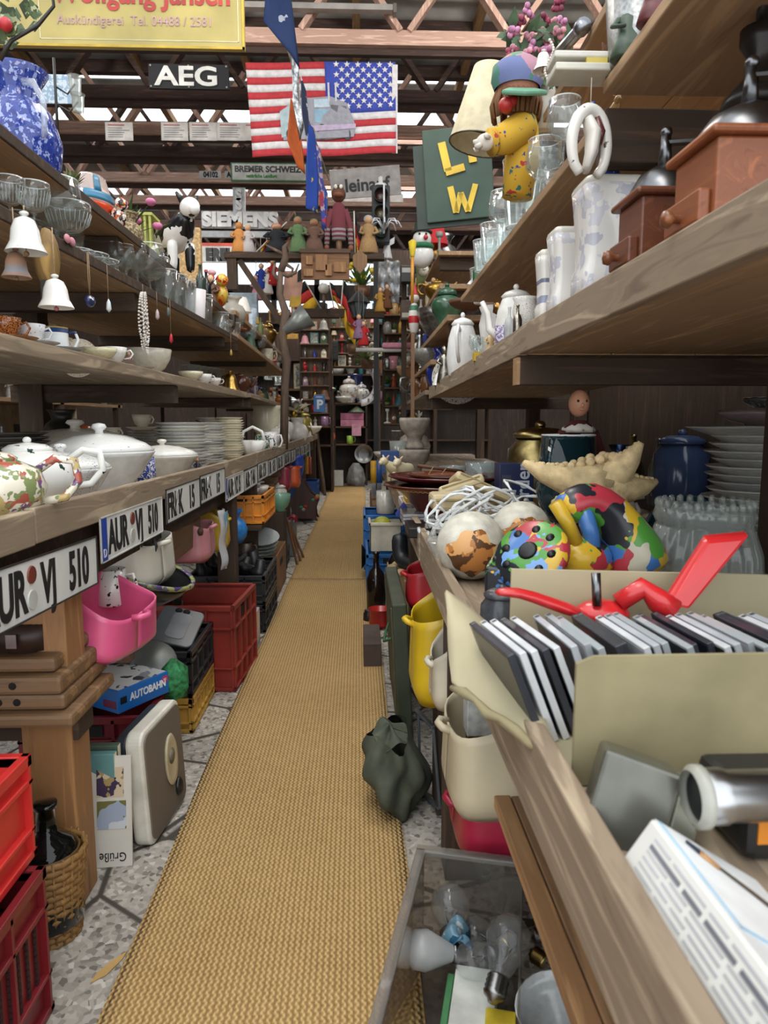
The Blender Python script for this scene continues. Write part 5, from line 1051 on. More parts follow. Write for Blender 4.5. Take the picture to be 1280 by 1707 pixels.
for i in range(8):
    an=i*PI/4; mb.tube([(0,0,.0),(.06*math.cos(an),.06*math.sin(an),.09),(.12*math.cos(an),.12*math.sin(an),.08),(.15*math.cos(an),.15*math.sin(an),.03)],.006,6)
mb.go('frond',C('c9ccd0'),t)
# snowman
a=P(703,428,Y=5.6); t=T('snowman','big white snowman decoration with a black hat and green scarf','snowman',(a.x,5.6,a.z),scale=.72); MB().ball((0,0,.02),.13,.11,.14).go('body',CE('d5d4d0'),t); MB().ball((0,-.02,.17),.1,.09,.1).go('head',CE('d8d7d3'),t); MB().tube([(.1*math.cos(i*PI/8),.09*math.sin(i*PI/8)-.01,.1) for i in range(16)],.03,8,closed=True).go('scarf',FA('2c6a48'),t); MB().lathe([(0,.24),(.11,.24),(.11,.255),(.08,.255),(.08,.34),(0,.34)],20).go('hat',FA('2b332c'),t); MB().ball((.03,-.12,.17),.025).go('nose',C('b52f3c'),t)
for s in (-1,1): MB().ball((s*.035,-.1,.21),.012).go('eye',C('151515'),t)
# hanging dried things on the first truss
tl=T('ceiling_batten_light','unlit grey strip light fixed along the first truss','ceiling light',P(530,18,Y=6.95)); MB().box(-.75,-.04,0,.68,.04,.05).go('housing',PL('a5a19c'),tl,bevel=.005); MB().box(.68,-.045,-.02,.71,.045,.055).go('end_cap',PL('77746f'),tl)
# glass candle cups and towel at upper left
p=P(100,160,Y=3.2); t=T('hanging_candle_holder','black iron rod candelabra with two small glass cups, above the face shield','candle holder',P(97,235,Y=3.2)); s_=pxm(P(97,160,Y=3.2)); MB().tube([(0,0,0),(0,0,130/s_)],.006,7).go('rod',C('222224',.5),t)
for (u,v) in ((125,140),(130,170)):
    o=P(u,v,Y=3.2)-Vector(t.location); MB().tube([(0,0,o.z-.01),(o.x*.6,0,o.z-.04),(o.x,0,o.z)],.004,6).go('arm',C('222224',.5),t); MB().lathe([(0,-.04),(.022,-.04),(.026,.03),(.03,.03),(.024,.03),(.02,-.035),(0,-.035)],16,Matrix.Translation(o)).go('glass_cup',GLASS('f0f4f4',diff=.25),t)
t,w,h=plate_sign('checked_cloth','blue and white checked cloth hung behind the candle cups',55,124,118,172,3.6,PATT('b9c6cf',('8aa0b5',),50,.5,.8),.006); t['category']='cloth'
# ivy twig at the very top left
t=T('hanging_ivy_twig','dark ivy twig with variegated leaves and a red bloom, before the yellow sign','twig',P(0,100,Y=1.9)); s_=pxm((-.9,1.9,2)); pts=[(0,0,0),(20/s_,0,30/s_),(60/s_,.02,62/s_),(88/s_,.02,92/s_),(90/s_,0,130/s_)]; MB().tube(pts,[.006,.005,.005,.004,.003],7).go('stem',C('2a2622'),t)
q=random.Random(4); mb=MB()
for i in range(26):
    c=Vector((q.uniform(-10,60)/s_,q.uniform(-.04,.04),q.uniform(30,95)/s_)); a_=q.random()*6; d1=Vector((math.cos(a_),q.uniform(-.5,.5),math.sin(a_)))*.022; d2=Vector((-math.sin(a_),.3,math.cos(a_)))*.016
    mb.add([c-d1,c+d2,c+d1,c-d2],[(0,1,2,3)],True)
mb.go('leaf_spray',PATT('4f6340',('aab08a','3a4a30'),30,.55,.6),t); MB().ball((22/s_,-.03,45/s_),.016).go('bloom',C('b52a34'),t)
# ---------------------------------------------------------------- right-hand middle shelf: mills, canisters, porcelain
def rm(u,back): return RMB(u,back)
MAH=WOOD('9c5c38','7a4427','Y',.4); MAH2=WOOD('7d4a33','5d3524','Y',.4)
def mill(u,w,d,hb,label,m,back,uc=None,dome=ME('6d6f72')):
    p=rm(u,back); t=T('coffee_mill',label,'coffee mill',(p.x,p.y,p.z+.001))   # origin: aisle-side far corner
    MB().box(.012,-d+.012,0,w-.012,-.012,hb).go('body',m,t,bevel=.004); [MB().box(0,-d,z_,w,0,z_+.012).go('moulding',m,t,bevel=.005) for z_ in (hb,0)]
    dr=MB().box(-.006,-d*.86,.018,.012,-d*.14,hb*.5).go('drawer',m,t,bevel=.004); MB().lathe([(.006,0),(.006,.008),(.013,.016),(.011,.024),(0,.028)],14,Matrix.Translation((-.006,-d/2,hb*.28))@Matrix.Rotation(-PI/2,4,'Y')).go('knob',WOOD('8a5636','643a22','X',.3),dr)
    dm=L(t,'hopper',[(w*.42,0),(w*.40,.012),(w*.3,.035),(w*.12,.05),(0,.052)],dome,26); dm.location=(w/2,-d/2,hb+.012)
    MB().tube([(w/2,-d/2,hb+.06),(w/2,-d/2,hb+.115)],[.012,.008],10).ball((w/2,-d/2,hb+.118),.010).go('spindle',dome,t)
    cr=MB().bar((w/2,-d/2,hb+.10),(w/2+.09,-d/2-.02,hb+.10),.016,.005).go('crank',dome,t); MB().lathe([(.004,0),(.012,.012),(.013,.03),(0,.04)],12,Matrix.Translation((w/2+.088,-d/2-.02,hb+.10))).go('crank_knob',C('2a1c14',.3),cr); return t
mill(1100,.17,.15,.125,'large reddish wooden coffee mill with a single knob drawer at the shelf end',MAH,.012)
mill(1012,.14,.13,.125,'dark reddish coffee mill with a steel crank, behind the large mill',MAH2,.010)
def canister(u,h,w,label,m,lid=None,back=.008):
    p=rm(u,back); t=T('canister',label,'canister',(p.x+w/2,p.y-w/2,p.z+.001)); e=.3
    def sec(s,z): return [(w*s*math.copysign(abs(math.cos(a))**e,math.cos(a)),w*s*math.copysign(abs(math.sin(a))**e,math.sin(a)),z) for a in [2*PI*i/24 for i in range(24)]]
    prof=[(.40,0),(.5,.02),(.5,.25*h),(.44,.33*h),(.44,.55*h),(.5,.9*h),(.52,h)]; vs=[]; 
    for s,z in prof: vs+=sec(s,z)
    fs=[(k*24+i,k*24+(i+1)%24,(k+1)*24+(i+1)%24,(k+1)*24+i) for k in range(len(prof)-1) for i in range(24)]+[tuple(range(24))[::-1],tuple((len(prof)-1)*24+i for i in range(24))]
    MB().add(vs,fs,True).go('body',m,t); 
    vs=[]
    for s,z in ((.52,h),(.53,h+.006),(.5,h+.014),(.2,h+.02)): vs+=sec(s,z)
    l=MB().add(vs,[(k*24+i,k*24+(i+1)%24,(k+1)*24+(i+1)%24,(k+1)*24+i) for k in range(3) for i in range(24)]+[tuple(72+i for i in range(24))],True).go('lid',CE('d8d5cc'),t)
    if lid: MB().lathe([(0,h+.018),(.02,h+.018),(.024,h+.028),(.02,h+.042),(0,h+.045)],20).go('lid_knob',lid,l)
    return t
PORC=PATT('dcdad6',('b9bac4','c9c9d0'),16,.58,.08)
canister(945,.225,.12,'tallest white relief-patterned canister with a blue and white lid knob',PORC,PATT('3a4a8a',('d8d8dc',),40,.58))
canister(906,.185,.095,'middle white relief-patterned canister',PORC); canister(888,.165,.072,'narrow white canister with a printed grey band, last of the row',BANDS([(0,'dad8d2'),(.4,'8d93a8'),(.55,'d8d6d0'),(.8,'6f748a'),(.88,'d8d6d0')],2,.15,8))
def rmr(l): row(None,l,zf=rm)
w2=CE('dedcd6')
rmr([('vase',874,.05,70,'white pierced lattice vase behind the printed canister','vase',dict(m=PATT('dad7d0',('4a3f38',),60,.62),p=1)),
 ('coffee_pot',858,.08,108,'white porcelain coffee pot with ball knob before the lattice vase','coffee pot',dict(m=w2,rz=2.6)),
 ('teapot',838,.16,60,'white teapot turned away, behind the brass candlestick','teapot',dict(m=w2,rz=rad(200))),
 ('vase',826,.12,96,'tall white fluted jug with a slanting spout','jug',dict(m=CE('d9d7d2'),p=1)),
 ('candlestick',832,.07,88,'brass candlestick standing behind the purple glass','candlestick',dict(m=ME('9a7440'))),
 ('tumbler',838,.03,38,'purple and clear glass beaker before the brass candlestick','glass',dict(m=PATT('6d5a80',('b9b5c5',),9,.5,.1))),
 ('bottle',848,.02,60,'clear engraved glass flask beside the purple glass','flask',dict(m=GLASS('e6e8e8',diff=.3))),
 ('bottle',862,.015,54,'flat silver flask with a red print beside the engraved flask','flask',dict(m=ME('9a9488'))),
 ('figurine',817,.03,46,'cream teddy bear figurine on the shelf edge','figurine',dict(dress=CE('c9ab80'),skin=CE('c9ab80'),hair=CE('c9ab80'))),
 ('coffee_pot',770,.06,104,'tall straight white coffee pot with a gilt band, beyond the brass candlestick','coffee pot',dict(m=CE('dcdcda'),rz=1.2,wx=.8)),
 ('wine_glass',790,.015,46,'small cut liqueur glass before the gilt-banded pot','glass',dict(group='liqueur glasses by the gilt-banded pot')),
 ('wine_glass',796,.04,46,'small cut liqueur glass before the gilt-banded pot','glass',dict(group='liqueur glasses by the gilt-banded pot')),
 ('carton',800,.02,14,'small yellow matchbox on the shelf edge','box',dict(m=C('c9a52e'),ap=1.6,dp=1.2)),
 ('plate',760,.16,14,'blue and white oval plate standing upright behind the gilt-banded pot','plate',dict(m=PATT('d3d0c4',('34446e',),14,.58),tilt=(rad(82),0),wx=3.0,dz=.05)),
 ('figurine',741,.03,62,'silver knight bottle stopper beside the gilt-banded pot','figurine',dict(dress=ME('8d8a80'),skin=ME('a8a496'),hair=ME('6d6a60'))),
 ('vase',735,.10,70,'cobalt blue glass vase behind the silver knight','vase',dict(m=GLASS('2a3fa8',diff=.4),p=0)),
 ('candlestick',737,.05,48,'pewter candlestick at the very end of the mill shelf','candlestick',dict(m=ME('8a8a86'))),
 ('bell',732,.02,24,'tiny white bell at the corner of the mill shelf','bell',dict(m=w2))])
# ---------------------------------------------------------------- right glass shelf
def rg(u,back): return RGB(u,back)
def rgr(l): row(None,l,zf=rg)
G2=GLASS('f4f8f8',diff=.06)
rgr([('tumbler',868,.03,108,'tall fluted beer glass with cut base on the upper glass shelf','beer glass',dict(m=G2,bw=.27)),
 ('wine_glass',905,.03,96,'rounded wine glass next to the horseshoe','wine glass',dict(m=G2,bw=.33,bz=.35)),
 ('wine_glass',890,.06,80,'squat brandy glass between the beer glass and the rounded wine glass','brandy glass',dict(m=G2,bw=.36,bz=.3)),
 ('wine_glass',938,.02,112,'tallest stemmed glass beside the horseshoe','wine glass',dict(m=G2,bw=.27,bz=.42)),
 ('wine_glass',840,.03,92,'tulip glass with a green foot before the fluted beer glass','wine glass',dict(m=G2,bw=.3,bz=.4))]+
 [('tumbler',u,b_,h_,'clear cut tumbler in the far cluster on the upper glass shelf','tumbler',dict(m=G2,group='tumblers in the far upper cluster')) for u,b_,h_ in ((822,.03,62),(832,.08,60),(812,.06,58),(850,.09,66),(806,.02,50),(800,.1,48))]+
 [('bottle',793,.03,40,'dark green small bottle at the far end of the upper glass shelf','bottle',dict(m=CE('2a5a34'))),
  ('bowl',782,.1,16,'brown wooden bowl tipped at the far end of the upper glass shelf','bowl',dict(m=WOOD('6d452c','4a2e1c','X'),wx=2.2)),
  ('figurine',828,.16,72,'ivory bust of a woman with bound hair','bust',dict(dress=CE('c9c0a6'),skin=CE('cfc6ac'),hair=CE('c5bca2'),wx=1.4)),
  ('figurine',806,.14,60,'white ceramic figure with black hair and a red scarf, by the yellow letters','figurine',dict(dress=CE('d5d2cb'),skin=CE('d0c0ae'),hair=CE('1c1a1a'),wx=1.3))])
# horseshoe hung at the joint
p=P(988,200,X=.44); t=T('horseshoe','white porcelain horseshoe with a painted horse head, hung from the shelf joint','horseshoe',(p.x-.005,p.y,p.z-.045),(0,0,rad(18)),scale=.74); sc=.9
arc=[(.052*math.sin(a)*(1 if abs(a)<2.3 else .9),0,-.085*math.cos(a)*-1) for a in [(-2.55+5.1*i/30) for i in range(31)]]
MB().tube(arc,[.012+.004*abs(math.sin(i/30*PI)) for i in range(31)],10).go('shoe',PATT('d9d6cf',('5d4a40',),34,.68,.1),t)
MB().tube([(-.008,0,.062),(.006,-.006,.025),(.0,-.01,-.02),(-.016,-.012,-.065)],[.024,.036,.03,.02],12,flat=.55).go('horse_head',CE('cfcac2'),t); MB().tube([(.012,-.01,.065),(.025,-.012,.03),(.022,-.012,-.0)],[.008,.012,.006],8).go('mane',CE('5d2f2a'),t)
MB().tube([(0,0,.085),(0,.0,.16)],.0015,5).go('cord',C('a59a88'),t)
p=rg(1012,.0); t=T('foam_board','pair of white foam boards jutting out from the shelf joint','board',(p.x-.10,p.y+.0,p.z+.03)); MB().box(0,-.0,0,.13,.06,.012).go('upper_board',C('d5d2c8',.8),t,bevel=.003); MB().box(.0,-.01,-.027,.13,.06,-.013).go('lower_board',C('c5c2b5',.8),t,bevel=.003); MB().box(.06,.0,-.013,.1,.03,0).go('tape_wad',C('c9b45a',.6),t)
# clown puppet leaning out over the shelf
p=P(862,150,X=.46); t=T('clown_puppet','clown puppet in a rainbow cap and spotted yellow shirt, leaning over the glass shelf','puppet',(p.x,p.y,p.z),scale=1.3); YS=PATT('c9a02f',('b03a2f','2f6a6a','3a4a8a'),38,.66,.8)
MB().lathe([(0,-.055),(.035,-.04),(.046,0),(.04,.03),(0,.05)],20).go('head',C('8a5a48',.7),t); MB().tube([(-.008,-.03,-.03),(-.03,-.05,-.05)],.012,8).ball((-.034,-.048,-.052),.016).go('nose',C('a82a2a',.4),t)
MB().lathe([(.05,.0),(.058,.02),(.055,.045),(.03,.065),(0,.07)],24).go('cap',CELLS(['4a7a6c','a8605a','b9a668','66719c','ab8090','5a8866'],17,.8),t); MB().prism([(-.03,-.045),(.03,-.045),(.05,-.085),(0,-.10),(-.05,-.085)],.0,.01,Matrix.Rotation(rad(30),4,'X')).go('cap_brim',FA('6a9a80'),t,bevel=.004)
mb=MB()
for i in range(40): a=R.random()*6.28; mb.tube([(.04*math.cos(a),.04*math.sin(a)+.005,.01),(.055*math.cos(a),.055*math.sin(a)+.01,-.03),(.05*math.cos(a),.05*math.sin(a)+.01,-.06)],.004,5)
mb.go('hair',C('6d4a2c',.8),t)
MB().tube([(.02,.03,-.06),(.01,-.01,-.085),(-.03,-.02,-.11),(-.055,-.03,-.12)],[.035,.036,.033,.028],14).go('sleeve',YS,t); MB().tube([(.02,.03,-.06),(.02,.02,-.13),(.01,.02,-.22)],[.035,.04,.035],14).go('shirt',YS,t); MB().tube([(-.055,-.03,-.12),(-.062,-.032,-.122)],[.026,.03],12).go('cuff',YS,t)
MB().ball((-.075,-.035,-.123),.02,.016,.018).tube([(-.085,-.035,-.12),(-.1,-.037,-.125)],.006,6).tube([(-.083,-.042,-.13),(-.097,-.046,-.137)],.006,6).tube([(-.083,-.028,-.13),(-.097,-.025,-.137)],.006,6).tube([(-.07,-.048,-.118),(-.078,-.06,-.118)],.006,6).go('glove',FA('cfc9bd'),t)
# top: bouquet, chrome lamp, bucket, figures
p=RT.at(905,.03); t=T('flower_bouquet','bouquet of dusty pink artificial flowers on the topmost shelf','flowers',(p.x,p.y,p.z)); q=random.Random(3); lf=MB(); s_=pxm(p)
for i in range(60):
    c=Vector((q.uniform(-70,40)/s_,q.uniform(-.08,.08),q.uniform(60,165)/s_)); a=q.random()*6; d1=Vector((math.cos(a),q.uniform(-1,1),math.sin(a)))*.03; d2=Vector((-math.sin(a),.3,math.cos(a)))*.015; lf.add([c-d1,c+d2,c+d1,c-d2],[(0,1,2,3)],True)
lf.go('foliage',C('3d5538',.6,0,.4,20),t)
for k,c in enumerate(('b0687a','c58a96','8a3a52','b07a9a')):
    mb=MB()
    for i in range(9):
        o=Vector((q.uniform(-70,40)/s_,q.uniform(-.09,.05),q.uniform(80,185)/s_))
        for j in range(7): mb.ball(o+Vector((q.uniform(-.012,.012),q.uniform(-.012,.012),q.uniform(-.012,.012))),.009,None,None,6,4)
    mb.go('blossom',C(c,.7,0,.3,40),t)
L(t,'vase_body',[(0,0),(.03,0),(.035,.10),(.02,.2),(0,.2)],CE('c9c5ba'),16)
t=T('chrome_tube','chrome tube lamp lying along the topmost shelf edge, below the bouquet','lamp',P(905,118,X=.50)); e=P(968,48,X=.50)-Vector(t.location); MB().tube([(0,0,0),e],.014,12).go('tube_body',ME('b9bcc0'),t); MB().tube([e,e*1.06],.018,12).go('end_cap',ME('8a8d92'),t)
p=P(915,110,X=.48); t=T('pearl_string','string of white beads hanging before the bouquet','necklace',p); mb=MB()
for i in range(16): mb.ball((.01*math.sin(i*.4),0,.06-.006*i),.004,None,None,7,5)
mb.go('bead',CE('d5d0c5'),t)
t=put('bell',P(905,118,X=.47),.05,'small white pointed bell beside the bead string','bell',m=CE('d2cfc8'))
zt_=lambda u,b: rg(u,b)
rgr([('tumbler',1062,.05,120,'galvanised metal bucket at the top edge above the mills','bucket',dict(m=C('8d8f90',.4,.8,.2,20),bw=.4,H=.14)),
 ('figurine',1046,.02,64,'dark green and brown gnome figurine before the metal bucket','figurine',dict(dress=C('3a4a3a'),skin=CE('b58a6a'),hair=C('5a2a26'),H=.10,wx=1.5)),
 ('figurine',1090,.02,60,'dark red hooded figurine over the large mill','figurine',dict(dress=C('5a2428'),skin=CE('b58a6a'),hair=C('4a2024'),H=.09,wx=1.5)),
 ('angel',1024,.02,50,'small bronze-brown saint statuette before the gnome','figurine',dict(m=C('6a4a34',.4,.3),H=.08)),
 ('quadruped',1018,.05,30,'small tan dog figurine at the shelf joint','figurine',dict(m=CE('b08a58'),e=CE('8a6238'),H=.05)),
 ('bottle',985,.06,60,'blue glitter bottle behind the topmost plank','bottle',dict(m=C('3a4f8a',.3,.4,.6,120),H=.12))])
p=P(1262,165,X=.62); t=T('hand_mill','dark iron wall coffee mill with a turned wooden crank grip, at the upper corner','coffee mill',p); IR=C('2c2826',.35,.5)
MB().lathe([(0,-.02),(.055,-.02),(.05,.0),(.022,.03),(.018,.06),(.03,.08),(.03,.1),(0,.1)],20).go('body',IR,t); MB().tube([(0,0,.1),(-.01,-.02,.14),(.03,-.03,.18)],.009,8).go('crank',IR,t); MB().lathe([(0,0),(.02,.004),(.026,.02),(.02,.034),(.012,.04),(.02,.05),(.018,.062),(0,.07)],16,Matrix.Translation((-.005,-.02,.15))).go('grip',WOOD('8a5230','5d3219','X',.3),t)
# ---------------------------------------------------------------- right-hand counter
def rc(u,back): return RCB(u,back)
def atp(u,v,z): p=P(u,v,Z=z); return p
def ctr(u,v):
    """point on the counter boards under pixel (u,v)"""
    z=.69
    for _ in range(4): p=P(u,v,Z=z); z=rcz(p.y)
    p.z=z; return p
CBD=C('a89f82',.85,0,.1,4); CBE=C('8f8565',.9,0,.12,9)
# open carton with CD cases
yf,yk=.725,1.05; zf0=rcz(yf)+.002
x0=P(951,1100,Y=yf).x+.006; x0k=max(.23,P(852,950,Y=yk).x); zt=P(945,1094,Y=yf).z; ztk=P(860,948,Y=yk).z
t=T('open_carton','open grey-beige carton filled with disc cases, hanging over the counter lip','box',(x0,yf,zf0)); o=Vector((x0,yf,zf0)); Hf=zt-zf0; Hk=ztk-zf0
def pan(pts,name,m=CBD,th=.006): mb=MB(); mb.add([Vector(q)-o for q in pts],[tuple(range(len(pts)))]); return mb.go(name,m,t,solid=th)
xr=.86
pan([(x0,yf,zf0),(xr,yf,zf0),(xr,yf,zt-.004),(.5,yf-.002,zt+.002),(x0+.02,yf,zt),(x0,yf,zt-.008)],'front_wall',CBE); pan([(x0k,yk,zf0),(xr,yk,zf0),(xr,yk,ztk-.03),(.62,yk,ztk-.012),(x0k,yk,ztk)],'back_wall'); pan([(xr,yf,zf0),(xr,yk,zf0),(xr,yk,ztk-.03),(xr,yf,zt-.004)],'side_wall'); pan([(x0+.003,yf,zf0),(xr,yf,zf0),(xr,yk,zf0),(x0k,yk,zf0)],'bottom_panel')
H1=P(850,1082,Y=1.04)-o; H2=P(938,1284,Y=.735)+Vector((0,0,.006))-o; O1=P(742,985,Y=1.06)-o; O2=P(753,1142,Y=.92)-o
def flap(u,v): a_=H1.lerp(O1,u); b_=H2.lerp(O2,u); return a_.lerp(b_,v)+Vector((0,0,.012*math.sin(PI*u)*(1-v)-.006*math.sin(v*7+u*3)))
MB().surf(flap,10,14).go('side_flap',CBD,t,solid=.007); MB().tube([H2.lerp(O2,k/8)+Vector((0,0,.004*math.sin(k*2.2))) for k in range(9)],[.006+.002*math.sin(k*3) for k in range(9)],7).go('torn_edge',CBE,t)
def case(x,y,z,lean,m,label,grp,k=0,rz=0):
    c=T('disc_case',label,'disc case',(x,y,z),(0,lean,rz),grp); MB().box(-.0045,-.071,0,.0045,.071,.125).go('case_shell',m,c,bevel=.001); MB().box(-.005,-.069,.0035,-.0046,.060,.1215).go('cover_sheet',[C('1d1e22',.3),C('b9bbc0',.3),C('23243a',.3),C('2f2a2a',.3)][k%4],c); MB().box(-.003,.060,.125,.003,.066,.1255).go('hinge',C('555759',.4),c)
GR=[GLASS('c9d0d4',diff=.55),C('b5bac0',.2),C('3a3c44',.2),C('d0d3d6',.25)]
nq=19
for i in range(nq):
    u=974+21*i+5*math.sin(i*2.6); y=.90; p=P(u,1040,Y=y); dark=(i%6 in (3,4)); g=('light-edged' if not dark else 'dark-edged')
    case(p.x,y+.01*math.sin(i*2.1),zf0+.006,rad(-20),GR[2] if dark else GR[(i*2+i//3)%2*3] if i%3 else GR[1],g+' disc case in the long leaning row inside the open carton',g+' disc cases in the long row',i,rad(5))
for i in range(5):
    u=866+19*i; p=P(u,1165,Y=.90); case(p.x,.885+.006*i,zf0+.004,rad(-22),GR[3] if i%3 else GR[2],'disc case in the short leaning row beside the carton flap','disc cases by the carton flap',i,rad(10))
# red plastic utensil
t=T('kitchen_press','red plastic kitchen press with flat paddle arms lying across the disc cases','kitchen press',P(985,1010,Y=1.0)); o=Vector(t.location); RP=C('c4262a',.28,0,.06,6,0,.3)
def q3(u,v,Y): return P(u,v,Y=Y)-o
MB().tube([q3(822,988,.98),q3(862,985,.98),q3(910,1003,.985),q3(975,1025,.99)],[.011,.014,.017,.019],12,flat=.55).go('arm',RP,t,sub=1)
MB().tube([q3(880,1110,.97),q3(930,1085,.98),q3(985,1045,.99)],[.017,.019,.02],12,flat=.6).go('arm',RP,t,sub=1)
mb=MB(); A=[q3(1108,1010,.98),q3(1150,1018,.98),q3(1252,893,1.02),q3(1178,900,1.02)]; B=[x+Vector((.004,.022,.006)) for x in A]; mb.add(A+B,[(0,1,2,3),(7,6,5,4),(0,4,5,1),(1,5,6,2),(2,6,7,3),(3,7,4,0)]); mb.go('paddle',RP,t,bevel=.006)
MB().ball((.02,.01,-.015),.042,.03,.022).tube([q3(1030,1005,1.0),q3(1070,980,1.0),q3(1095,1000,.99),q3(1120,1020,.985)],[.014,.016,.018,.02],12).go('hub',RP,t); MB().tube([q3(995,1010,.99),q3(993,955,1.0)],.007,10).go('steel_pin',ME('77797c'),t)
# near front: tin, chrome tube, picture carton
t=T('tin_box','scratched grey metal tin leaning against the carton front','tin',(P(985,1400,Y=.62).x,.615,rcz(.6)+.002),(rad(-18),rad(14),rad(-20))); MB().box(-.012,0,0,.06,.075,.088).go('tin_body',C('66675f',.28,.55,.25,10),t,bevel=.004); MB().box(.06,.005,.01,.085,.07,.085).go('tin_flap',C('7d7d70',.25,.5),t,bevel=.003)
t=T('chrome_mug','chrome cylinder with a pale rim lying on its side by the tin','cylinder',P(1165,1328,Y=.57)); MB().lathe([(.022,0),(.024,.004),(.024,.02),(.022,.024),(.022,.16),(0,.16),(0,.14),(.02,.13),(.02,.0)],28,Matrix.Rotation(PI/2,4,'Y')).go('tube_wall',ME('a9abad'),t); MB().lathe([(.022,-.008),(.027,-.004),(.027,.003),(.022,.005)],28,Matrix.Rotation(PI/2,4,'Y')).go('rim',C('9c9c93',.3),t); MB().lathe([(0,.0),(.02,0)],20,Matrix.Translation((-.002,0,0))@Matrix.Rotation(PI/2,4,'Y')).go('dark_opening',C('10161c',.3),t)
t=T('printed_carton','white printed carton with a blue line border and a brush picture, closest on the counter','box',P(1086,1362,Y=.56),(rad(1),rad(33),rad(2))); Wb=.17; hb=.075; Lc=.24
MB().box(0,-Lc,-hb,Wb,0,0).go('carton_body',C('cfcfca',.5,0,.05,5),t,bevel=.003)
tp=MB().box(.002,-Lc+.002,.0002,Wb-.002,-.002,.0008).go('carton_top',C('d6d8d8',.45),t); MB().box(.004,-.13,.0008,.0065,-.004,.0014).box(.004,-.13,.0008,Wb,-.127,.0014).go('blue_line',C('7fb0cf',.4),tp)
MB().tube([(.05,-.03,.0015),(.08,-.045,.0015),(.15,-.09,.0015)],[.004,.006,.007],8,flat=.12).go('brush_handle',C('4a4238',.5),tp); MB().tube([(.038,-.022,.0015),(.052,-.032,.0015)],[.009,.007],8,flat=.12).go('brush_head',C('b5885a',.6),tp); MB().tube([(.028,-.014,.0015),(.04,-.023,.0015)],[.006,.009],8,flat=.12).go('brush_tip',C('2a3040',.6),tp)
q=random.Random(8); mb=MB(); m2=MB()
for k in range(11):
    z0_=-.008-.0058*k; y_=-.02
    while y_>-.22:
        l_=q.uniform(.02,.05); (m2 if k in (1,6) else mb).box(-.0007,max(y_-l_,-.23),z0_-(.004 if k in (1,6) else .0022),-.0002,y_,z0_); y_-=l_+.006
mb.go('printed_line',C('b0b1b5',.6),t); m2.go('printed_heading',C('6f7078',.6),t)
p=P(1275,1400,Y=.6); t=T('orange_tool','black and orange plastic gadget behind the white carton','gadget',(p.x,.6,rcz(.6)+.002)); MB().box(-.03,-.02,0,.08,.08,.06).go('body',C('1c1c1e',.4),t,bevel=.01); MB().box(-.02,-.022,.02,.06,-.02,.05).go('orange_panel',C('d9862a',.4),t)
# patchwork ornament
PW=CELLS(['3f6fae','c9a42e','a83440','4d8f3a','b9b4a2','20232a','3f6fae','c9a42e','a83440'],15,.3)
PW2=CELLS(['a83440','c9a42e','3f6fae','4d8f3a','1f2228','6f9ad0'],22,.3)
Yp=1.42; t=T('patchwork_telephone','patchwork-painted rotary telephone sculpture with a spoked round dial, behind the disc carton','sculpture',(P(880,960,Y=Yp).x+.03,Yp,rcz(Yp)+.001)); o=Vector(t.location)
def w3(u,v,Y=Yp): return P(u,v,Y=Y)-o
mb=MB(); A=[(-.05,-.03,.02),(.07,-.03,.02),(.08,.05,.02),(-.04,.05,.02)]; 
MB().add([(-.125,-.02,.0),(-.05,-.06,.0),(.01,.03,.0),(-.09,.07,0),(-.125,-.02,.10),(-.05,-.06,.09),(.01,.03,.11),(-.085,.07,.12)],[(0,3,2,1),(4,5,6,7),(0,1,5,4),(1,2,6,5),(2,3,7,6),(3,0,4,7)]).go('base_block',PW2,t,bevel=.008)
MB().tube([w3(925,930,1.430),w3(985,935,1.450),w3(1010,930,1.470)],[0.057,0.050,0.038],18).go('body',PW,t,sub=1)
c=w3(885,925,1.390); Mx=Matrix.Translation(c)@Matrix.Scale(1.28,4)@Matrix.Rotation(rad(48),4,'Z')@Matrix.Rotation(rad(-52),4,'Y')@Matrix.Rotation(rad(0),4,'X')
dl=MB().lathe([(0,-.02),(.05,-.02),(.062,-.005),(.062,.004),(.055,.012),(.02,.014),(0,.014)],30,Mx).go('dial',PW2,t)
hm=MB()
for i in range(8): a=i*PI/4; hm.lathe([(0,.0125),(.009,.0125),(0,.0145)],10,Mx@Matrix.Translation((.038*math.cos(a),.038*math.sin(a),0)))
hm.lathe([(0,.0145),(.016,.0145),(.012,.017),(0,.017)],14,Mx); hm.go('dial_hole',C('15161a',.5),dl)
MB().tube([w3(940,862,1.440),w3(955,838,1.450),w3(985,832,1.460),w3(1015,852,1.470),w3(1040,890,1.470),w3(1058,925,1.470),w3(1060,955,1.470)],[0.038,0.040,0.043,0.044,0.053,0.071,0.073],18).go('handset_arm',PW,t,sub=1)
MB().tube([w3(925,838,1.420),w3(945,870,1.420),w3(960,905,1.420)],[0.015,0.015,0.015],10).go('cradle_arm',C('c9a42e',.3),t); MB().tube([w3(972,850,1.430),w3(985,890,1.430),w3(990,925,1.430)],[0.018,0.018,0.015],10).go('cradle_arm',C('3f6fae',.3),t); MB().ball((-.095,.0,.112),.010,.010,.008).go('screw_knob',C('26282a',.3),t)
put('jar',(P(836,1045,Y=1.2).x,1.2,rcz(1.2)),.11,'dark grey rounded enamel mug between the sculpture base and the carton','mug',m=C('3f4348',.25))
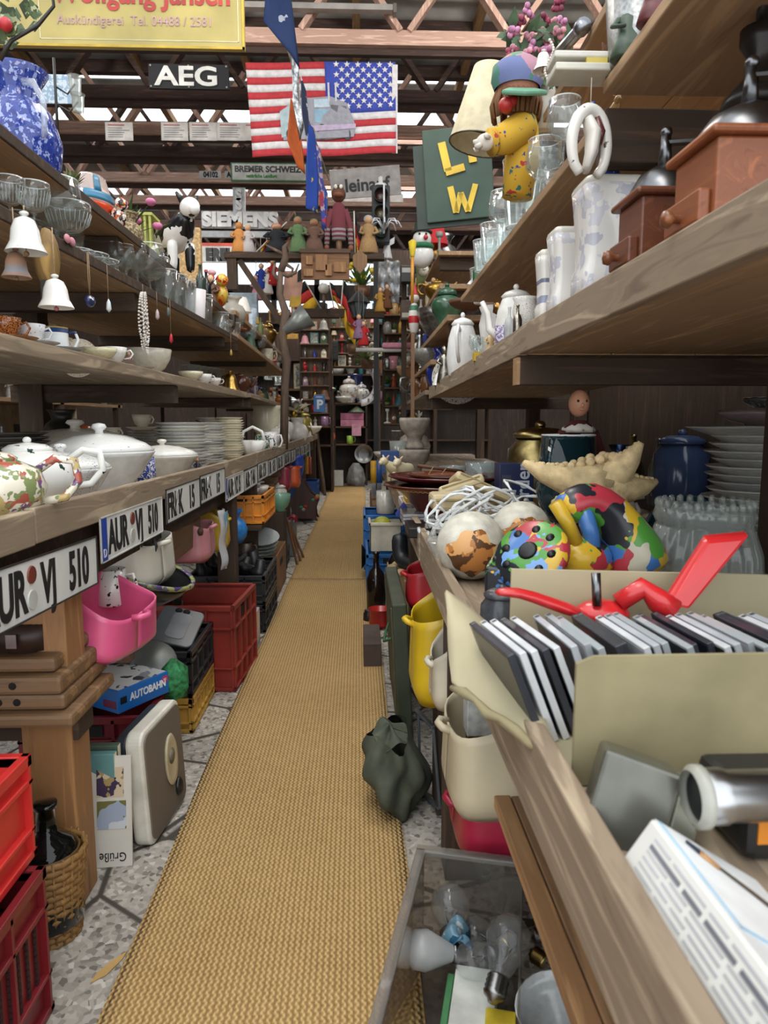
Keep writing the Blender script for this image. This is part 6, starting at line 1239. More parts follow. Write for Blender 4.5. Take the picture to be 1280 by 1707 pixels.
# decoupage balls
for i,(u,v,r_,Y,l) in enumerate(((785,925,57,1.73,'white crackled ball with orange printed figures, closest to the lip'),(868,895,50,1.95,'second white crackled ball with an orange print, behind the dial'))):
    c=P(u,v,Y=Y); r_=r_/pxm(c); t=T('craft_ball',l,'ball',(c.x,Y,rcz(Y)+r_)); MB().ball((0,0,0),r_,None,None,32,20).go('shell',C('c5c2b4',.5,0,.14,30,.3),t)
    def cap(u_,v_,rr=r_): q_=v_*(1+.10*math.sin(u_*44)+.08*math.sin(u_*25+2)); a=-PI/2-.1+.78*q_*math.cos(2*PI*u_); e=.72*q_*math.sin(2*PI*u_)-.12; k=1.004*rr; return (k*math.cos(e)*math.cos(a),k*math.cos(e)*math.sin(a),k*math.sin(e))
    MB().surf(cap,36,6).go('printed_motif',PATT('b8793e',('8a5426','d9a468','5a3a20'),14 if i==0 else 18,.55,.4),t)
# wire basket, light string
c=ctr(745,905); Yb=1.85; p=Vector((P(752,880,Y=Yb).x,Yb,rcz(Yb)+.001)); t=T('glass_basket','pressed clear glass basket bowl with ribbed wall at the counter lip','glass basket',(p.x+.02,Yb,p.z)); L(t,'bowl_wall',[(0,0),(.05,0),(.06,.02),(.085,.075),(.082,.078),(.055,.02),(0,.008)],GLASS('eef0ee',diff=.22),40,wob=lambda a,k:1+.05*math.sin(a*20)); MB().tube([(-.08,0,.075),(-.05,0,.14),(0,0,.165),(.05,0,.14),(.08,0,.075)],.006,8).go('handle',GLASS('eef0ee',diff=.25),t)
t=T('light_string','tangled white cable light string heaped on the counter','light string',(P(812,840,Y=2.05).x,2.02,rcz(2.02)+.045),scale=(1.5,1.3,1.35)); q=random.Random(11); WC=PL('cfd2d2')
for k in range(10):
    pts=[]; cx,cy=q.uniform(-.10,.10),q.uniform(-.06,.06); a0=q.random()*6; rr=q.uniform(.035,.075)
    for i in range(22): a=a0+i*.42; pts.append((cx+rr*math.cos(a)*(1+.2*math.sin(i)),cy+rr*.7*math.sin(a),.03+.03*math.sin(a*1.3+k)+.012*k*.6))
    MB().tube(pts,.0024,6).tube([(x+.003*math.cos(i*1.9),y+.003*math.sin(i*1.9),z+.003*math.sin(i*1.9)) for i,(x,y,z) in enumerate(pts)],.0022,6).go('cable',WC,t)
mb=MB()
for i in range(26): mb.lathe([(0,0),(.004,.002),(.004,.012),(.001,.02),(0,.02)],8,Matrix.Translation((q.uniform(-.14,.12),q.uniform(-.08,.08),q.uniform(.01,.05)))@Matrix.Rotation(q.random()*3,4,'X'))
mb.go('bulb',GLASS('ffffff',diff=.3),t)
t=T('wire_whisk','chrome wire basket loop lying before the cream boxes','wire basket',(P(775,850,Y=2.05).x,2.05,rcz(2.05)+.015)); mb=MB()
for k in range(5): mb.tube([(.055*math.cos(a),.045*math.sin(a),.02+.012*k+.012*math.sin(2*a)) for a in [2*PI*i/24 for i in range(24)]],.0022,6,closed=True)
mb.go('wire_ring',ME('a9abad'),t)
# starfish, glass shade, plates
Ys=1.8; c=P(1005,800,Y=Ys); t=T('starfish','dried cream starfish with knobbly arms propped on the sculpture','starfish',(c.x,Ys,c.z-.0),scale=1.15); SF=C('cbb488',.85,0,.16,40,.8)
for k,(dx,dy,dz) in enumerate(((-.185,-.02,.04),(.065,-.045,.085),(.13,.02,-.005),(.035,-.05,-.085),(-.09,.08,-.06))):
    e=Vector((dx,dy,dz)); pts=[e*s for s in (0,.25,.5,.75,1)]; pts=[p_+Vector((0,0,-.018*math.sin(s*PI))) for p_,s in zip(pts,(0,.25,.5,.75,1))]
    mb=MB(); mb.tube(pts,[.056,.050,.040,.027,.009],12,flat=.8)
    for s in range(1,9):
        b_=e*(s/9); 
        for sd in (-1,1): mb.ball(b_+Vector((.006*sd*(1-s/10),-.018*(1-s/10)*sd,.05*(1-s/9.3)-.018*math.sin(s/9*PI)+.004)),.0115*(1.15-s/12),None,None,7,5)
    mb.go('arm',SF,t)
MB().ball((0,0,0),.05,.042,.045).go('central_disc',SF,t)
Yl=1.55; c=P(1170,930,Y=Yl); t=T('glass_lampshade','clear ribbed pressed-glass lamp shade with a beaded collar, upside down','glass shade',(c.x,Yl,rcz(Yl)+.001),scale=(1,1,1.4)); GS=GLASS('e6eae8',diff=.11)
L(t,'shade_body',[(.112,0),(.122,.03),(.118,.07),(.098,.115),(.094,.116),(.113,.07),(.117,.03),(.108,0)],GS,154,wob=lambda a,k:1+.055*math.sin(a*22)); L(t,'collar',[(.097,.115),(.106,.13),(.10,.145),(.096,.145),(.10,.13),(.092,.116)],GS,120,wob=lambda a,k:1+.03*math.sin(a*26))
for i in range(26): a=i*PI/13; MB().ball((.099*math.cos(a),.099*math.sin(a),.149),.0085,None,None,8,6).go('bead',GS,t)
Yd=2.05; c=P(1262,800,Y=Yd)
for k in range(15): put('plate',(c.x+.004*math.sin(k*3),Yd,rcz(Yd)+.002+.0225*k),.034,'pale grey dinner plate in the tall stack under the mill shelf','plate',group='plates stacked under the mill shelf',m=CE(('cdcdc9','d8d6d0','bfbfbc')[k%3]),wx=(.15-.008*(k%3))/.034,name='dinner_plate')
put('plate',(c.x-.02,Yd,rcz(Yd)+.345),.03,'widest grey platter topping the tall plate stack','platter',m=CE('d0cec8'),wx=.19/.03)
put('bowl',(c.x+.01,Yd+.02,rcz(Yd)+.378),.045,'mauve-grey glass bowl on the widest platter','bowl',m=CE('8a7d7d'),wx=2.7)
put('glass_bowl',(c.x+.03,Yd+.03,rcz(Yd)+.43),.03,'dark clear small bowl on top of the mauve-grey bowl','bowl',m=GLASS('8a8a86',diff=.3),wx=2.2)
p=P(1238,975,Y=1.12); t=put('shallow_lamp',(p.x+.03,1.13,rcz(1.13)),.07,'frosted glass dish behind the red paddle','dish',m=GLASS('c9cdcd',diff=.5),wx=1.3)
p=P(1275,940,Y=1.25); put('jar',(p.x+.03,1.25,rcz(1.25)),.12,'glossy black pot at the edge of the glass shade','pot',m=C('131415',.15),wx=1.3)
# navy carton, teal vase, doll, gnome
Yn=2.3; p=P(862,835,Y=Yn); t=T('navy_carton','navy blue recorder carton lettered in silver, before the teal vase','box',(P(832,835,Y=Yn).x,Yn,rcz(Yn)+.001),(0,0,rad(0))); w_=P(889,800,Y=Yn).x-P(832,800,Y=Yn).x; hh=.25; NB=C('1d2748',.35,0,.08,4)
MB().box(0,0,0,w_,.09,hh).go('carton_body',NB,t,bevel=.002); text('recorder',.044,C('a9adb8'),t,(w_*.86,-.0015,hh*.12),(PI/2,-PI/2,0),.95,.001); MB().box(.006,-.001,hh*.25,w_*.38,-.0002,hh*.48).go('red_label',C('9a2a3a'),t); MB().box(.008,-.001,hh*.6,w_*.34,-.0002,hh*.85).go('picture_label',C('3a3a48'),t)
Yt=2.0; p=P(945,800,Y=Yt); put('wine_glass',(p.x,Yt,rcz(Yt)+.002),.35,'large teal glass goblet vase holding the red-dressed doll','vase',m=GLASS('2a6270',diff=.12),bw=.25,bz=.25)
p=P(972,790,Y=2.02); t=T('bisque_doll','bald doll in a dark red dress with a white collar and long chain','doll',(p.x,2.08,rcz(2.05)+.09)); hd=P(985,672,Y=2.05).z-t.location.z; DR=FA('4a1216')
L(t,'dress',[(0,0),(.065,0),(.07,.03),(.05,hd*.5),(.035,hd*.72),(.045,hd*.8),(.02,hd*.86),(0,hd*.86)],DR,18,sy=.8); h_=MB().ball((0,0,hd),.031,.034,.04).ball((0,-.031,hd-.006),.006,.006,.007).ball((0,-.028,hd-.018),.009,.005,.004); h_.go('head',C('c08a6c',.5),t); L(t,'lace_collar',[(.02,hd*.84),(.045,hd*.8),(.048,hd*.76),(.03,hd*.8)],FA('c5beb2'),20,wob=lambda a,k:1+.08*math.sin(a*12))
for s in (-1,1): MB().tube([(s*.04,0,hd*.76),(s*.068,-.01,hd*.55),(s*.045,-.04,hd*.4)],[.02,.018,.015],9).go('sleeve',DR,t); MB().ball((s*.042,-.044,hd*.38),.013).go('hand',C('c08a6c',.5),t); MB().ball((s*.012,-.029,hd+.006),.004).go('eye',C('1c1c20',.2),t)
mb=MB()
for i in range(26): a=i/25; mb.ball((.026*math.sin(a*2*PI)*(1-.3*abs(a-.5)),-.047-.006*math.sin(a*PI),hd*.78-.13*math.sin(a*PI)),.0032,None,None,6,4)
mb.go('necklace',ME('b5a878'),t)
p=P(1048,760,Y=2.05); put('figurine',(p.x,2.05,rcz(2.05)+.02),.19,'small porcelain gnome with a tall red cap beside the starfish','figurine',dress=CE('cfc9bf'),skin=CE('cfa088'),hair=CE('9a2226'))
t=L(None,'red_bowl',[(0,0),(.05,0),(.1,.03),(.12,.06),(.115,.06),(.09,.03),(0,.01)],CE('6d1a20'),26); t.location=(p.x-.02,2.2,rcz(2.2)+.02); tag(t,'dark red bowl in the shadow behind the gnome','bowl')
p=P(1080,820,Y=2.1); put('jar',(p.x+.02,2.1,rcz(2.1)),.12,'round cream pot half hidden behind the starfish','pot',m=CE('b5ab98'))
p=P(1115,800,Y=1.95); put('bowl',(p.x,1.95,rcz(1.95)+.06),.13,'dark teal bowl standing on edge by the back post','bowl',m=CE('1f3a44'),tilt=(rad(80),0),wx=.9)
# boxes and pots further along
CR=C('bfae88',.45,0,.08,5)
for i,(u,v,Y,w_,d_,h_,rx,ry,l) in enumerate(((752,835,2.15,.13,.12,.05,0,0,'lowest cream enamel box at the counter lip'),(772,815,2.25,.15,.11,.035,-25,-18,'cream enamel lid leaning on the lowest cream box'),(798,815,2.25,.2,.10,.03,-20,24,'cream sloping box beside the leaning cream lid'))):
    p=P(u,v,Y=Y); t=T('enamel_box',l,'box',(p.x,Y,max(rcz(Y)+.002,p.z-h_/2)),(rad(rx),rad(ry),0)); MB().box(-w_/2,-d_/2,0,w_/2,d_/2,h_).go('box_body',CR,t,bevel=.012); MB().box(-w_/2+.012,-d_/2-.006,h_*.6,w_/2-.012,-d_/2,h_*.8).go('clasp',C('a5946a',.4),t,bevel=.003)
Yb=2.75; p=P(722,800,Y=Yb); BR=CE('5a2618'); t=T('serving_bowl','large brown glazed bowl with a yellow scroll line near the lip','bowl',(p.x+.03,Yb,rcz(Yb)+.001),scale=1.12); L(t,'bowl_wall',[(0,0),(.06,0),(.065,.01),(.115,.075),(.15,.11),(.2,.125),(.198,.13),(.145,.118),(.105,.08),(0,.02)],BR,40)
mb=MB(); 
for s in (0,1): mb.tube([((.168+.0)*math.cos(a),(.168)*math.sin(a),.1135+.003*math.sin(a*30+s*PI)) for a in [2*PI*i/160 for i in range(160)]],.0012,5,closed=True)
mb.go('scroll_line',C('b58a4a',.4),t)
t=T('serving_plate','wide dark red glazed dish resting on the brown bowl','dish',(p.x+.06,Yb+.05,rcz(Yb)+.135)); L(t,'dish_body',[(0,0),(.12,0),(.2,.022),(.235,.036),(.232,.041),(.19,.028),(0,.008)],CE('4d161a'),40)
put('bowl',(p.x+.06,Yb+.06,rcz(Yb)+.15),.03,'brown shallow bowl nested on the wide dark red dish','bowl',m=CE('62301f'),wx=5.4)
t=T('wooden_spear','brown wooden dowel tied with twine lying over the dark red dish','dowel',(p.x+.0,Yb,rcz(Yb)+.19)); MB().tube([(-.06,0,.025),(.12,.03,.0)],.007,8).go('dowel_rod',WOOD('6d4228','4a2c1a','X'),t)
for s in (0,1): MB().tube([(.0+.05*s,0,.02-.006*s),(-.02+.05*s,-.01,-.008),(.012+.05*s,-.01,-.01)],.002,5).go('twine',C('9a8560'),t)
Yc=2.35; p=P(818,800,Y=Yc); t=T('clay_teapot','cream clay teapot with a bear-shaped lid and a rope handle','teapot',(p.x,Yc,rcz(Yc)+.045)); CL=C('c0aa86',.7); L(t,'body',[(0,0),(.035,0),(.05,.03),(.048,.055),(.03,.065),(0,.066)],CL,22); l_=MB().lathe([(.048,.056),(.045,.07),(.025,.088),(0,.09)],20).ball((0,0,.1),.022,.02,.02).ball((-.014,0,.118),.006).ball((.014,0,.118),.006); l_.go('lid',CL,t)
MB().tube([(.03,-.03,.04),(.055,-.05,.07),(.06,-.05,.02),(.05,-.045,-.02)],.006,7).go('rope_handle',C('8a7350'),t); MB().tube([(-.045,0,.03),(-.07,0,.05),(-.085,0,.06)],[.012,.009,.007],9).go('spout',CL,t)
put('jar',(p.x,Yc,rcz(Yc)+.0),.045,'dark tea warmer under the bear-lidded clay teapot','tea warmer',m=C('4a3a2a',.6),wx=1.4)
for (u,v,Y,h_,l,pp) in ((752,735,3.1,.15,'round clear fish-bowl vase with a green blob, behind the dark red dish',0),(803,735,2.9,.18,'taller clear fish-bowl vase holding shells, behind the clay teapot',1)):
    p=P(u,v,Y=Y); t=T('fish_bowl',l,'vase',(p.x,Y,rcz(Y)+.04)); L(t,'glass_wall',[(0,0),(.05,0),(.085,.04),(.09,h_*.5),(.06,h_*.8),(.062,h_),(.066,h_),(.064,h_*.8),(.094,h_*.5),(.09,.035),(.055,-.004),(0,-.004)],GLASS('dfe8ea',diff=.12),30); MB().ball((0,0,.05),.035,.03,.03).ball((.03,-.01,.03),.025,.02,.02).go('contents',C('6a7a3a' if pp==0 else 'c5ab84',.7),t)
for (u,v,Y,h_,kd,l,c) in ((790,735,2.45,.075,'jar','cream clay pot beside the taller fish bowl','b59c74'),(862,760,2.3,.13,'vase','grey stoneware pot behind the navy carton','7a776e'),(878,760,2.25,.12,'jar','pale grey oval soap dispenser behind the navy carton','b0aaa0'),(735,735,2.9,.05,'jar','honey-coloured round tin behind the dark red dish','a5803e'),(840,740,2.6,.10,'carton','grey folded board behind the clay teapot','77736a')):
    p=P(u,v,Y=Y); k=dict(m=C(c,.5)); put(kd,(p.x,Y,rcz(Y)+.02),h_,l,'pot' if kd!='carton' else 'board',**k)
for i in range(14):
    u=R.choice((900,925,945,1010,1030,1070,1090,1130,1150,850,870)); Y=R.uniform(2.6,3.6); p=P(u+R.uniform(-15,15),690,Y=Y); c=R.choice(('8a8f94','b5b0a8','5a3038','3a4a6a','9a8a5a'))
    put(R.choice(('vase','bottle','jar','candlestick')),(p.x,Y,rcz(Y)+.03),R.uniform(.22,.36),'dim vessel at the dark back of the counter under the mill shelf','vessel',group='dim vessels at the back of the counter',m=ME(c) if i%2 else CE(c))
# far part of the counter
Yk=3.3; p=P(690,790,Y=Yk)
t=T('book_tray','white plastic tray holding books, on the counter lip','tray',(P(690,800,Y=3.1).x+.03,3.1,rcz(3.1)+.003)); MB().box(-.09,-.16,0,.09,.16,.012).box(-.09,-.16,0,-.082,.16,.04).box(.082,-.16,0,.09,.16,.04).box(-.09,-.16,0,.09,-.152,.04).box(-.09,.152,0,.09,.16,.04).go('tray_wall',PL('c9c5c5'),t,bevel=.004)
for k,(c,l) in enumerate((('5a1f2c','maroon book in the white tray'),('c9a23a','yellow book in the white tray, on the maroon one'))): tag(MB().box(-.07,-.13+.05*k,.013+.02*k,.06,.08+.04*k,.031+.02*k).go('book',C(c,.5),loc=t.location),l,'book')
tag(MB().prism([(0,0),(.07,0),(.035,.05)],0,.1,Matrix.Rotation(PI/2,4,'X')).go('paper_wedge',C('2c3f9a',.4),loc=(t.location.x-.12,2.95,rcz(2.95)+.002)),'blue and white folded packet at the counter lip','packet')
tag(MB().box(-.05,-.1,0,.06,.1,.035).go('cassette_box',C('141416',.3),loc=(P(715,825,Y=2.35).x-.02,2.42,rcz(2.42)+.002),bevel=.004),'flat black box on clear plastic at the counter lip','box')
for k in range(3): tag(MB().box(-.06,-.1,0,.06,.1,.012).go('plastic_case',GLASS('c9c9d0',diff=.5),loc=(P(700,815,Y=2.7).x-.01,2.72,rcz(2.72)+.002+.0135*k),bevel=.003),('lowest','middle','uppermost')[k]+' clear plastic case stacked before the white tray','case')
for i,(u,Y,l,c) in enumerate(((662,4.3,'cream and black pig figurine at the counter lip','cfc4a0'),(676,4.2,'second cream pig figurine behind the black-patched one','d3c9ab'))):
    p=P(u,770,Y=Y); put('quadruped',(p.x,Y,rcz(Y)+.002),.16,l,'figurine',rz=rad(-50+20*i),m=PATT(c,('26221e',),5 if i==0 else 3,.68,.3),e=C('d0b5a0'))
p=P(670,795,Y=3.7); put('jar',(p.x,3.7,rcz(3.7)),.09,'clear glass preserving jar before the pigs','jar',m=GLASS('dfe4e2',diff=.25),l=ME('9a9a98'))
p=P(645,760,Y=5.2); put('carton',(p.x+.02,5.2,rcz(5.2)),.16,'blue card box on the far end of the low counter','box',m=C('2a4a80',.6),ap=.8,dp=1.2)
row(None,[('bowl',650,.1,14,'white saucer pile at the far end of the low counter','bowl',dict(m=CE('cfcac0'),wx=2)),('vase',690,.32,60,'small stone-grey urn between the pigs and the fish bowl','urn',dict(m=C('a59a8c',.8),p=3)),('jar',672,.22,30,'dark blue cap-shaped tin beyond the pigs','tin',dict(m=C('2b3040'))),('tumbler',664,.14,40,'clear glass storage jar beyond the pigs','jar',dict(m=GLASS('dfe4e2',diff=.25)))],zf=rc)
# ---------------------------------------------------------------- under the low counter
def RX(u,v,X=.2): return P(u,v,X=X)
# hung canister bins
def rb(u0,u1,v0,v1,X,m,label,d=.2,low=.45,rz=180,**k):
    a=P(u0,v1,X=X); b=P(u1,v1,X=X); s=pxm(P((u0+u1)/2,v1,X=X)); h=(v1-v0)/s; yc=(a.y+b.y)/2
    return scoop((X+d*.5,yc+k.pop('dy',0),P((u0+u1)/2,v1,X=X).z),d,abs(a.y-b.y) if k.get('auto') else k.pop('len',.24),h,m,label,rz=rad(rz),low=low)
YP=C('c9a81f',.35,0,.1,6); BEI=C('b3a88e',.4,0,.12,5); MAG=C('a01f3c',.32,0,.1,5)
p=P(722,1195,X=.20); scoop((.235,1.93,.335),.18,.27,.28,YP,'yellow cut-open canister bin hung under the low counter',rz=rad(180),low=.25)
p=P(710,1022,X=.20); scoop((.25,2.55,.43),.15,.22,.165,C('b3262e',.35),'red cut-open canister bin beyond the yellow one',rz=rad(180),low=.3)
scoop((.255,1.36,.345),.16,.26,.205,BEI,'large beige cut-open canister bin beside the dark post',rz=rad(180),low=.28)
scoop((.225,1.66,.42),.10,.16,.20,C('bdb5a2',.4),'narrow beige canister with a broken handle, between the yellow and large beige bins',rz=rad(180),low=.5)
scoop((.285,1.46,.20),.16,.26,.13,MAG,'crimson canister bin hung below the large beige one',rz=rad(180),low=.4)
scoop((.40,.84,.412),.13,.2,.15,C('8a1a34',.35),'dark crimson canister bin standing on the tan low board under the counter',rz=rad(180),low=.4)
t=put('carton',(.255,1.40,.46),.14,'white card with printed capitals inside the large beige bin','card',m=C('b9b9b5',.5),ap=.5,dp=.4); 
tag(MB().box(0,0,0,.002,.03,.045).go('price_tag',C('c9c6ba'),loc=(.27,1.80,.60)),'small white price tag with a punched hole behind the yellow bin','tag')
tag(MB().box(.235,1.47,.40,.25,1.63,.60).go('timber_board',WOOD('8a5f40','6a4429','Z'),bevel=.002),'reddish wooden panel between the beige bins','panel')
# low plank
MB().box(.25,.30,.385,.28,1.34,.41).go('low_board',WOOD('a07a52','7f5d3b','Y'),RU,bevel=.003); MB().box(.282,.30,.388,1.2,1.34,.408).go('low_board',WOOD('8a6a48','6d5036','Y'),RU,bevel=.003)
# bulb box
PB=GLASS('cfcac4',diff=.07,name='clear_plastic'); bx0,bx1,by0,by1,bh=0,.20,-.62,0,.25
DM=Matrix.Translation((.125,1.32,.002))@Matrix.Rotation(rad(-14),4,'Z')
def dw(x,y,z): return DM@Vector(((x-.118),(y-1.19)*1.05,z*1.2))
t=T('bulb_container','clear plastic container full of light bulbs on the pavers under the low counter','container',(.125,1.32,.002),(0,0,rad(-14))); th=.004
MB().box(bx0,by0,0,bx1,by1,th).box(bx0,by1-th,0,bx1,by1,bh).box(bx0,by0,0,bx0+th,by1,bh).box(bx1-th,by0,0,bx1,by1,bh).go('container_wall',PB,t,bevel=.002)
MB().box(bx0-.012,by1-.01,bh-.012,bx1+.01,by1+.012,bh).box(bx0-.012,by0,bh-.012,bx0+.008,by1,bh).go('rim',GLASS('c5c0ba',diff=.22),t,bevel=.003)
q=random.Random(5)
def bulb2(p,s,m,label,rx,rz,grp=None):
    b=T('light_bulb',label,'light bulb',p,(rx,0,rz),grp,s); L(b,'envelope',[(.012,.03),(.014,.036),(.022,.055),(.030,.075),(.028,.095),(.015,.108),(0,.112)],m,20)
    MB().lathe([(0,0),(.006,0),(.008,.004),(.013,.007)]+[(.0135+.0015*(i%2),.008+.003*i) for i in range(8)]+[(.012,.033),(0,.033)],16).go('screw_cap',ME('a08a58') if q.random()<.5 else ME('8a8a8a'),b)
    MB().tube([(0,0,.033),(-.003,0,.05),(-.008,0,.07)],.001,5).tube([(.002,0,.05),(.008,0,.07)],.001,5).tube([(-.008,0,.07),(0,.003,.074),(.008,0,.07)],.0006,5).go('filament',ME('77777a'),b)
CB=GLASS('f4f6f6',diff=.05)
PZ=lambda u,v,z: P(u,v,Z=z)
def bulbp(u,v,z,s,m,label,rx,rz,grp=None): p=PZ(u,v,z); bulb2(p,s,m,label,rx,rz,grp)
bulbp(785,1592,.12,1.15,C('a5a8aa',.3),'frosted grey light bulb with a brass cap in the clear container',rad(78),rad(-85))
bulbp(820,1672,.15,1.3,CB,'big clear bulb lying cap-forward over the white bulb carton',rad(-62),rad(-28))
bulbp(748,1580,.08,1.25,CB,'clear candle-shaped bulb standing in the far corner of the container',rad(8),0)
for i in range(8): bulbp(805+26*(i%4),1560+26*(i//4),.06+.02*(i%3),1.1,CB,'clear light bulb among the heap beside the tan plank',rad(q.uniform(50,120)),q.random()*6,'clear bulbs heaped in the container')
def cartn(u,v,z,w_,d_,h_,c,l,rz=-14): tag(MB().box(-w_/2,-d_,0,w_/2,0,h_).go('bulb_carton',C(c,.6,0,.12,20),loc=PZ(u,v,z)-Vector((0,0,h_)),bevel=.002),l,'box').rotation_euler=(0,0,rad(rz))
cartn(795,1612,.115,.075,.14,.10,'c5c8c2','white bulb carton with a speckled top in the clear container'); cartn(752,1622,.105,.012,.14,.09,'3d7a4a','thin green card beside the white bulb carton'); cartn(835,1682,.12,.05,.1,.05,'c9b02a','yellow bulb carton beside the grey dish')
o=tag(MB().surf(lambda u,v:(-.02+.05*u+.01*math.sin(v*9),-.03+.06*v,.05*math.sin(u*2.6)+.008*math.sin(v*14)),10,10).go('blister_pack',PATT('6a93a8',('b9c2c5','2a5a78'),20,.55,.2),loc=PZ(752,1590,.10),solid=.0015),'crumpled blue bulb wrapper beside the frosted bulb','wrapper')
p=PZ(930,1690,.14); put('bowl',(p.x,p.y,p.z-.03),.06,'grey white bowl resting on the bulbs by the tan plank','bowl',m=CE('b5babc'),tilt=(rad(12),rad(-14)),wx=1.0)
# metal bracket, suitcase, bag
t=T('steel_bracket','grey painted steel bracket frame standing in front of the dark post','bracket',(0,0,0)); SB=C('5f666c',.45,.3); y1,y2=1.83,2.02; x1=.165
p1=P(697,1185,X=.155); p2=P(735,1195,X=.205)
MB().bar(P(697,1185,Y=2.02),P(702,1340,Y=2.02),.012,.008).bar(P(722,1215,Y=1.85),P(733,1345,Y=1.85),.014,.008).bar(P(694,1183,Y=2.02),P(722,1213,Y=1.86),.012,.010).bar(P(698,1318,Y=2.02),P(734,1348,Y=1.85),.016,.006).go('frame_bar',SB,t,bevel=.002); MB().tube([P(694,1310,Y=2.0),P(693,1345,Y=2.0),P(700,1355,Y=2.0),P(706,1345,Y=2.0),P(706,1330,Y=2.0)],.005,7).go('hook',SB,t)
tag(MB().box(.215,1.86,0,.27,1.98,.42).go('timber_block',DARKZ,bevel=.003),'dark timber post behind the steel bracket','post')
t=T('suitcase','dark green wooden trunk lid standing on edge beside the pavers','trunk',(.135,2.28,0),(0,rad(-3),0)); MB().box(0,0,.0,.05,.62,.50).go('panel',C('39402f',.6,0,.2,8),t,bevel=.006); [MB().box(-.004,y_,.02,0,y_+.02,.48).go('edge_batten',C('4a4a38',.6),t) for y_ in (.02,.58)]; MB().tube([(-.006,.08,.36),(-.03,.12,.34),(-.02,.2,.35),(-.006,.24,.37)],.005,6).go('green_cord',C('2d5a38',.7),t)
t=T('cloth_bag','crumpled olive green cloth bag on the pavers before the steel bracket','bag',P(668,1345,Z=0.0)); 
def bag(u,v):
    a=2*PI*u; r_=(.055+.03*math.sin(v*PI))*(1+.18*math.sin(a*3+v*5)+.10*math.sin(a*7-v*9)); return (r_*math.cos(a)*1.0-.03*v,r_*math.sin(a)*1.9+.05,.20*v*(1+.08*math.sin(a*2)))
MB().surf(bag,40,14).go('bag_cloth',C('454a3c',.9,0,.2,20,.4),t); MB().surf(lambda u,v:((.052*v)*math.cos(2*PI*u)-.03,(.052*v)*math.sin(2*PI*u)*1.9+.05,.20+.02*(1-v)+.012*math.sin(u*25)),40,5).go('top_fold',C('4d5244',.9,0,.2,20,.4),t); MB().tube([(-.06,-.02,.13),(-.085,-.04,.12),(-.105,-.04,.125)],.0035,6).go('green_tie',C('3d8a3a',.6),t)
tag(MB().box(.02,3.05,0,.10,3.36,.12).go('timber_beam',C('50423b',.8,0,.2,6),bevel=.004),'dark squared timber offcut lying at the edge of the runner','timber')
p=P(668,1000,Z=.0); t=T('paper_carton','torn carton printed Hans, holding a boot, under the low counter','box',(.155,3.35,.0)); MB().box(0,0,0,.28,.006,.36).box(0,.444,0,.28,.45,.30).box(0,0,0,.006,.45,.34).box(.274,0,0,.28,.45,.36).box(0,0,0,.28,.45,.006).go('carton_wall',C('9a7d58',.85,0,.16,6),t); text('Hans',.05,C('4a3d2e'),t,(.09,-.001,.20),FY,.9,.002)
mb=MB()
for i in range(10): mb.ball((.02+.03*(i%4),.03+.12*(i//3),.35+.02*math.sin(i*2)),.03,.04,.02,8,5)
mb.go('crumpled_paper',C('b09a72',.9,0,.2,20),t)
t=T('work_boot','black work boot lying on the torn carton','boot',(.25,3.42,.37),(0,0,rad(115))); MB().tube([(-.10,0,.03),(0,0,.035),(.08,0,.04),(.1,0,.1),(.1,0,.18)],[.03,.04,.045,.045,.045],12).go('upper',C('24262b',.4),t,sub=1); MB().box(-.13,-.04,-.005,.12,.04,.012).go('sole',C('5a4632',.7),t,bevel=.008)
t=put('bottle',(.10,4.0,0.0),.36,'tall dark brown glass bottle standing beside the torn carton','bottle',m=C('1d1512',.12),wx=1.1)
t=T('enamel_pot','red enamel pot with a black base on the pavers before the dark bottle','pot',(.115,3.72,0)); L(t,'pot_wall',[(0,0),(.05,0),(.06,.02),(.062,.1),(.066,.102),(.058,.1),(.05,.02),(0,.02)],C('b02a28',.25),20)
put('jar',(.055,3.80,0),.08,'black round tin beside the red enamel pot','tin',m=C('17181a',.4),wx=1.1)
crate((.2,4.75,0),.28,.6,.26,C('2464a5',.4),'blue crate below the white bucket',ribs=4)
t=T('plastic_bucket','white square bucket holding a melon-green ball, on the blue crate','bucket',(.175,4.6,.27)); MB().box(-.1,-.12,0,.1,.12,.005).box(-.1,-.12,0,-.095,.12,.18).box(.095,-.12,0,.1,.12,.18).box(-.1,-.12,0,.1,-.115,.18).box(-.1,.115,0,.1,.12,.18).go('bucket_wall',C('c5bfae',.4),t); MB().box(-.11,-.13,.17,-.095,.13,.19).box(-.11,-.13,.17,.11,-.115,.19).go('rim',C('cfc9b8',.4),t,bevel=.003)
tag(MB().ball((0,0,0),.062,.062,.055).go('fruit',C('a5a53a',.5),loc=(.155,4.6,.43)),'yellow-green melon sitting in the white square bucket','melon')
put('bowl',(.27,4.2,.35),.14,'black helmet-like bowl beside the white bucket','helmet',m=C('17181b',.2),tilt=(PI,0),wx=.75); tag(MB().box(.2,4.1,0,.36,4.4,.2).go('black_bag',C('1e1f22',.5),bevel=.03),'black bag under the helmet-like bowl','bag')
crate((.19,5.4,.0),.28,.5,.42,C('2a6ab0',.4),'second blue crate, taller, beyond the white bucket',ribs=4)
put('mug',(.20,5.2,.425),.17,'large white enamel jug on the taller blue crate','jug',m=CE('c5c2b8')); put('jar',(.19,5.5,.425),.15,'pot with a green lid on the taller blue crate','pot',m=CE('c9c5ba'),l=C('5a9a3a',.4))
put('plate',(.05,4.9,.16),.03,'black frying pan hung on the side of the blue crate','pan',m=C('1a1a1c',.3),tilt=(0,rad(-90)),wx=3.0)
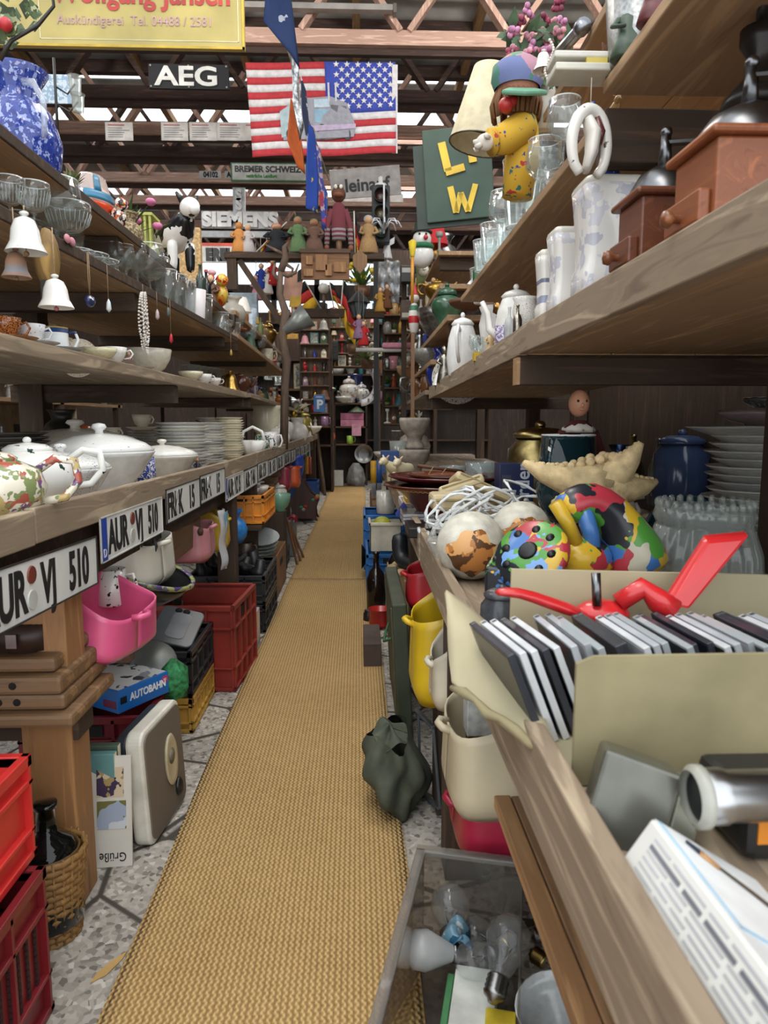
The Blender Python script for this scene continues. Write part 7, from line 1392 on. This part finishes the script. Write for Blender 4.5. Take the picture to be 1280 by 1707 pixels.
for i,(c,l) in enumerate((('d9a52a','yellow-handled tool near the far end of the low counter'),('2a5aa5','blue tool holder near the far end of the low counter'))): t=T('hand_tool',l,'tool',(.14+.05*i,6.4,.55)); MB().tube([(0,0,0),(0,0,.2)],.03,8).go('handle',C(c,.4),t); MB().box(-.02,-.02,-.12,.02,.02,0).go('blade',ME('8a8a8a'),t)
for i in range(3): tag(MB().box(.12,6.0+.5*i,0,.35,6.35+.5*i,.4).go('moving_carton',C(('8a6a48','94754f','7a5d3f')[i],.85),bevel=.006),('first','second','third')[i]+' plain brown carton under the far end of the low counter','box')
# ---------------------------------------------------------------- far part of the aisle
FU=T('shelf_unit','far wooden shelf unit over the plate counter, beyond the teacup shelf','shelf')
FA_=Shelf(-.75,392,552,478,622,.7,-1); FB_=Shelf(-.75,418,655,510,688,.7,-1); FT_=Shelf(-.80,388,512,470,588,.6,-1)
for S,(u0,u1),m in ((FA_,(396,478),TAN),(FB_,(418,512),GREY),(FT_,(392,470),TAN)):
    a=S.at(u0,0).y; b=min(S.at(u1,0).y,10.3); S.y0,S.y1=a,b; S.board(FU,a+.02,b,.03,m); beam(FU,S.X-.02,S.X-.65,a+.1,S.z(a)-.1,S.z(a)-.03); beam(FU,S.X-.02,S.X-.65,(a+b)/2,S.z(a)-.09,S.z(a)-.02)
for y in (5.4,7.4,9.4): MB().box(-1.53,y-.05,0,-1.46,y+.05,2.4).go('post',DARKZ,FU)
GU=T('shelf_unit','far wooden shelf unit beyond the coffee mill shelf, with stone urns below','shelf')
GA_=Shelf(.45,712,648,640,694,.6,1); GB_=Shelf(.47,762,505,650,640,.5,1); GC_=Shelf(.6,740,400,655,570,.4,1); GD_=Shelf(.52,735,470,650,608,.4,1); GE_=Shelf(.46,728,590,644,668,.4,1)
for S,(u0,u1),m in ((GA_,(712,640),GREY),(GB_,(752,650),TAN),(GC_,(735,655),TAN),(GD_,(738,650),TAN),(GE_,(722,644),TAN)):
    a=S.at(u0,0).y; b=min(S.at(u1,0).y,7.9); S.y0,S.y1=a+.15,b; S.board(GU,a+.15,b,.03,m); beam(GU,S.X+.02,S.X+.5,a+.25,S.z(a)-.12,S.z(a)-.03)
for y in (4.6,6.6): MB().box(1.1,y-.05,.76,1.17,y+.05,2.6).go('post',DARKZ,GU); MB().box(.40,6.57,.74,.445,6.63,2.4).go('upright',DARKZ,GU) if y>6 else 0
USED=set(); q=random.Random(21)
COLS={'white':'dcdad4','cream':'d3c7a8','pale blue':'a9bac9','cobalt blue':'2a3f9a','rust red':'9a4028','dark green':'2f4f3a','moss green':'6f7a45','brown':'6a4429','tan':'b08d5f','black':'1f1e20','grey':'85847f','brass':'a5843f','silver':'a2a3a3','pink':'c58a94','scarlet':'b3262a','ochre':'b5883a','mauve':'8a6a86','teal':'2f6a70','amber':'a5652a','ivory':'cfc6b0'}
NM={'vase':'vase','bottle':'bottle','jar':'lidded jar','lidded_urn':'lidded urn','figurine':'figurine','bird':'bird figurine','candlestick':'candlestick','mug':'mug','bowl':'bowl','lamp':'table lamp','clock':'wooden-cased clock','picture_frame':'framed picture','carton':'box','angel':'angel figurine','teapot':'teapot','quadruped':'animal figurine','drawer_chest':'small drawer chest','bell':'hand bell','plant':'potted plant','wood_box':'keepsake box'}
def mat_of(kd,cn):
    c=COLS[cn]
    if cn in ('brass','silver'): return ME(c)
    return C(c,.18 if kd in ('vase','jar','lidded_urn','mug','bowl','teapot','bird','angel') else .5)
def fill(S,u0,u1,n,backs,hr,kinds,where,cols=None,zf=None,ym=13.3):
    for i in range(n):
        ok=False
        for tr in range(12):
            u=u0+(u1-u0)*(i+q.random()*1.4-.2)/n; bk=q.choice(backs)+q.uniform(-.01,.03); p=zf(u,bk) if zf else S.at(u,bk)
            if p.y<1.55 or p.y>ym or (S is not None and hasattr(S,'y1') and not (S.y0+.08<p.y<S.y1-.1)): continue
            kd=q.choice(kinds); cn=q.choice(cols or list(COLS)); h=q.uniform(*hr)
            if (kd,cn,where) in USED or clash(p.x,p.y,p.z,foot(kd)*h,h): continue
            ok=True; break
        if not ok: continue
        USED.add((kd,cn,where)); k={}
        if kd in ('vase',): k=dict(m=mat_of(kd,cn),p=q.randrange(4))
        elif kd=='figurine': k=dict(dress=mat_of(kd,cn))
        elif kd=='lamp': k=dict(sh=FA(COLS[cn]))
        elif kd=='plant': k=dict(pot=C(COLS[cn]),leaf=C('4f6b38',.5),seed=i)
        elif kd=='picture_frame': k=dict(m=C(COLS[cn]),im=PATT('b5a98a',('5a6a4a','7a8aa0'),8,.54,.5))
        else: k=dict(m=mat_of(kd,cn))
        put(kd,(p.x,p.y,p.z+.002),h,'%s %s %s'%(cn,NM[kd],where),NM[kd].split()[-1],rz=q.uniform(-.6,.6),**k)
allk=['vase','bottle','jar','figurine','bird','candlestick','mug','bowl','lidded_urn','angel','teapot','bell']
fill(FT_,396,468,24,(.05,.14,.24),(.12,.26),allk+['lamp','plant','clock'],'on the far top board before the driftwood')
fill(FA_,404,474,8,(.05,.15),(.08,.15),['bell','bowl','mug','figurine'],'on the far glassware board beside the driftwood')
LMAX=FA_.y1-.1
for i,u in enumerate((400,406,412,419,425,431,437,442,448,453,458,463,467,471,410,422,434,446)):
    p=FA_.at(u,.06+.13*(i%3)); put('tumbler' if i%3 else 'wine_glass',(p.x,p.y,p.z+.002),.15 if i%3 else .19,'clear drinking glass crowded on the far glassware board','drinking glass',group='glasses on the far glassware board')
fill(FB_,420,508,26,(.05,.14,.26),(.08,.2),allk+['quadruped'],'on the far board over the last number plates')
for i in range(6):
    p=FB_.at(486+3*i,.1); put('plate',(p.x,p.y,p.z+.002+.02*i),.03,'oval white dish in the far stack over the last plates','dish',group='dishes on the far board',m=CE('cdc8ba'),wx=.16/.03,name='oval_dish')
fill(GB_,755,655,28,(.04,.12,.22),(.12,.26),allk+['clock','quadruped'],'on the far middle board beyond the mills',['white','silver','dark green','cobalt blue','brown','tan','brass','ivory','black','grey','cream','amber'])
fill(GA_,712,642,28,(.04,.14,.24),(.10,.24),allk+['wood_box'],'on the far lower board beyond the gilt-banded pot',['white','silver','cobalt blue','brown','tan','brass','ivory','black','grey','cream'])
fill(GC_,740,655,24,(.04,.12,.2),(.14,.32),allk+['lamp','clock','plant'],'on the far upper board by the snowman')
fill(GD_,735,652,26,(.03,.1,.18),(.10,.24),allk+['quadruped','clock'],'on the far second board by the mills')
fill(GE_,720,646,26,(.03,.1,.18),(.08,.16),allk+['wood_box'],'on the far narrow board over the stone urns',['white','silver','brown','tan','brass','ivory','black','grey','cream','dark green','cobalt blue'])
fill(LC2,455,528,20,(.35,.5,.62),(.10,.24),allk,'at the far back of the plate counter',None,LCB,ye-.3)
fill(None,640,690,14,(.3,.5,.7),(.12,.3),allk+['carton','wood_box'],'at the far end of the low counter',None,RCB,7.7)
def rcfar(u,b): return RCB(u,b)
# driftwood
p=P(472,690,X=-.62); t=T('driftwood_branch','twisted driftwood trunk with forked antler-like top, rising from the plate counter','branch',(p.x,p.y,lcz(p.y))); s_=pxm(p); DWD=WOOD('7a6656','55453a','Z',.85); z0=t.location.z
def db(u,v,dy=0): w=P(u,v,Y=p.y+dy); return (w.x-t.location.x,dy,w.z-z0)
MB().tube([(0,0,0),db(475,640),db(478,600),db(470,560),db(476,520),db(466,490),db(468,450)],[.035,.033,.036,.03,.034,.026,.022],10).go('trunk',DWD,t)
MB().tube([db(467,470),db(455,455),db(458,440)],[.02,.015,.008],8).tube([db(468,455),db(480,460),db(492,455),db(498,440)],[.02,.018,.012,.006],8).tube([db(468,452),db(476,430),db(474,412),db(480,404)],[.03,.028,.02,.008],8).tube([db(475,425),db(455,415),db(443,408)],[.016,.012,.006],7).tube([db(476,440),db(488,448),db(486,462)],[.016,.012,.006],7).go('antler_fork',DWD,t)
# horn lampshade, pink panel
p=P(492,540,Y=5.6); t=T('grey_horn','grey conical loudspeaker horn fixed beside the driftwood','horn',p,(0,rad(55),0)); L(t,'horn_cone',[(.03,-.1),(.055,-.02),(.10,.12),(.095,.12),(.05,-.02),(.02,-.1)],C('6f726e',.3,.3),24)
a=P(472,512,Y=6.6); t=T('hanging_painted_panel','pink and yellow painted cut-out panel hung behind the driftwood','panel',a); w=P(506,512,Y=6.6).x-a.x; h=P(472,452,Y=6.6).z-a.z
MB().prism([(0,h*.2),(w*.1,h),(w*.7,h),(w,h*.8),(w*.85,h*.2)],0,.01,Matrix.Rotation(PI/2,4,'X')).go('pink_panel',C('d0a08a',.5),t); MB().prism([(w*.3,0),(w*.35,h*.28),(w*.9,h*.3),(w*.85,0)],0,.012,Matrix.Translation((0,-.006,0))@Matrix.Rotation(PI/2,4,'X')).go('yellow_panel',C('d0a82a',.5),t); MB().prism([(w*.72,h*.7),(w*.75,h),(w*1.1,h*1.12),(w*1.0,h*.75)],0,.012,Matrix.Translation((0,-.006,0))@Matrix.Rotation(PI/2,4,'X')).go('black_panel',C('1c1b1d',.5),t)
# items between: globe, lanterns, hanging toys
p=P(540,484,Y=7.3); t=T('globe_lamp','white globe lamp on a short stem on the lower crossbeam','lamp',P(540,515,Y=7.3)); MB().ball((0,0,.2),.055).go('globe',CE('dad8d2'),t); MB().tube([(0,0,0),(0,0,.16)],.015,8).go('stem',C('5a4a3a'),t)
p=P(598,495,Y=7.1); t=T('lantern','black coach lantern hanging from the lower crossbeam','lantern',P(598,528,Y=7.1)); L(t,'roof_cap',[(.1,.13),(.12,.13),(.05,.21),(.02,.24),(0,.25)],C('3a3c3e',.5),6,smooth=False); L(t,'glass_body',[(.05,0),(.085,.13),(0,.13)],GLASS('8a9aa0',diff=.4),6,smooth=False)
for i in range(6): a_=i*PI/3; MB().tube([(.05*math.cos(a_),.05*math.sin(a_),0),(.085*math.cos(a_),.085*math.sin(a_),.13)],.005,5).go('frame_bar',C('222325',.5),t)
hang_=[(455,455,'scarlet','string puppet in a scarlet coat hung under the crossbeam brace'),(446,470,'white','string puppet in white hung under the crossbeam brace'),(436,462,'cobalt blue','string puppet in cobalt blue hung under the crossbeam brace'),(428,480,'pink','string puppet in pink hung under the crossbeam brace'),(598,545,'mauve','clown doll in mauve hung behind the longest German flag'),(606,556,'scarlet','toy figure in scarlet hung beside the mauve clown doll'),(634,500,'ochre','wooden jumping jack in ochre on the crinkled foil sheet'),(645,495,'brown','wooden jumping jack in brown on the crinkled foil sheet')]
for u,v,c,l in hang_:
    p=P(u,v+20,Y=6.5); t=put('figurine',p,.22,l,'puppet',name='string_puppet',dress=FA(COLS[c]),wx=1.1); MB().tube([(0,0,1),(0,0,2.2)],.01,5).go('cord',C('a59a88'),t)
a=P(630,505,Y=6.7); b=P(666,436,Y=6.7); t=T('hanging_foil_costume','crinkled silver and white plastic costume hanging below the traffic light','costume',(a.x,6.7,a.z)); w=b.x-a.x; h=b.z-a.z; MB().surf(lambda u,v:(w*u,.03*math.sin(u*14+v*5)+.02*math.sin(v*17),h*v),16,16).go('sheet',C('b5b8ba',.35,.2,.35,24,.8),t,solid=.003)
t=put('angel',P(645,432,Y=6.7),.24,'silver-white angel ornament on top of the crinkled costume','ornament',m=CE('c9cacc'))
a=P(668,533,Y=6.4); t=T('wall_radio','dark brown radio cabinet hung beside the crinkled costume','radio',a); w=P(692,500,Y=6.4).x-a.x; MB().box(0,0,0,w,.12,.17).go('case',WOOD('5a3d2b','3d281b','X',.4),t,bevel=.006); MB().box(.01,-.004,.02,w-.01,0,.06).go('dial_strip',C('b5b0a0'),t)
a=P(668,470,Y=6.4); t=T('radio','black radio with a silver dial above the brown radio cabinet','radio',a); MB().box(0,0,0,w,.12,.14).go('case',C('1e1e20',.4),t,bevel=.006); MB().box(.01,-.004,.08,w-.01,0,.12).go('dial_strip',C('a5a5a0'),t)
t=T('toy_clown','tall red and white inflatable clown figure hanging by the snowman','toy',P(690,560,Y=5.4),scale=.62); s_=pxm(t.location); MB().lathe([(0,0),(.05,.05),(.07,.2),(.06,.32),(.03,.38),(0,.4)],18).go('body',BANDS([(0,'d5d2cb'),(.35,'b3262a'),(.55,'d5d2cb'),(.7,'2f6a4a'),(.85,'d5d2cb')],2,.4,2.4),t); MB().ball((0,0,.44),.06).go('head',CE('d8d2c5'),t); MB().lathe([(.05,.47),(.02,.58),(0,.6)],14).go('cap',C('b3262a'),t)
t=T('paint_brush','yellow-handled brush hung before the red and white clown figure','brush',P(687,505,Y=5.2)); MB().tube([(0,0,0),(0,0,.32)],.012,7).go('handle',C('c98a2a'),t); MB().lathe([(.015,.32),(.03,.42),(0,.44)],10).go('bristle_head',C('c9b02a',.8),t)
# grey stone urns, wooden uprights
p=P(691,735,Y=4.55); 
for k,(z,l) in enumerate(((rcz(4.55),'lower grey stone urn at the end of the mill shelf'),(rcz(4.55)+.2,'upper grey stone urn stacked on the lower one'))): t=L(None,'stone_urn',[(0,0),(.06,0),(.065,.02),(.045,.05),(.05,.08),(.09,.13),(.1,.18),(.095,.2),(.08,.19),(0,.1)],C('8d8378',.85,0,.2,20,.5),26); t.location=(p.x,4.55,z); tag(t,l,'urn')
tag(MB().box(P(688,600,Y=4.9).x-.012,4.9,rcz(4.9),P(688,600,Y=4.9).x+.012,4.93,1.7).go('batten_stake',WOOD('8a6a4c','6a4c34','Z')),'narrow wooden slat standing before the stone urns','slat')
p=P(655,580,Y=6.8); t=T('towel_roll','pink and white folded cloths lying across a pale rod','cloth',(p.x-.1,6.8,p.z)); MB().box(0,0,0,.28,.1,.05).go('pink_cloth',FA('d08aa0'),t,bevel=.015); MB().tube([(-.25,.05,-.015),(.35,.05,-.015)],.02,8).go('rod',PL('cfcdc8'),t)
# far wall: back-to-back shelving with wares on each board
BU=T('shelf_unit','dark shelf wall closing off the far end of the aisle','shelf')
for z in (.78,1.45,1.95,2.4,2.85): MB().box(-1.9,12.9,z-.03,2.4,13.3,z).go('shelf_board',DARK,BU)
for x in (-1.9,-.75,.35,1.4,2.4): MB().box(x-.03,12.88,0,x+.03,13.32,2.9).go('upright',DARKZ,BU)
MB().box(-1.9,13.32,0,2.4,13.35,2.9).go('back_panel',WOOD('3f3026','2b2019','Z'),BU)
def bz(z): return lambda u,b: (lambda p:Vector((p.x,13.0+b,z)))(P(u,700,Y=13.0+b))
for z,w_,n in ((1.45,'on the first board of the far shelf wall',30),(1.95,'on the second board of the far shelf wall',30),(2.4,'on the third board of the far shelf wall',28),(2.85,'on the fourth board of the far shelf wall',22),(2.86,'on top of the far shelf wall',0)):
    fill(None,440,770,n,(.0,.04),(.2,.36),allk+['lamp','clock','picture_frame','plant','drawer_chest','carton','quadruped'],w_,None,bz(z))
# second row of stock midway, flanking the passage, under the lower crossbeam
MU=T('shelf_unit','tall dark cabinet shelf past the last number plate, carrying clocks and carvings','shelf')
for z in (.75,1.15,1.6,2.05): MB().box(-1.3,11.0,z-.03,-.40,11.5,z).go('shelf_board',WOOD('6a4a30','4a3220','X'),MU)
for x in (-1.25,-.42): MB().box(x,11.0,0,x+.03,11.5,2.4).go('upright',DARKZ,MU)
MB().box(-1.25,11.5,0,-.4,11.53,2.4).go('back_panel',WOOD('4a3424','33241a','Z'),MU)
def mz(z,y=11.1): return lambda u,b: (lambda p:Vector((p.x,y+b,z)))(P(u,700,Y=y+b))
for z,w_ in ((1.15,'on the lower board of the dark cabinet shelf'),(1.6,'on the middle board of the dark cabinet shelf'),(2.05,'on the top board of the dark cabinet shelf')): fill(None,505,552,5,(.0,.12),(.24,.40),['clock','wood_box','figurine','lamp','candlestick','drawer_chest','angel','picture_frame'],w_,['brown','tan','brass','cream','ochre','black','ivory'],mz(z))
NU=T('shelf_unit','open shelf with white urns facing down the aisle, above the pink boxes','shelf')
for z in (.72,1.02,1.42): MB().box(-.42,12.3,z-.025,.16,12.7,z).go('shelf_board',WOOD('6d4f36','4d3624','X'),NU)
for x in (-.42,.13): MB().box(x,12.3,0,x+.03,12.7,1.42).go('upright',DARKZ,NU)
MB().box(-.42,12.72,0,.16,12.74,1.42).go('back_panel',WOOD('33271f','231a14','Z'),NU)
def an(u,Y,z): return (P(u,700,Y=Y).x,Y,z)
put('lidded_urn',an(582,12.4,1.42),.46,'tall white lidded urn with faint flowers over the pink boxes','urn',m=PATT('d8d6d0',('8a94a8','b58a78'),9,.6)); put('lidded_urn',an(603,12.45,1.42),.36,'shorter white and blue lidded urn beside the tall one','urn',m=PATT('d5d2c8',('4a5a9a',),9,.58)); put('bowl',an(573,12.32,1.42),.11,'white footed bowl before the tall lidded urn','bowl',m=CE('d0ccc2'),wx=1.3)
put('vase',an(592,12.6,1.42),.5,'dark blue tall vase behind the lidded urns','vase',m=CE('22284f'),p=1)
for i in range(2): tag(MB().box(-.2,-.1,0,.2,.1,.11).go('gift_carton',C(('c57f98','b56a86')[i],.6),loc=(-.10,12.42,1.022+.115*i),bevel=.004),('lower','upper')[i]+' pink carton on the shelf below the white urns','box')
tag(MB().box(-.08,-.005,0,.08,.005,.2).go('pink_card',C('d79ab0',.6),loc=an(594,12.28,.86)),'pink square card hanging before the pink cartons','card')
put('shallow_lamp',an(595,12.45,1.26),.13,'pale green shallow glass lampshade above the pink cartons','lampshade',m=CE('b9c9a9'),wx=1.3)
tag(MB().box(-.14,-.12,0,.14,.12,.27).go('storage_box',PL('c5c4bd'),loc=an(558,12.15,.0),bevel=.01),'white plastic box on the floor at the end of the runners','box')
t=put('plate',an(606,12.25,.55),.05,'grey frying pan hanging at the end of the aisle','pan',m=ME('7a7a78'),tilt=(rad(90),0),wx=3.2)
t=tag(MB().lathe([(0,0),(.12,0),(.15,.12),(.12,.3),(.05,.4),(0,.4)],16,None,True,wob=lambda a,k:1+.15*math.sin(a*4+k)).go('plastic_sack',C('8a8a88',.4,0,.3,12),loc=an(593,12.1,0)),'grey plastic sack beside the white plastic box','sack')
put('mug',an(583,12.33,.72),.14,'lime green mug under the pink cartons','mug',m=C('8ab03a'))
t=L(None,'hanging_disc',[(0,0),(.1,0),(.1,.02),(0,.02)],C('c9562a',.5),24); t.location=an(549,12.2,.85); t.rotation_euler=(PI/2,0,0); tag(t,'orange round disc hung at the end of the aisle','disc')
a=P(523,687,Y=9.0); t=T('parking_sign','blue enamel sign with a white letter P at the end of the plate counter','sign',a); w=P(542,687,Y=9).x-a.x; h=P(523,658,Y=9).z-a.z; MB().box(0,0,0,w,.015,h).go('sign_panel',C('2f6aa8',.35),t,bevel=.004); text('P',h*.5,C('d0d8e0'),t,(w*.25,-.003,h*.2),FY,1,.006); MB().box(w*.2,-.003,h*.84,w*.8,0,h*.9).go('small_line',C('b9c9d8'),t)
# number arc
c=P(612,640,Y=11.8); t=T('hanging_number_scale','white curved number scale hung beside the white urns','scale',(c.x,11.8,c.z)); mb=MB(); r0,r1=.20,.29
mb.surf(lambda u,v:((r0+(r1-r0)*v)*math.sin(PI*(u*.95+.05)+0)*1.0-.10,0,(r0+(r1-r0)*v)*1.25*math.cos(PI*(.05+.95*u))),20,1); mb.go('arc_panel',CE('cfd0d2'),t,solid=.01)
for i in range(7): a_=PI*(.12+.12*i); text(str(i+2),.06,C('2a2c30'),t,(.245*math.sin(a_)-.115,-.008,.245*1.25*math.cos(a_)-.03),FY,.8,.002)
# plants and greenery over the lower crossbeam
for i,(u,v,Y,l,f) in enumerate(((604,470,7.9,'yellow-flowering potted plant over the lower crossbeam','c9b42a'),(640,505,8.3,'green trailing plant beside the black steel post',None),(590,565,8.6,'broad-leaved green plant under the longest German flag',None),(612,590,9.0,'variegated plant with pale blooms left of the black post','c9b9b0'))):
    p=P(u,v+25,Y=Y); put('plant',p,.42,l,'plant',name='hanging_plant',pot=C('6a4a34'),leaf=C(('5a7a3a','3f6a3f','3a6a3a','7a9a5a')[i],.5),seed=30+i,**(dict(fl=C(f,.5)) if f else {}))
# neighbouring aisle glimpsed through the left shelves
VU=T('shelf_unit','pale shelf of the neighbouring aisle seen through the gaps of the teacup shelf','shelf')
for z in (.9,1.28,1.66): MB().box(-3.1,1.4,z-.03,-2.6,8,z).go('shelf_board',TAN,VU)
MB().box(-3.15,1.4,0,-3.1,8,2.0).go('back_panel',C('b9ad93',.8),VU)
for y in (1.6,3.2,4.8,6.4,7.9): MB().box(-2.66,y-.04,0,-2.6,y+.04,2.0).go('post',DARKZ,VU)
def vz(z): return lambda u,b: (lambda p:Vector((-2.68-b,p.y,z)))(P(u,700,X=-2.68-b))
for z,w_,n in ((.9,'on the lower board of the neighbouring aisle',14),(1.28,'on the middle board of the neighbouring aisle',14),(1.66,'on the upper board of the neighbouring aisle',10)): fill(None,-50,400,n,(.0,.12),(.14,.28),allk+['plant','lamp'],w_,None,vz(z),7.8)
t,w,h=plate_sign('shop_sign','pale sign with cut-off words ssen and rkamp, glimpsed behind the hanging bells',-40,472,22,522,2.6,C('b5b09a',.5),.01); text('ssen',h*.2,BK,t,(w*.62,-.003,h*.62),FY,1,.003); text('rkamp',h*.2,BK,t,(w*.58,-.003,h*.2),FY,1,.003)

# hanging boards crowded with small stock, either side of the passage
def board(nm,x0,x1,Y,z0,z1,label,where,n,kinds):
    t=T('hanging_board',label,'board',(x0,Y,z0)); w=x1-x0
    MB().box(0,0,0,w,.02,z1-z0).go('back_panel',WOOD('6a5340','4a392c','Z'),t); MB().box(-.02,-.02,-.6 if 0 else 0,.02,.03,z1-z0).box(w-.02,-.02,0,w+.02,.03,z1-z0).go('frame_post',DARKZ,t)
    rows=max(2,int((z1-z0)/.2)); per=max(1,round(n/rows))
    for r_ in range(rows):
        z=z0+.03+r_*.2; MB().box(0,-.15,z-z0-.012,w,0,z-z0).go('ledge',WOOD('7d6248','5d4835','X'),t)
        for k in range(per):
            for _ in range(40):
                kd=q.choice(kinds); cn=q.choice(list(COLS))
                if (kd,cn,where) not in USED: break
            USED.add((kd,cn,where)); h=q.uniform(.11,.17); kw={}
            if kd=='vase': kw=dict(m=mat_of(kd,cn),p=q.randrange(4))
            elif kd=='figurine': kw=dict(dress=mat_of(kd,cn))
            elif kd=='picture_frame': kw=dict(m=C(COLS[cn]),im=PATT('b5a98a',('5a6a4a','7a8aa0'),8,.54,.5))
            elif kd=='plant': kw=dict(pot=C(COLS[cn]),seed=k)
            elif kd=='lamp': kw=dict(sh=FA(COLS[cn]))
            else: kw=dict(m=mat_of(kd,cn))
            put(kd,(x0+w*(k+.5)/per,Y-.085,z+.002),h,'%s %s %s'%(cn,NM[kd],where),NM[kd].split()[-1],rz=q.uniform(-.5,.5),**kw)
xa=P(503,700,Y=10.72).x; xb=P(549,700,Y=10.72).x
board('b',xa,xb,10.72,1.0,2.6,'narrow brown board with little ledges of stock past the driftwood','on the ledge board past the driftwood',24,['vase','bottle','figurine','bird','candlestick','mug','angel','clock','picture_frame','bell'])
xa=P(640,700,Y=8.2).x; xb=P(702,700,Y=8.2).x
board('b',xa,xb,8.2,1.05,3.0,'wide brown board with little ledges of stock right of the black post','on the ledge board right of the black post',50,['vase','bottle','figurine','bird','candlestick','mug','angel','clock','jar','bell','plant'])
xa=P(552,700,Y=11.6).x; xb=P(628,700,Y=11.6).x
board('b',xa,xb,11.6,1.95,2.76,'brown board with little ledges of stock high over the doormat','on the ledge board over the doormat',24,['vase','lidded_urn','figurine','bird','candlestick','angel','clock','lamp','plant','picture_frame'])
MB().box(-.06,-.02,-2.0,-.02,.02,0).go('leg',DARKZ,bpy.data.objects['hanging_board.002']); MB().box(xb-xa+.02,-.02,-2.0,xb-xa+.06,.02,0).go('leg',DARKZ,bpy.data.objects['hanging_board.002'])
# ---------------------------------------------------------------- light, camera
def lamp(x,y,z,pw,label,L=1.5,rz=0):  # strip light added out of sight to brighten the aisles
    t=T('added_strip_light',label,'ceiling light',(x,y,z),(0,0,rz))
    MB().box(-.05,-L/2,.03,.05,L/2,.09).go('housing',PL('d8d8d2'),t,bevel=.004)
    for s in (-1,1): MB().box(-.06,s*L/2-.02,-.02,.06,s*L/2+.02,.09).go('end_cap',PL('c9c9c2'),t,bevel=.004)
    e=bpy.data.materials.get('tube_glow')
    if not e:
        e,nt,b=base('tube_glow'); b.inputs['Emission Color'].default_value=(1,.95,.86,1); b.inputs['Emission Strength'].default_value=3
    MB().tube([(0,-L/2+.02,0),(0,L/2-.02,0)],.016,10).go('tube',e,t)
    l=bpy.data.lights.new('strip','AREA'); l.shape='RECTANGLE'; l.size=.5; l.size_y=L; l.energy=pw; l.color=(1,.93,.84)
    o=bpy.data.objects.new('added_strip_glow',l); COL.objects.link(o); o.location=(x,y,z-.05); o.rotation_euler=(0,0,rz)
ADDED_LAMPS=[(.1,9.36,4.6,95,'added white strip light hidden behind the third truss, over the far shelves',1.6,PI/2),(.1,11.1,4.6,110,'added white strip light hidden behind the fifth truss, over the far end of the aisle',1.6,PI/2),(-.2,.2,3.6,26,'added white strip light, unseen above the near end of the aisle'),(-.1,3.2,3.7,34,'added white strip light, unseen above the number plates'),(-2.4,4,4.2,40,'added white strip light, unseen over the neighbouring aisle behind the teacups'),(2.6,4,4.2,40,'added white strip light, unseen over the neighbouring aisle behind the coffee mills')]
for a in ADDED_LAMPS: lamp(*a)
for (x,y,zz,pw) in ((-2.2,5.0,4.75,55),(1.8,5.0,4.75,55)):  # two lamps added out of view to brighten the truss fronts
    l=bpy.data.lights.new('added_flood','AREA'); l.size=.35; l.size_y=.35; l.energy=pw; l.color=(1,.95,.88); o=bpy.data.objects.new('added_flood_beam',l); COL.objects.link(o); o.location=(x,y+.09,zz); o.rotation_euler=(rad(82),0,0)
    t=T('added_floodlight','added unseen square lamp under the roof '+('over the number plates side' if x<0 else 'over the coffee mill side')+', aimed at the trusses','lamp',(x,y,zz)); MB().box(-.2,-.08,-.2,.2,.05,.2).go('lamp_housing',C('3a3b3d',.4),t,bevel=.02); MB().box(-.03,-.05,.2,.03,.0,.62).go('bracket',C('2a2b2d',.5),t)
w=bpy.data.worlds.new('sky'); SC.world=w; w.use_nodes=True
bg=w.node_tree.nodes['Background']; bg.inputs[0].default_value=(.93,.97,1,1); bg.inputs[1].default_value=3.2
cd=bpy.data.cameras.new('camera'); cam=bpy.data.objects.new('camera',cd); COL.objects.link(cam); SC.camera=cam
cam.matrix_world=Matrix(((rt.x,up.x,-fw.x,0),(rt.y,up.y,-fw.y,0),(rt.z,up.z,-fw.z,1.1),(0,0,0,1)))
cd.sensor_fit='VERTICAL'; cd.sensor_height=36; cd.lens=F/1707*36; cd.clip_start=.02; cd.clip_end=60
cd.dof.use_dof=True; cd.dof.focus_distance=2.3; cd.dof.aperture_fstop=7
SC.view_settings.view_transform='Standard'; SC.view_settings.look='None'; SC.view_settings.gamma=1; SC.view_settings.use_curve_mapping=False; SC.view_settings.exposure=-.38
try: SC.cycles.use_denoising=True; SC.cycles.transparent_max_bounces=24; SC.cycles.max_bounces=8; SC.cycles.sample_clamp_indirect=6
except Exception: pass
